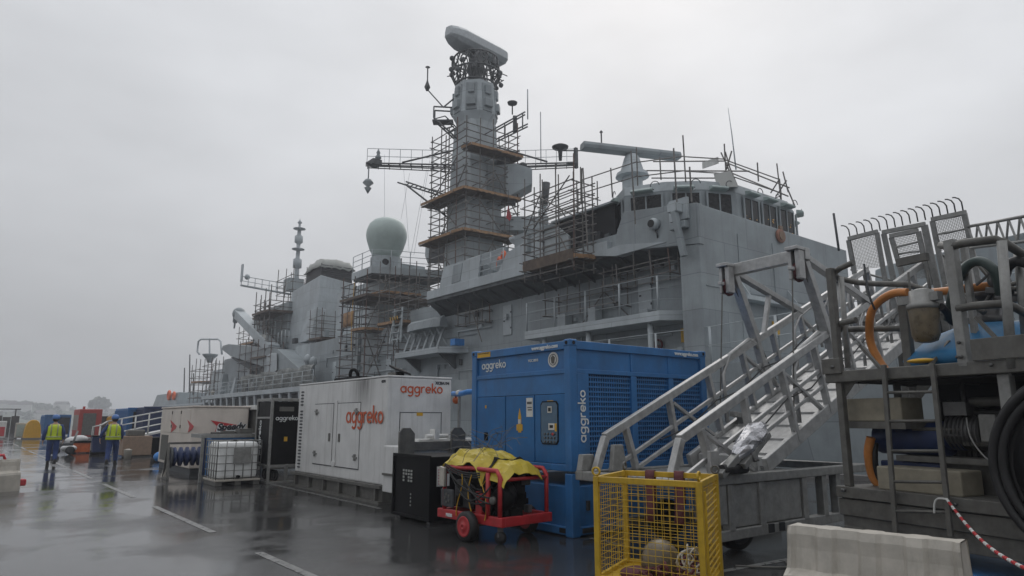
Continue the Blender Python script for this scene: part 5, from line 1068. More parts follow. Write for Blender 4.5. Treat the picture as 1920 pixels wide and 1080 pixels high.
# ladder
La, Lb = [sz(1657, 690)[0], 0], 0
lad = sub(t, 'ladder', MB(), GALVD) if False else None
st = [fp(1657, 684, -.06), fp(1680, 1003, -.1)], [fp(1748, 682, -.06), fp(1783, 1006, -.1)]
ld = sub(t, 'ladder_stile', MB().bar(st[0][0], st[0][1], .05, .035, pv), GALVD, bevel=.005); sub(t, 'ladder_stile', MB().bar(st[1][0], st[1][1], .05, .035, pv), GALVD, bevel=.005)
for y in (738, 793, 849, 906, 960):
    f = (y-684)/(1003-684); sub(t, 'ladder_rung', MB().tube(st[0][0].lerp(st[0][1], f), st[1][0].lerp(st[1][1], f), .016, 8), GALVD)
# tank, filter, hoses
tc_ = lp(sz(1830, 640, .9)[0]+.12, 1.0, 0); zt_ = fp(1830, 607, .9).z
sub(t, 'pressure_tank', MB().lathe((tc_.x, tc_.y, 0), [(.3, ZP+.03), (.84, ZP+.04), (.88, ZP+.15), (.82, zt_-.32), (.6, zt_-.14), (.3, zt_-.02), (.02, zt_)], 32), CYANTANK)
sub(t, 'tank_valve', MB().lathe((tc_.x, tc_.y, zt_-.02), [(.2, 0), (.22, .06), (.12, .1), (.12, .3), (.2, .34), (.1, .4)], 16).bar(V((tc_.x, tc_.y, zt_+.25))-pu*.3, V((tc_.x, tc_.y, zt_+.25))+pu*.4, .1, .12), STEEL)
sub(t, 'valve_lever', MB().bar(V((tc_.x, tc_.y, zt_+.35)), V((tc_.x, tc_.y, zt_+.42))-pu*.5, .03, .02), BLUEP)
bc = fp(1731, 580, .15)
sub(t, 'filter_bowl', MB().lathe((bc.x, bc.y, bc.z-.36), [(.05, 0), (.11, .02), (.135, .08), (.15, .36), (.15, .4)], 24), BOWL)
sub(t, 'filter_head', MB().lathe((bc.x, bc.y, bc.z), [(.16, .0), (.16, .05), (.13, .07), (.12, .2), (.06, .22)], 20).bar(bc-pu*.26+V((0, 0, .12)), bc+pu*.2+V((0, 0, .12)), .09, .09), GALV)
sub(t, 'filter_bracket', pbox(sz(1680, 500, .1)[0], sz(1738, 500, .1)[0], .1, .16, fp(1700, 490, .1).z-.03, fp(1700, 490, .1).z+.05).tube(bc+V((-.02, .1, .1)), bc+V((-.02, .1, .42)), .012).tube(bc+V((.02, -.08, .1)), bc+V((.02, -.08, .42)), .012), GALVD)
def spl(pts, n=8):
    pts = [V(p) for p in pts]; o_ = []
    for i in range(len(pts)-1):
        p0_, p1_, p2_, p3_ = pts[max(i-1, 0)], pts[i], pts[i+1], pts[min(i+2, len(pts)-1)]
        for k in range(n):
            u = k/n; o_.append(.5*((2*p1_)+(p2_-p0_)*u+(2*p0_-5*p1_+4*p2_-p3_)*u*u+(3*p1_-p0_-3*p2_+p3_)*u**3))
    return o_+[pts[-1]]
def phose(name, px, r, m): return sub(t, name, MB().path(spl([fp(*p) for p in px]), r, 10), m)
phose('orange_hose', [(1702, 548, .12), (1675, 550, .12), (1648, 566, .15), (1632, 592, .2), (1632, 640, .3), (1648, 675, .35), (1662, 695, .35)], .045, HOSEO)
phose('green_hose', [(1778, 600, .5), (1790, 540, .4), (1812, 500, .35), (1838, 490, .35), (1862, 505, .35), (1872, 530, .4), (1876, 560, .5)], .05, HOSEG)
phose('black_hose', [(1870, 520, .4), (1890, 500, .4), (1905, 490, .4), (1930, 495, .4)], .05, RUBBER)
phose('black_hose', [(1764, 575, .2), (1775, 585, .35), (1782, 600, .5), (1800, 610, .6)], .04, RUBBER)
phose('lower_hose', [(1633, 820, .3), (1628, 850, .3), (1635, 890, .35), (1650, 912, .4)], .05, HOSEO)
phose('lower_hose', [(1640, 830, .35), (1640, 870, .35), (1650, 905, .4)], .04, RUBBER)
sub(t, 'rope_lanyard', MB().path(spl([fp(1620, 495, -.06), fp(1625, 530, -.07), fp(1632, 560, -.06), fp(1640, 580, .02)]), .012, 5), DKGREY)
sub(t, 'valve_cluster', MB().ball(fp(1870, 525, .45), .09).ball(fp(1878, 560, .5), .08).bar(fp(1850, 545, .45), fp(1880, 545, .45), .07, .07).bar(fp(1830, 535, .4), fp(1872, 500, .4), .02, .03).ball(fp(1840, 640, .6), .12).bar(fp(1800, 660, .6), fp(1880, 655, .6), .1, .12), STEEL, bevel=.01)
# machinery below the platform
sub(t, 'back_panel', pbox(.45, LW, DP-.2, DP-.1, .94, ZP-.05, pbox(.3, LW, .1, DP-.2, ZP-.1, ZP-.07)), DARKIN)
s0, z0 = sz(1645, 845, .5); s2, z2 = sz(1765, 795, .5)
sub(t, 'pump_body', MB().tube(lp(s0, .6, (z0+z2)/2), lp(s2, .6, (z0+z2)/2), .19, 18).bar(lp(s0+.1, .6, z0-.15), lp(s2, .6, z0-.15), .4, .1).tube(lp(s2, .6, (z0+z2)/2), lp(s2+.2, .6, (z0+z2)/2), .12, 14), NAVY, bevel=.015)
s4, z4 = sz(1815, 810, .5)
b = MB().tube(lp(s4-.22, .6, z4), lp(s4+.14, .6, z4), .17, 18)
for k in range(8): b.lathe(lp(s4-.2+.045*k, .6, z4), [(.16, 0), (.195, .003), (.195, .014), (.16, .017)], 18, pu)
b.obox(lp(s4-.05, .5, z4+.24), pu*.12, pv*.1, (0, 0, .07)); sub(t, 'electric_motor', b, STEEL)
s5, z5 = sz(1855, 805, .4); sub(t, 'junction_box', pbox(s5-.1, s5+.07, .4, .55, z5-.13, z5+.15), GALV, bevel=.015)
a0, b0 = sz(1592, 790, .2); a1, b1 = sz(1690, 745, .2)
sub(t, 'white_box', pbox(a0, a1, .18, .55, b0, b1), WOODL, bevel=.015); sub(t, 'box_shelf', pbox(a0-.02, a1+.05, .15, .6, b0-.08, b0), GALVD)
a0, b0 = sz(1648, 932, .05); a1, b1 = sz(1800, 884, .05)
sub(t, 'foam_block', pbox(a0, a1, .05, .4, .94, b1), WOODL, bevel=.015)
sub(t, 'inner_shelf', pbox(.5, 2.3, .35, .7, 1.24, 1.3, pbox(.5, 2.3, .5, .56, .94, 1.24)), GALVD)
phose('signal_cable', [(1812, 783, .3), (1820, 820, .25), (1845, 855, .2), (1880, 880, .15)], .008, GALV)
sub(t, 'yellow_cloth', MB().ball(fp(1728, 680, .1)+V((0, 0, .02)), .09, .9, 1.6, .3), SIGNY)
random.seed(55)
for k in range(22):
    s_ = random.uniform(.4, 2.6); dd_ = random.uniform(.25, 1.1); z_ = random.uniform(1.0, 2.05); ln = random.uniform(.2, .9)
    q0_ = lp(s_, dd_, z_); q1_ = lp(s_+(ln if k % 3 else 0), dd_, z_+(0 if k % 3 else min(ln, 2.1-z_)))
    sub(t, 'service_pipe', MB().path([q0_, q1_, q1_+pv*.3], random.uniform(.015, .05), 8), random.choice((STEEL, STEEL, GALVD, NAVY, RUBBER)))
for k in range(9):
    s_ = random.uniform(1.2, 2.8); sub(t, 'top_pipe', MB().path(spl([lp(s_, random.uniform(.5, 1.2), ZP+.75), lp(s_+random.uniform(-.3, .3), random.uniform(.3, .8), ZP+random.uniform(.8, 1.15)), lp(s_+random.uniform(-.5, .5), random.uniform(.3, 1), ZP+random.uniform(.6, 1.0))]), random.uniform(.015, .035), 7), random.choice((STEEL, RUBBER, GALVD)))
for k in range(14):
    s_, z_ = random.choice(((.11, .9), (sC, ZP+.1), (sC, ZP+.24), (.11, ZP+.1), (2.4, ZP), (1.9, ZP), (.5, .88), (1.4, .88))); sub(t, 'frame_bolt', MB().lathe(lp(s_+random.uniform(-.03, .03), -.04, z_), [(.018, 0), (.018, .02), (.008, .03)], 6, -pv), STEEL)
for (s_, d0_) in ((.11, .05), (.11, DP-.1), (LW-.1, .05), (1.4, DP-.1)): sub(t, 'gusset', MB().prism([lp(s_, d0_, ZP-.08), lp(s_+.2, d0_, ZP-.08), lp(s_, d0_, ZP-.3)], pv*.01), GALVD)
# hose reel on the right end
hc = lp(sz(1885, 800)[0]+.75, -.12, 1.28)
b = MB()
for (r, dd) in ((.82, 0), (.74, .02), (.66, 0), (.78, -.08), (.7, -.07)): b.torus(hc-pv*dd*-1, r, .042, pv, 48, 8)
sub(t, 'hose_coil', b, RUBBER); sub(t, 'reel_drum', MB().lathe(hc, [(.5, -.12), (.6, -.1), (.6, .15), (.5, .16)], 32, pv).lathe(hc, [(.88, .14), (.88, .17), (.1, .2)], 32, pv), BLACK)
sub(t, 'red_tie', MB().bar(fp(1885, 900, .0), fp(1880, 930, .0), .03, .02), RLOGO)
# blue pallet under
o = thing('blue_drip_tray', 'blue plastic drip tray under the galvanised pump skid', 'tray', (8, 4, 0))
sub(o, 'tray', pbox(-.45, LW, -.12, DP, .02, .24), BLUE, bevel=.02); sub(o, 'tray_rim', pbox(-.5, LW+.05, -.16, -.12, .18, .27, pbox(-.5, -.45, -.12, DP, .18, .27)), BLUE, bevel=.01)
o = MB().tube(fp(1640, 950, .3), fp(1560, 962, .4), .02).build('red_rod', RLOGO) if False else None

# ---- water-filled barriers
def barrier(name, label, A, u, L_, H, m=PLAST, red=False):
    t = thing(name, label, 'barrier', A, math.atan2(u[1], u[0]), 'water-filled barriers')
    F_ = H*.64; prof = [(-.27, 0), (-.27, F_-.1), (-.25, F_-.05), (-.17, F_), (-.135, H-.16), (-.125, H-.06), (-.1, H), (.1, H), (.125, H-.06), (.135, H-.16), (.17, F_), (.25, F_-.05), (.27, F_-.1), (.27, 0)]
    xs = [0]; rings = []
    n = 4
    for i in range(n):
        a_ = L_*(i+.0)/n; xs += [a_+.02, a_+.05, a_+.08, a_+L_/n-.08, a_+L_/n-.05, a_+L_/n-.02]
    xs.append(L_)
    for x in xs:
        f_ = (x/L_*n) % 1; rec = .05 if .3/n*L_ < min(f_, 1-f_)*L_/n*n*.9 else 0
        m_ = min(f_, 1-f_)*L_/n; rec = .035*min(1, max(0, (m_-.05)/.03))
        tap = .03*(1 if x < .01 else -1 if x > L_-.01 else 0)
        rings.append([(x+(tap*z/H), y-math.copysign(rec, y) if z > F_-.01 else y, z+(.018*math.sin(x*9) if .1 < z < F_-.01 else 0)) for y, z in prof])
    MB(LOC).loft(rings).build('shell', m, t, bevel=.012)
    MB(LOC).box(L_, L_+.09, -.1, .1, .12, .45).build('coupling_tongue', m, t, bevel=.02)
    
    return t
A = at(1478, 982, Z=.86); Bq = at(1812, 1016, Z=.86); dq = Bq-A
barrier('water_barrier', 'white plastic barrier at the foot of the pump skid ladder', (A.x+.02, A.y, 0), (dq.x, dq.y), dq.length, .86)
t = barrier('water_barrier', 'white plastic barrier with red ends alone on the open wet quay', (.92, 20.9, 0), (-.97, -.2), 1.9, .74, PLAST, True)
MB(LOC).box(-.16, -.02, -.12, .12, .1, .26).build('red_end', PINK, t, bevel=.03)
MB(LOC).path([(.3, 0, .7), (.35, 0, .84), (.6, 0, .84), (.65, 0, .7)], .035, 8).build('red_handle', PINK, t)
MB(LOC).prism([(.5, -.135, .3), (.62, -.135, .3), (.56, -.125, .42)], (0, .01, 0)).build('yellow_sticker', SIGNY, t)
# red and white chain
q = [fp(1775, 936, -.12)]
q1 = at(1935, 1072, X=5.6)
b1 = MB(); b2 = MB(); n = 46
for k in range(n):
    p = q[0].lerp(q1, k/n); p.z -= .1*math.sin(math.pi*k/n); p2 = q[0].lerp(q1, (k+1)/n); p2.z -= .1*math.sin(math.pi*(k+1)/n)
    (b1 if (k//2) % 2 else b2).path([p, p.lerp(p2, .9)], .014, 6)
t = thing('barrier_chain', 'red and white plastic chain hanging from the ladder of the pump skid', 'chain', q[0])
sub(t, 'red_links', b1, RLOGO); sub(t, 'white_links', b2, WHITE2); sub(t, 'loose_end', MB().path(spl([fp(1776, 936, -.13), fp(1758, 935, -.13), fp(1752, 945, -.13), fp(1752, 962, -.13)]), .01, 5), WHITE2)
# hose on the ground
t = MB().path(spl([(7.2, 5.1, .015), (7.6, 4.7, .015), (8.0, 4.9, .015), (8.6, 4.6, .015)]), .012, 6).build('ground_cable', GALVD); tag(t, 'thin grey cable lying on the wet ground by the trailer wheel', 'cable')

# ---- intermediate bulk tank in its cage
X0, X1, Y0, Y1 = 4.97, 6.08, 18.9, 20.05
t = thing('caged_water_tank', 'white plastic bulk tank in a grey tube cage on a pallet', 'tank', (5.6, 19.4, 0))
sub(t, 'bottle', MB().box(X0+.05, X1-.05, Y0+.05, Y1-.05, .17, 1.1), TANKP, bevel=.09)
b = MB()
for z in (.2, .38, .56, .76, .96, 1.13): b.path([(X0, Y0, z), (X1, Y0, z), (X1, Y1, z), (X0, Y1, z)], .013, 6, True)
for k in range(6): x = X0+(X1-X0)*k/5; b.tube((x, Y0, .15), (x, Y0, 1.13), .013); b.tube((x, Y1, .15), (x, Y1, 1.13), .013)
for k in range(6): y = Y0+(Y1-Y0)*k/5; b.tube((X0, y, .15), (X0, y, 1.13), .013); b.tube((X1, y, .15), (X1, y, 1.13), .013)
b.tube((X0, Y0+.5, 1.13), (X1, Y0+.5, 1.13), .013)
sub(t, 'cage', b, GALV)
sub(t, 'pallet_top', MB().box(X0-.02, X1+.02, Y0-.02, Y1+.02, .11, .16), PLAST, bevel=.01)
for x in (X0, (X0+X1)/2-.08, X1-.16): sub(t, 'pallet_foot', MB().box(x, x+.16, Y0, Y1, 0, .11), GALVD, bevel=.01)
sub(t, 'data_plate', MB().box(X0+.4, X0+.84, Y0-.02, Y0-.015, .55, .95), GALV)
sub(t, 'filler_cap', MB().lathe(((X0+X1)/2, (Y0+Y1)/2, 1.08), [(.1, 0), (.1, .06), (.02, .065)], 16), BLACK)
sub(t, 'outlet_valve', MB().lathe(((X0+X1)/2, Y0+.05, .22), [(.04, 0), (.04, .1)], 12, (0, -1, 0)), BLACK)

# ---- black electrical cabinet in a grey frame
X0, X1, Y0, Y1 = 6.22, 7.2, 18.75, 20.0
t = thing('framed_black_cabinet', 'tall black control cabinet in a grey lifting frame beside the white generator', 'cabinet', (6.7, 19.4, 0))
for x in (X0, X1-.07):
    for y in (Y0, Y1-.07): sub(t, 'frame_post', MB().box(x, x+.07, y, y+.07, 0, 2.25), GALV, bevel=.008)
sub(t, 'frame_rail', MB().box(X0+.07, X1-.07, Y0+.005, Y0+.07, 2.17, 2.25).box(X0+.005, X0+.07, Y0+.07, Y1-.07, 2.17, 2.25).box(X0+.07, X1-.07, Y0+.005, Y0+.07, .42, .48).box(X0+.005, X0+.07, Y0+.07, Y1-.07, .42, .48).box(X0+.005, X0+.07, Y0+.07, Y1-.07, 1.7, 1.75).box(X0+.07, X1-.07, Y0+.005, Y0+.07, .0, .06).box(X0+.005, X0+.07, Y0+.07, Y1-.07, 0, .06), GALV, bevel=.006)
sub(t, 'frame_stay', MB().box(6.68, 6.73, Y0+.01, Y0+.06, .06, .42), GALV)
sub(t, 'cabinet_body', MB().box(X0+.03, X1-.03, Y0+.04, Y1-.03, .5, 2.16), BLACK, bevel=.01)
sub(t, 'cabinet_door', MB().box(X0+.1, X1-.1, Y0+.02, Y0+.04, .54, 2.12), BLACK, bevel=.006)
sub(t, 'door_vent', MB().box(6.45, 6.85, Y0+.01, Y0+.02, 1.9, 2.02), GALVD)
sub(t, 'warning_label', MB().box(6.62, 6.71, Y0+.012, Y0+.02, 1.1, 1.22), SIGNY)
wordmark('aggreko', .085, (6.36, Y0+.012, 1.66), (1, 0, 0), Zp, WLOGO, t)
wordmark('aggreko', .13, (X0+.022, 19.55, .72), Zp, (0, 1, 0), WLOGO, t)
b = MB()
for k in range(5): b.torus((6.5, 18.95+.2*k, .2), .12, .03, (1, .3, 0), 16, 6)
sub(t, 'cable_loops', b, RUBBER)

# ---- cream hire cabin with the red arrow emblems
X0, X1, Y0, Y1 = 5.24, 6.92, 23.0, 27.6
t = thing('hire_cabin', 'cream site generator cabin with a large red arrow emblem on its end', 'cabin', (6.1, 25.3, 0))
sub(t, 'cabin_body', MB().box(X0, X1, Y0, Y1, .2, 2.05), CREAM, bevel=.03)
sub(t, 'cabin_roof', MB().box(X0-.03, X1+.03, Y0-.03, Y1+.03, 2.05, 2.1), CREAM, bevel=.01)
sub(t, 'cabin_skid', MB().box(X0+.05, X1-.05, Y0+.05, Y1-.05, 0, .2), DKGREY)
for y in (23.9, 25.2, 26.5): sub(t, 'side_door', MB().box(X0-.012, X0+.005, y-.6, y+.6, 1.25, 1.98), CREAM, bevel=.006)
sub(t, 'lower_vent', MB().box(X0-.012, X0+.005, 26.2, 27.3, .3, 1.15), GALVD)
pl = lambda pts, Yv, th=.006: MB().prism([at(x, y, Y=Yv) for x, y in pts], (0, th, 0))
sub(t, 'red_arrow', pl([(395, 788), (447, 797), (442, 803), (414, 809), (403, 809), (407, 799)], Y0-.01), RLOGO)
q = at(407, 807, Y=Y0-.022); text('Speedy', .29, q+V((-.01, .006, -.02)), (1, 0, .05), Zp, WLOGO, t, bold=.035, shear=.2, depth=.002); text('Speedy', .29, q, (1, 0, .05), Zp, BLOGO, t, bold=.012, shear=.2)
for (x, y) in ((322, 800), (354, 800)):
    sub(t, 'small_arrow', MB().prism([at(x+a, y+c, X=X0-.02) for a, c in ((-3, -13), (9, -1), (7, 4), (-2, 11), (1, -1))], (.006, 0, 0)), RLOGO)
sub(t, 'door_latch', MB().box(X0-.03, X0, 24.5, 24.54, 1.4, 1.5).box(X0-.03, X0, 25.8, 25.84, 1.4, 1.5).box(X0-.03, X0, 24.5, 24.54, 1.85, 1.95).box(X0-.03, X0, 25.8, 25.84, 1.85, 1.95), BLACK)

# ---- hose rack with blue hose bundles
t = thing('hose_rack', 'dark framed rack of blue hose drums in front of the cream cabin', 'rack', (4.95, 22.3, 0))
sub(t, 'drum_roll', MB().lathe((4.95, 22.1, .62), [(.05, -.5)]+[(r, z) for k in range(5) for r, z in ((.14, -.42+.17*k), (.27, -.37+.17*k), (.27, -.31+.17*k), (.14, -.26+.17*k))]+[(.05, .45)], 20, (1, 0, 0)), NAVY)
for (x, y) in ((4.44, 22.1), (5.46, 22.1)):
    sub(t, 'stand_frame', MB().bar((x, y-.3, 0), (x, y, 1.0), .06).bar((x, y+.35, 0), (x, y, 1.0), .06).bar((x, y-.3, .03), (x, y+.35, .03), .06), GALVD)
sub(t, 'rack_bar', MB().bar((4.44, 22.1, 1.0), (5.46, 22.1, 1.0), .06).bar((4.44, 22.1, .62), (5.46, 22.1, .62), .05), GALVD)
sub(t, 'end_drum', MB().lathe((4.52, 22.1, .6), [(.1, -.02), (.3, -.02), (.3, .02), (.1, .02)], 24, (1, 0, 0)), DKGREY)
sub(t, 'splash_skirt', MB().prism([(4.42, 22.3, .02), (4.42, 22.7, .02), (4.55, 22.55, .7), (4.55, 22.35, .7)], (.04, 0, 0)), PLAST)
t = thing('blue_rack', 'blue panelled rack with grey top frame behind the caged tank', 'rack', (5.7, 20.9, 0))
sub(t, 'side_panel', MB().box(5.3, 5.36, 20.5, 21.5, .1, 1.15), BLUE, bevel=.01); sub(t, 'side_panel', MB().box(6.4, 6.46, 20.4, 21.5, .1, 1.15), BLUE, bevel=.01)
sub(t, 'back_panel', MB().box(5.18, 6.4, 21.44, 21.5, .1, 1.15), NAVY); sub(t, 'front_panel', MB().box(5.18, 6.4, 20.4, 20.44, .9, 1.18), BLUE)
sub(t, 'top_frame', MB().box(4.9, 6.7, 20.35, 20.45, 1.18, 1.28).box(4.9, 6.7, 21.45, 21.55, 1.18, 1.28).box(4.9, 5.0, 20.45, 21.45, 1.18, 1.28).box(6.6, 6.7, 20.45, 21.45, 1.18, 1.28), GALV)
for x in (4.92, 6.6): sub(t, 'rack_leg', MB().box(x, x+.07, 20.36, 20.44, 0, 1.18), GALV)
sub(t, 'loose_fittings', MB().box(5.5, 5.8, 20.5, 20.8, 1.28, 1.36).box(5.95, 6.3, 20.5, 20.9, 1.28, 1.42).tube((5.2, 20.6, 1.31), (6.4, 21, 1.31), .03), GALVD)
t = thing('grey_cabin', 'grey cabin with a white roof edge standing between the cream cabin and the black cabinet', 'cabin', (7.6, 23, 0))
sub(t, 'cabin_wall', MB().box(7.05, 8.6, 22.6, 25.5, .1, 1.98), GALVD, bevel=.02); sub(t, 'cabin_roof', MB().box(6.95, 8.7, 22.5, 25.6, 1.98, 2.12), WHITE2, bevel=.02)
q = at(466, 790, Y=22.58); sub(t, 'triangle_sign', MB().prism([(7.12, 22.59, 1.35), (7.12, 22.59, 1.75), (7.34, 22.59, 1.4)], (0, -.01, 0)), WHITE2); sub(t, 'orange_door', MB().box(7.6, 7.9, 22.58, 22.6, .3, 1.8), PLANK)
# pipe between generator and blue unit
t = thing('blue_duct', 'blue flexible duct with white collars between the white generator and the blue unit', 'duct', (8.9, 12.4, 2.2))
p0, p1 = at(849, 738, Y=13.8), at(876, 735, Y=11.6)
sub(t, 'duct_sleeve', MB().path([p0, p0.lerp(p1, .5)+V((0, 0, -.03)), p1, (8.6, 10.35, 2.3)], .055, 12), BLUEP)
sub(t, 'duct_collar', MB().path([p0.lerp(p1, .42), p0.lerp(p1, .58)], .065, 12), WHITE2); sub(t, 'orange_valve', MB().ball(p0.lerp(p1, .25)+V((0, 0, -.16)), .08).bar(p0.lerp(p1, .25), p0.lerp(p1, .25)+V((0, 0, -.2)), .04), ORANGE)
sub(t, 'duct_stand', MB().bar(p0.lerp(p1, .5)+V((0, 0, -.08)), (p0.lerp(p1, .5).x, p0.lerp(p1, .5).y, 0), .05), GALV)

# ---- farther along the quay
Y_ = 35.0
def fbox(x0, y0, x1, y1, Y, dp, b=None):
    a = at(x0, y0, Y=Y); c = at(x1, y1, Y=Y); return (b or MB()).box(a.x, c.x, Y, Y+dp, max(c.z, 0), a.z)
t = thing('board_crate', 'brown board crate on low skids behind the right-hand worker', 'crate', (at(258, 858, Y=35).x, 35.4, 0))
sub(t, 'board_side', fbox(232, 818, 283, 853, 35, 1.0), BROWN, bevel=.02); sub(t, 'dark_end', fbox(283.5, 820, 300, 856, 35.2, .9), BLACK, bevel=.03); sub(t, 'crate_skid', fbox(234, 853.5, 284, 860, 35.1, .8), GALVD); sub(t, 'cargo', fbox(240, 806, 272, 818, 35.2, .6), GALVD, bevel=.06)
q = at(239, 856, Y=34.2); o = MB().lathe((q.x, q.y, 0), [(.14, 0), (.16, .36), (.17, .38), (.05, .42)], 16).build('white_tub', PLAST); tag(o, 'white tub on the ground in front of the brown board crate', 'tub')
q = at(302, 862, Y=31); o = MB().ball((q.x, q.y, .2), .3, 1, 1, .72).build('blue_sack', BLUEP); tag(o, 'bright blue sack slumped on the ground beside the cream cabin', 'sack')
t = thing('white_ramp', 'white painted access ramp with double handrails in front of the navy containers', 'ramp', (at(240, 800, Y=41).x, 41, 0))
for dy, nm in ((0, 'near'), (1.3, 'far')):
    Yr = 41+dy; T0, T1 = at(202, 790, Y=Yr), at(330, 766, Y=Yr); F0 = at(175, 800, Y=Yr)
    sub(t, 'handrail', MB().tube(T0, T1, .04).path([F0+V((0, 0, -.6)), F0, at(190, 797, Y=Yr), T0], .04), WHITE2)
    for k in (1, 2): sub(t, 'mid_rail', MB().tube(T0+V((0, 0, -.34*k)), T1+V((0, 0, -.34*k)), .03), WHITE2)
    for k in range(6): a = T0.lerp(T1, k/5); sub(t, 'rail_post', MB().tube(a, a+V((0, 0, -1.05)), .04), WHITE2)
    for k in range(3): a = F0.lerp(T0, k/2); sub(t, 'rail_post', MB().tube(a, (a.x, a.y, .02), .04), WHITE2)
T0, T1 = at(202, 790, Y=41), at(330, 766, Y=41)
sub(t, 'walkway', MB().prism([T0+V((0, 0, -1.05)), T1+V((0, 0, -1.05)), T1+V((0, 0, -1.15)), T0+V((0, 0, -1.15))], (0, 1.3, 0)), WHITE2)
for k in (.15, .6, .95): a = T0.lerp(T1, k); sub(t, 'ramp_leg', MB().tube(a+V((0, .6, -1.1)), (a.x, a.y+.6, 0), .05), WHITE2)
t = thing('orange_skip', 'orange-sided low skip heaped with white sacks', 'skip', (at(152, 850, Y=41).x, 41.4, 0))
sub(t, 'skip_side', fbox(134, 830, 172, 848, 41, .9), ORANGE, bevel=.03); sub(t, 'skip_rim', fbox(132, 827, 174, 830, 40.95, 1.0), BLACK); sub(t, 'skip_wheel', fbox(136, 848, 142, 853, 41, .3), BLACK); sub(t, 'skip_wheel', fbox(163, 848, 169, 853, 41, .3), BLACK)
for (x, y, s, lb) in ((138, 826, .34, 'white sack hanging over the left end of the orange skip'), (150, 823, .34, 'white sack topmost in the orange skip'), (127, 840, .32, 'white sack slumped on the ground against the orange skip')):
    q = at(x, y, Y=41.2); o = MB().ball((q.x, 41.3 if y < 830 else 40.7, max(q.z, .25)), s, 1.1, .8, .55, 12, 8).build('white_sack', BAG); tag(o, lb, 'sack', 'white sacks at the orange skip')
for (x, lb) in ((181, 'dark blue wheeled bin beside the orange skip'), (196, 'dark blue wheeled bin next to the right-hand worker')):
    q = at(x, 855, Y=39); t = thing('wheeled_bin', lb, 'bin', (q.x, 39, 0), 0, 'dark bins by the skip')
    MB(LOC).loft([[(-.22, -.25, .12), (.22, -.25, .12), (.22, .25, .12), (-.22, .25, .12)], [(-.28, -.3, .85), (.28, -.3, .85), (.28, .3, .85), (-.28, .3, .85)]]).build('bin_body', NAVY, t, bevel=.02)
    MB(LOC).box(-.3, .3, -.34, .32, .85, .91).build('lid', BLACK, t, bevel=.02); MB(LOC).lathe((0, .2, .1), [(.03, -.26), (.1, -.26), (.1, -.2), (.1, .2), (.1, .26), (.03, .26)], 14, (1, 0, 0)).build('wheels', RUBBER, t)
q = at(116, 848, Y=40); t = thing('hand_trolley', 'small dark hand trolley beside the left-hand worker', 'trolley', (q.x, 40, 0))
MB(LOC).box(-.4, .4, -.3, .3, .42, .55).build('trolley_bed', DKGREY, t, bevel=.02); MB(LOC).tube((.4, .2, .5), (.55, .2, 1.1), .03).tube((.4, -.2, .5), (.55, -.2, 1.1), .03).tube((.55, .2, 1.1), (.55, -.2, 1.1), .03).build('handle', GALV, t)
for s_ in (-.3, .3): MB(LOC).lathe((s_, 0, .2), [(.05, -.32), (.2, -.32), (.2, -.22), (.05, -.22)], 16, (0, 1, 0)).build('wheel', RUBBER, t)
t = thing('red_generator', 'red-cased generator with grey louvred end down the quay', 'generator', (at(160, 822, Y=71).x, 72, 0))
a, c = at(150, 767, Y=71), at(187, 822, Y=71)
sub(t, 'case', MB().box(a.x, c.x, 71, 75.5, .1, a.z), REDG, bevel=.06); sub(t, 'end_louvre', MB().box(a.x+.3, c.x-.45, 70.95, 71, .3, a.z-.35), GALVD, bevel=.02)
b = MB()
for k in range(7): b.box(a.x-.03, a.x+.01, 71.3+.6*k, 71.55+.6*k, .7, a.z-.5)
sub(t, 'side_vents', b, TARP); sub(t, 'exhaust', MB().tube((a.x+.4, 72, a.z), (a.x+.4, 72, a.z+.25), .1), REDG)
def container(name, label, x0, y0, x1, Y, m, ln=6, door=None, grp=None):
    a = at(x0, y0, Y=Y); c = at(x1, y0, Y=Y); t = thing(name, label, 'container', ((a.x+c.x)/2, Y, 0), 0, grp)
    sub(t, 'shell', MB().box(a.x, c.x, Y, Y+ln, .1, a.z), m, bevel=.04); b = MB()
    n = int((c.x-a.x)/.3)
    for k in range(1, n): x = a.x+(c.x-a.x)*k/n; b.box(x-.06, x+.06, Y-.05, Y, .25, a.z-.15)
    for k in range(int(ln/.4)): b.box(a.x-.05, a.x, Y+.2+.4*k, Y+.36+.4*k, .25, a.z-.15)
    sub(t, 'corrugation', b, m); sub(t, 'corner_frame', MB().box(a.x-.06, a.x+.1, Y-.08, Y+.02, 0, a.z+.03).box(c.x-.1, c.x+.06, Y-.08, Y+.02, 0, a.z+.03).box(a.x+.1, c.x-.1, Y-.08, Y+.02, a.z-.12, a.z+.03), m)
    if door: sub(t, 'open_doorway', MB().box(a.x+(c.x-a.x)*door[0], a.x+(c.x-a.x)*door[1], Y-.09, Y-.06, .2, a.z-.25), DARKIN)
    return t
container('navy_container', 'navy shipping container with white-topped neighbour, beyond the white ramp', 272, 763, 325, 52, NAVY, 6)
container('navy_container', 'faded blue container with grey window, left of the navy one beyond the ramp', 242, 765, 271, 55, BLUED, 6, (.3, .6))
container('blue_container', 'blue container with a dark open end behind the left-hand worker', 86, 778, 133, 84, BLUED, 6, (.55, .98))
container('yellow_container', 'ochre yellow container half hidden by the right-hand worker', 207, 781, 242, 78, YGRP, 5)
container('slatted_container', 'dark slatted container beyond the red generator', 187, 781, 206, 80, JETTY, 5)
t = thing('yellow_shell', 'yellow arch-topped plastic shelter standing on the far quay', 'shelter', (at(58, 822, Y=72).x, 72, 0))
a, c = at(43, 823, Y=72), at(76, 823, Y=72); cx = (a.x+c.x)/2; hw = (c.x-a.x)/2; hh = at(58, 787, Y=72).z
rg = lambda y, k: [(cx+hw*k*math.copysign(abs(math.cos(q))**.75, math.cos(q)), y, hh*k*math.sin(q)**.8) for q in [math.pi*j/16 for j in range(17)]]
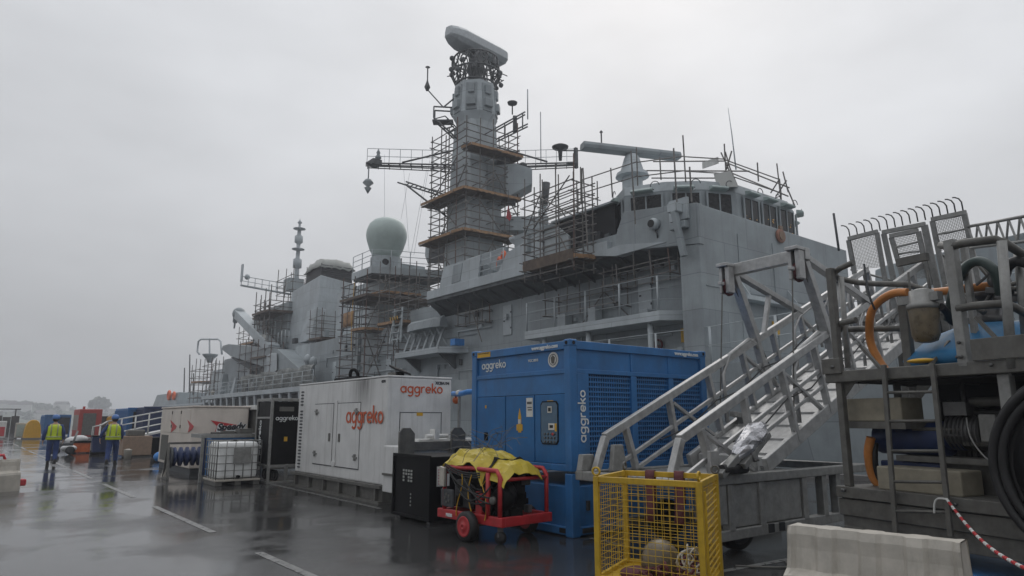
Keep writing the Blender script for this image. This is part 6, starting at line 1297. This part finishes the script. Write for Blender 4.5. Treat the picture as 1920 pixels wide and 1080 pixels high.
sub(t, 'shell', MB().loft([rg(72, .98), rg(72.1, 1), rg(73.6, .98), rg(74.2, .8)]), YGRP, bevel=.02); sub(t, 'plinth', MB().box(a.x-.05, c.x+.05, 71.95, 74.2, 0, .1), CONC)
q = at(38, 822, Y=74); t = thing('small_cabinet', 'small pale green cabinet left of the yellow shelter', 'cabinet', (q.x, 74, 0)); MB(LOC).box(-.45, .45, -.4, .4, .08, 1.35).build('case', PLAST, t, bevel=.06); MB(LOC).box(-.35, .35, -.42, -.4, .2, 1.2).build('door', HOODG, t)
q = at(2, 815, Y=76); t = thing('red_cabinet', 'red and white kiosk cut by the left edge of the picture', 'kiosk', (q.x, 76, 0)); MB(LOC).box(-.6, .3, -.4, .4, .05, 1.5).build('case', WHITE2, t, bevel=.05); MB(LOC).box(-.55, .2, -.43, -.4, .2, 1.0).build('red_panel', PINK, t)
t = thing('timber_jetty', 'dark timber jetty wall with rail across the far end of the quay', 'jetty', (0, 104, 0))
b = MB()
for k in range(40): x = -30+.85*k; b.box(x, x+.8, 104, 104.4, 0, 2.0+.1*math.sin(k*2.1))
sub(t, 'plank_wall', b, JETTY)
for k in range(14): sub(t, 'rail_post', MB().tube((-29+2.5*k, 104.2, 2), (-29+2.5*k, 104.2, 2.9), .07), JETTY)
sub(t, 'top_rail', MB().tube((-30, 104.2, 2.85), (4, 104.2, 2.85), .06), JETTY)

# ---- two workers walking away
def skin_mesh(joints, edges, sub_=2):
    names = list(joints); me = bpy.data.meshes.new('skin'); me.from_pydata([joints[n][0] for n in names], [(names.index(a), names.index(b)) for a, b in edges], [])
    o = bpy.data.objects.new('skin', me); COL.objects.link(o)
    o.modifiers.new('skin', 'SKIN')
    for i, n in enumerate(names):
        r = joints[n][1]; me.skin_vertices[0].data[i].radius = r if isinstance(r, tuple) else (r, r)
    me.skin_vertices[0].data[0].use_root = True
    s = o.modifiers.new('sub', 'SUBSURF'); s.levels = sub_; s.render_levels = sub_
    bpy.context.view_layer.update(); dg = bpy.context.evaluated_depsgraph_get()
    m2 = bpy.data.meshes.new_from_object(o.evaluated_get(dg)); m2.polygons.foreach_set('use_smooth', [True]*len(m2.polygons))
    bpy.data.objects.remove(o); bpy.data.meshes.remove(me); return m2
def person(label, loc, rz, stride, turn=0., armL=(-.30, .1, .9), armR=(.30, -.12, .92)):
    t = thing('person', label, 'person', loc, rz)
    s = stride
    J = {'pelvis': ((0, 0, .97), (.15, .11)), 'belly': ((0, .01, 1.14), (.145, .105)), 'chest': ((0, .02, 1.34), (.165, .115)), 'collar': ((0, .01, 1.47), (.1, .08)), 'neck': ((0, .02, 1.54), .055), 'jaw': ((0, .05, 1.6), (.065, .075)), 'skull': ((0, .03, 1.69), (.075, .09)), 'crown': ((0, .02, 1.76), .05)}
    E_ = [('pelvis', 'belly'), ('belly', 'chest'), ('chest', 'collar'), ('collar', 'neck'), ('neck', 'jaw'), ('jaw', 'skull'), ('skull', 'crown')]
    for sd, nm, ar, lg in ((-1, 'l', armL, s), (1, 'r', armR, -s)):
        sh = V((.19*sd, 0, 1.42)); wr = V(ar); el = (sh+wr)/2+V((.045*sd, -.05, .02))
        J[nm+'sh'] = (tuple(sh), .068); J[nm+'el'] = (tuple(el), .048); J[nm+'wr'] = (tuple(wr), .032)
        pm_ = wr+V((0, .015, -.07)); J[nm+'palm'] = (tuple(pm_), (.022, .036))
        E_ += [('collar', nm+'sh'), (nm+'sh', nm+'el'), (nm+'el', nm+'wr'), (nm+'wr', nm+'palm')]
        for k, (dy, ln) in enumerate(((-.03, .06), (-.01, .078), (.012, .075), (.032, .06))):
            J[nm+'f%d' % k] = (tuple(pm_+V((0, dy, -.045))), .0095); J[nm+'g%d' % k] = (tuple(pm_+V((-.012*sd, dy*1.05+.008, -.045-ln*.55))), .009); J[nm+'h%d' % k] = (tuple(pm_+V((-.032*sd, dy*1.05+.012, -.045-ln))), .0075)
            E_ += [(nm+'palm', nm+'f%d' % k), (nm+'f%d' % k, nm+'g%d' % k), (nm+'g%d' % k, nm+'h%d' % k)]
        J[nm+'t0'] = (tuple(wr+V((-.005*sd, .05, -.055))), .011); J[nm+'t1'] = (tuple(wr+V((-.012*sd, .065, -.1))), .009); E_ += [(nm+'wr', nm+'t0'), (nm+'t0', nm+'t1')]
        hp_ = V((.095*sd, 0, .93)); an = V((.11*sd, lg*.32, .1+(.05 if lg < 0 else 0))); kn = V((.105*sd, lg*.16+.07, .52))
        J[nm+'hip'] = (tuple(hp_), .1); J[nm+'kn'] = (tuple(kn), .066); J[nm+'an'] = (tuple(an), .045); J[nm+'toe'] = (tuple(an+V((.02*sd, .17, -.06 if lg >= 0 else -.08))), (.045, .03))
        E_ += [('pelvis', nm+'hip'), (nm+'hip', nm+'kn'), (nm+'kn', nm+'an'), (nm+'an', nm+'toe')]
    o = link('body', skin_mesh(J, E_), SKIN, t)
    # coverall: the same joints, a little thicker
    CJ = {k: (J[k][0], tuple(x*1.22+.012 for x in (J[k][1] if isinstance(J[k][1], tuple) else (J[k][1],)*2))) for k in J if k in ('pelvis', 'belly', 'chest', 'collar') or k[1:] in ('sh', 'el', 'wr', 'hip', 'kn', 'an')}
    for nm in 'lr':
        CJ[nm+'an'] = (tuple(V(J[nm+'an'][0])+V((0, 0, .02))), .075); CJ[nm+'kn'] = (J[nm+'kn'][0], .095)
    link('coverall', skin_mesh(CJ, [e for e in E_ if e[0] in CJ and e[1] in CJ]), COVER, t)
    el_ = lambda z, a, c, n=20: [(a*math.cos(q), .01+c*math.sin(q), z) for q in [2*math.pi*k/n for k in range(n)]]
    MBL = MB(LOC)
    def ring(z, k=1.): return el_(z, *{.93: (.262*k, .205*k), 1.0: (.258*k, .2*k), 1.15: (.245*k, .185*k), 1.32: (.26*k, .19*k), 1.43: (.25*k, .175*k), 1.49: (.16*k, .12*k)}[z])
    v = MB(LOC).loft([ring(z) for z in (.93, 1.0, 1.15, 1.32, 1.43, 1.49)], False, False, True).build('hi_vis_vest', HIVIS, t, solid=.012)
    MB(LOC).loft([el_(1.02, .262, .203), el_(1.06, .258, .2)], False, False, True).build('waist_tape', TAPE, v, solid=.006)
    for sd in (-1, 1): MB(LOC).sheet([[(.1*sd-.018, -.188, 1.08), (.1*sd+.018, -.188, 1.08)], [(.1*sd-.018, -.194, 1.3), (.1*sd+.018, -.19, 1.3)], [(.1*sd-.018, -.176, 1.42), (.1*sd+.018, -.172, 1.42)], [(.1*sd-.022, -.115, 1.495), (.1*sd+.022, -.105, 1.495)]]).build('brace_tape', TAPE, v, solid=.006)
    h = MB(LOC).lathe((0, .03, 1.7), [(.125, -.01), (.128, .03), (.12, .09), (.085, .14), (.03, .158), (.003, .16)], 24).build('helmet', HELM, t); MB(LOC).sheet([[(x, .13+.0*x, 1.7) for x in (-.1, -.05, 0, .05, .1)], [(x*.75, .13+.085*(1-(x/.12)**2), 1.685) for x in (-.1, -.05, 0, .05, .1)]]).build('helmet_peak', HELM, h, solid=.006)
    MB(LOC).lathe((0, .015, 1.6), [(.07, 0), (.1, .05), (.108, .11)], 18).build('hair', HAIR, t)
    MB(LOC).ball((.095, .04, 1.655), .03, .4, .7, 1.1).build('ear', SKIN, t); MB(LOC).ball((-.095, .04, 1.655), .03, .4, .7, 1.1).build('ear', SKIN, t)
    MB(LOC).ball((0, .145, 1.645), .018, .8, 1, 1.3).build('nose', SKIN, t); MB(LOC).box(-.025, .025, .125, .135, 1.6, 1.606).build('mouth', PINK, t)
    for sd in (-1, 1): MB(LOC).ball((.034*sd, .12, 1.68), .011).build('eye', DARKIN, t)
    for nm in 'lr':
        a = V(J[nm+'an'][0]); lift = a.z-.1
        MB(LOC).loft([[(a.x+x*w_, a.y+y, z+lift) for x, z in ((-1, 0), (1, 0), (1, h_*.7), (.5, h_), (-.5, h_), (-1, h_*.7))] for y, w_, h_ in ((-.085, .04, .16), (-.04, .052, .2), (.05, .05, .15), (.14, .055, .09), (.2, .035, .06))]).build('boot', BOOT, t, bevel=.012)
    return t
person('worker on the left in a yellow vest and blue coveralls walking away', (2.3, 31.0, 0), R_(-6), .35, 0, (-.33, .02, .9), (.30, .05, .93))
person('worker on the right in a yellow vest, striding with arm swung out', (4.06, 29.7, 0), R_(-14), -.8, 0, (-.42, -.02, .98), (.27, .12, .95))

# ================================================================== SCAFFOLDING
def scaffold(name, label, C, ux, uy, xs, ys, zs, top=.9, decks=(), brace=(), per=None, r=.032, m=SCAF, seed=0, over=.28, inner=False, group='scaffolds on the warship'):
    rd = random.Random(seed); ux, uy = V(ux).normalized(), V(uy).normalized(); C = V(C)
    t = thing(name, label, 'scaffold', C, 0, group)
    def q(a, b, z): return C+ux*a+uy*b+V((0, 0, z))
    nx, ny = len(xs), len(ys)
    for i, a in enumerate(xs):
        for j, b_ in enumerate(ys):
            if not inner and 0 < i < nx-1 and 0 < j < ny-1: continue
            h = zs[-1]+top*rd.uniform(.4, 1.25)
            sub(t, 'standard', MB().tube(q(a, b_, zs[0] if len(zs) < 3 else 0), q(a+rd.uniform(-.06, .06), b_+rd.uniform(-.06, .06), h), r, 5), (SCAFR if rd.random() < .22 else GALVD if rd.random() < .35 else m))
    for z in zs:
        for j, b_ in enumerate(ys):
            b = MB()
            if inner or j in (0, ny-1): b.tube(q(xs[0]-over*rd.uniform(.3, 1.3), b_, z+rd.uniform(-.05, .05)), q(xs[-1]+over*rd.uniform(.3, 1.3), b_, z+rd.uniform(-.05, .05)), r*.9, 5)
            if b.v: sub(t, 'ledger', b, m)
        for i, a in enumerate(xs):
            b = MB()
            if inner or i in (0, nx-1) or rd.random() > .5: b.tube(q(a, ys[0]-over*rd.uniform(.3, 1.3), z+.07), q(a, ys[-1]+over*rd.uniform(.3, 1.3), z+.07+rd.uniform(-.04, .04)), r*.9, 5)
            if b.v: sub(t, 'transom', b, GALV if rd.random() < .3 else m)
    for (a0, b0, z0, a1, b1, z1) in brace: sub(t, 'brace', MB().tube(q(a0, b0, z0), q(a1, b1, z1), r, 5), m)
    for dk in decks:
        z, a0, a1, b0, b1 = dk[:5]; b = MB(); n = max(2, round((a1-a0)/.26)); mm = dk[5] if len(dk) > 5 else PLANK
        for k in range(n):
            e = rd.uniform(-.12, .25); p_ = q((a0+(a1-a0)*(k+.5)/n), (b0+b1)/2, z+rd.uniform(0, .02)); b.obox(p_, ux*((a1-a0)/n/2*.93), uy*((b1-b0)/2+e*.5), (0, 0, .025))
        sub(t, 'plank_deck', b, PLANKD)
        sub(t, 'toe_board', MB().obox(q((a0+a1)/2, b0-.04, z+.1), ux*(a1-a0)/2+V((0, 0, .05)), uy*.02, (0, 0, .1)).obox(q(a0-.04, (b0+b1)/2, z+.1), ux*.02, uy*(b1-b0)/2+V((0, 0, .05)), (0, 0, .1)), mm)
    return t
XU, YU = (1, 0, 0), (0, 1, 0)
# 1 mast tower
h = 2.35
scaffold('mast_scaffold', 'tall scaffold tower wrapped round the main mast with three plank decks', (MX-h, MY-h, 9.6), XU, YU, (0, 1.2, 2.4, 3.5, 2*h), (0, 1.2, 2.4, 3.5, 2*h), [.6+.55*k for k in range(24)], 1.1,
    [(5.05, -.4, 2*h, -.4, 1.1), (5.05, -.5, 1.0, 1.1, 2*h+.9), (8.1, -.4, 2*h, -.4, 1.0), (8.1, -.5, 1.0, 1.0, 2*h+.7), (11.5, .2, 2*h+.2, -.4, .9)],
    [(0, 0, .4, 2.4, 0, 4.6), (2*h, 0, .4, 2.4, 0, 4.6), (0, 0, 4.6, 0, 2.5, 7), (0, 2.5, 7, 0, 0, 10), (0, 0, 7, 2.6, 0, 10), (2*h, 0, 7, 2.6, 0, 10), (0, 0, 1, 0, 3, 4), (1.2, 0, 1, 3.5, 0, 4.6), (3.5, 0, 5.2, 1.2, 0, 7.6), (0, 3.5, 5.2, 0, 1.2, 7.6), (0, 1.2, .8, 0, 3.5, 3.4), (1.2, 0, 8.4, 4.7, 0, 11), (0, 4.7, 8.4, 0, 1.2, 11)], seed=1, r=.046)
# 2 hung bay beside the bridge wing
scaffold('bridge_wing_scaffold', 'hung scaffold bay with brown plank side below the bridge wing', (20.75, 22.4, 8.35), XU, YU, (0, .6, 1.25), (0, 1.2, 2.4, 3.6), [.15, .5, .95, 1.4, 1.9, 2.3, 2.8, 3.3, 3.8, 4.3], 1.1,
    [(.62, 0, 1.25, -.1, 3.7)], [(0, 0, .3, 0, 1.2, 2.2), (0, 3.6, 2.4, 0, 2.4, 4.2), (0, 0, 2.6, 0, 2.9, 4.4), (0, 2.9, 2.6, 0, .2, 4.6)], seed=2, r=.034)
b = MB().obox((20.7, 24.2, 9.12), (.025, 0, 0), (0, 1.85, 0), (0, 0, .26)).build('plank_side', PLANKD, [o for o in bpy.data.objects if o.name == 'bridge_wing_scaffold'][0])
# 3 roof edge guard on the bridge
t = thing('roof_edge_scaffold', 'tube guard rails round the bridge roof edge', 'scaffold', (28, 19, 12.5), 0, 'scaffolds on the warship')
RP = [(22.6, 23.8), (23.0, 20.4), (24.2, 18.6), (26, 17.7), (30.5, 17.7), (32.8, 19.0), (33.2, 21)]
for i, (x, y) in enumerate(RP):
    sub(t, 'standard', MB().tube((x, y, 12.2), (x+random.uniform(-.15, .15), y, 14.0+random.uniform(-.2, .5)), .035, 5), SCAF)
    if i: 
        for z in (12.75, 13.45): sub(t, 'ledger', MB().tube((RP[i-1][0], RP[i-1][1], z), (x, y, z+.03), .03, 5), SCAF)
c = at(1388, 300, X=27.5)
for (x0, y0, x1, y1, X_) in ((1225, 303, 1358, 302, 25.8), (1212, 320, 1405, 321, 25.8), (1222, 334, 1342, 334, 25.8), (1352, 286, 1372, 330, 26), (1372, 283, 1362, 318, 26), (1360, 285, 1368, 312, 26), (1362, 305, 1480, 352, 29), (1366, 322, 1478, 368, 29), (1366, 308, 1384, 352, 27), (1468, 322, 1478, 360, 29), (1476, 352, 1490, 385, 29.5), (1445, 362, 1462, 335, 29.5), (1455, 368, 1475, 338, 29.5)):
    sub(t, 'ledger', MB().tube(at(x0, y0, X=X_), at(x1, y1, X=X_), .035, 5), SCAF)
sub(t, 'work_lamp', MB().box(*[v for k in range(3) for v in sorted((at(1316, 304, X=25.8)[k]-.03, at(1348, 307, X=25.8)[k]+.03))]), WHITE2)
for (x, y0, y1, X_) in ((1263, 380, 278, 21.6), (1183, 420, 283, 21.5), (1293, 378, 313, 21.9), (1145, 370, 315, 23), (1093, 470, 315, 20.7), (1420, 340, 305, 28), (1237, 337, 295, 24.5)):
    sub(t, 'standard', MB().tube(at(x+(y0-y1)*.06, y0, X=X_), at(x, y1, X=X_), .036, 5), SCAF)
# 4 tower under the radome platform
scaffold('radome_scaffold', 'scaffold tower under the green radome platform with brown decks', (22.9, 48.4, 4.2), XU, YU, (0, 1.6, 3.6, 5.4), (0, 2.2, 4.6), [.9, 1.6, 2.3, 3.0, 3.6, 4.1, 4.7, 5.3, 5.9, 6.6, 7.4, 8.2], 1.4,
    [(4.3, -.1, 5.4, -.1, 2.4), (6.9, -.2, 6.0, -.4, 4.6, PLANKD), (7.3, 1.2, 4.6, -.3, 4.4)], [(0, 0, .2, 1.6, 0, 4.0), (1.6, 0, .2, 0, 0, 4.0), (1.6, 0, .2, 3.6, 0, 4), (3.6, 0, .2, 1.6, 0, 4), (0, 0, 4.2, 1.6, 0, 8), (3.6, 0, 4.2, 1.6, 0, 8), (0, 4.6, 4, 0, 2, 8)], seed=4, r=.048)
# 5 bay between radome tower and upper deck
scaffold('passage_scaffold', 'scaffold bay with ladder and yellow-black board between the radome and upper deck', (22.7, 42.6, 5.9), XU, YU, (0, 1.3, 2.4), (0, 1.6, 3.2), [.5, 1.1, 1.8, 2.6, 3.4, 4.2, 5.0, 5.8], 1.4,
    [(2.5, 0, 2.4, -.1, 3.3)], [(0, 0, .2, 0, 1.6, 2.4), (0, 3.2, .2, 0, 1.6, 2.4)], seed=5, r=.036)
t = thing('access_stair', 'white step ladder with yellow and black edge board among the scaffolds', 'ladder', (22.6, 42, 6))
for dy in (0, 1.1): sub(t, 'stile', MB().bar((22.5, 42.0+dy, 6.9), (22.7, 42.2+dy, 9.4), .1, .08), GREY2); sub(t, 'stile', MB().bar((22.4, 42.3+dy, 6.9), (22.7, 42.3+dy, 8.9), .08, .08), GREY2)
for k in range(5): sub(t, 'tread', MB().box(22.4, 22.7, 42.1, 43.2, 7.1+.5*k, 7.15+.5*k), GREY2)
for k in range(8): sub(t, 'chevron', MB().prism([(22.36, 42+.17*k, 8.5), (22.36, 42.09+.17*k, 8.5), (22.36, 42.19+.17*k, 8.75), (22.36, 42.1+.17*k, 8.75)], (-.02, 0, 0)), SIGNY if k % 2 else BLACK)
# 6 funnel side
scaffold('funnel_scaffold', 'scaffold lift on the after side of the funnel', (23.2, 72.5, 4.5), XU, YU, (0, 1.4, 3.0), (0, 1.6, 3.2, 4.8), [1, 1.6, 2.3, 3.1, 3.7, 4.4, 5.2, 5.9, 6.7, 7.5, 8.4, 9.0, 9.6], 1.6,
    [(3.2, 0, 3, -.2, 4.4), (8.4, -.3, 3.0, -.4, 4.9, PLANKD)], [(0, 0, 0, 0, 1.6, 3), (0, 1.6, 3, 0, 3.2, 6), (0, 0, 4, 0, 1.6, 8), (0, 3.2, 6, 0, 4.8, 9)], seed=6, r=.052)
scaffold('funnel_front_scaffold', 'low scaffold on the casing before the funnel', (24.6, 61.4, 8.8), XU, YU, (0, 1.3, 3.2), (0, 1.4, 3.0), [.4, 1.0, 1.7, 2.4], 1.2, [(.3, 0, 3.2, 0, 3, PLANKD)], seed=7, r=.036)
scaffold('funnel_top_scaffold', 'scaffold frame beside the tarpaulin-topped funnel', (26, 74, 15.2), XU, YU, (0, 1.6, 3.2), (0, 2.4, 5.0), [.6, 1.5, 2.3], 1.8, seed=8, r=.045)
# 7 after structure
scaffold('crane_scaffold', 'scaffold with sheeted deck behind the boat crane', (25.4, 84.5, 8.6), XU, YU, (0, 2, 4.0), (0, 2.2, 4.4, 6.4), [.8, 1.6, 2.4, 3.2, 3.9], 1.6, [(2.2, 0, 4, -.2, 6.4)], [(0, 0, 0, 0, 2.4, 3)], seed=9, r=.045)
scaffold('hangar_scaffold', 'scaffold lift along the hangar side under the after yard', (24.0, 77.0, 9.0), XU, YU, (0, 1.1), (0, 1.5, 3.0), [.8, 1.6, 2.4, 3.2, 3.9, 4.6], 1.4, [(3.9, -.2, 1.7, -.4, 3.2, PLANKD)], [(0, 0, 0, 0, 1.5, 4)], seed=10, r=.045)
scaffold('stern_scaffold', 'small scaffold tower at the stern house', (23.2, 100.2, 3.7), XU, YU, (0, 1.6), (0, 2.2, 4.4), [.8, 1.7, 2.7, 3.6, 4.6], 1.8, [(2.9, 0, 1.6, 0, 4.4)], seed=11, r=.05)
scaffold('davit_scaffold', 'scaffold bays over the pale deck netting by the davit', (22.8, 70.0, 4.6), XU, YU, (0, 1.2), (0, 2.1, 4.2, 6.3, 8.4, 10.6), [2.4, 3.3, 4.2], 1.4, [(3.4, 0, 1.2, 2, 6.2, PLANKD)], seed=12, r=.045)
scaffold('stern_house_scaffold', 'scaffold along the pale stern house wall', (23.3, 92.5, 3.7), XU, YU, (0, .9), (0, 2, 4, 6), [1.6, 2.7, 3.8, 4.9], 1.0, seed=16, r=.045)
t = [o for o in bpy.data.objects if o.name == 'funnel_scaffold'][0]
sub(t, 'dust_sheet', MB().sheet([[(23.15+.05*math.sin(i*2+j), 73.0+.35*i, 9.2+.45*j+.04*math.sin(i*3)) for i in range(6)] for j in range(4)]), TARP, solid=.02)
t = [o for o in bpy.data.objects if o.name == 'radome_scaffold'][0]
sub(t, 'dust_sheet', MB().sheet([[(22.85+.05*math.sin(i*2+j), 50.6+.35*i, 9.0+.4*j+.04*math.sin(i*3)) for i in range(7)] for j in range(4)]), PLANK, solid=.02)
for k in range(5): sub(t, 'hanging_rope', MB().path([(22.8, 48.8+.9*k, 12.5), (22.75, 48.9+.9*k, 9+k*.4), (22.8, 48.85+.9*k, 6+k*.5)], .025, 4), SIGNY if k == 2 else DKGREY)
# 8 under the upper deck
scaffold('sponson_scaffold', 'thin scaffold frame against the grey wall under the upper deck', (22.8, 32.6, 6.1), XU, YU, (0, .55), (0, 1.3, 2.6), [1.2, 1.9], 1.2, brace=[(0, 0, 0, 0, 1, 1.9)], seed=13, r=.036)
scaffold('gallery_scaffold', 'scaffold frame standing on the gallery below the bridge wing', (22.35, 21.5, 6.14), XU, YU, (0, .9), (0, 1.6, 3.2, 4.8), [.7, 1.5], .9, brace=[(1, 0, .2, 1, 1.6, 1.6), (1, 1.6, 1.6, 1, 3.2, .2)], seed=14, r=.032)
scaffold('hung_scaffold', 'scaffold tubes hung beneath the bridge wing soffit', (22.1, 18.0, 7.5), XU, YU, (0, .6, 1.2), (0, 1.0, 2.0, 3.0, 3.9), [.15, .75], .5, seed=15, r=.032)
scaffold('upper_deck_scaffold', 'scaffold poles on the upper deck between mast and bridge', (23.0, 24.5, 9.8), XU, YU, (0, 1.4), (0, 1.5, 3.0), [.9, 1.7, 2.5, 3.2], .9, [], [(0, 0, 1, 0, 1.5, 3)], seed=17, r=.034)

# ================================================================== wet air
hb = MB().box(-900, 1000, -70, 1180, -12, 44).build('haze', bpy.data.materials.new('haze_air')); hb['kind'] = 'stuff'; hb['label'] = 'thin rain haze filling the air over the harbour'
hm = hb.data.materials[0]; hm.use_nodes = True; n = hm.node_tree.nodes; n.remove(n['Principled BSDF'])
pv_ = n.new('ShaderNodeVolumePrincipled'); pv_.inputs['Color'].default_value = (.93, .95, 1, 1); pv_.inputs['Density'].default_value = .0012; pv_.inputs['Anisotropy'].default_value = .3
hm.node_tree.links.new(pv_.outputs[0], n['Material Output'].inputs['Volume'])
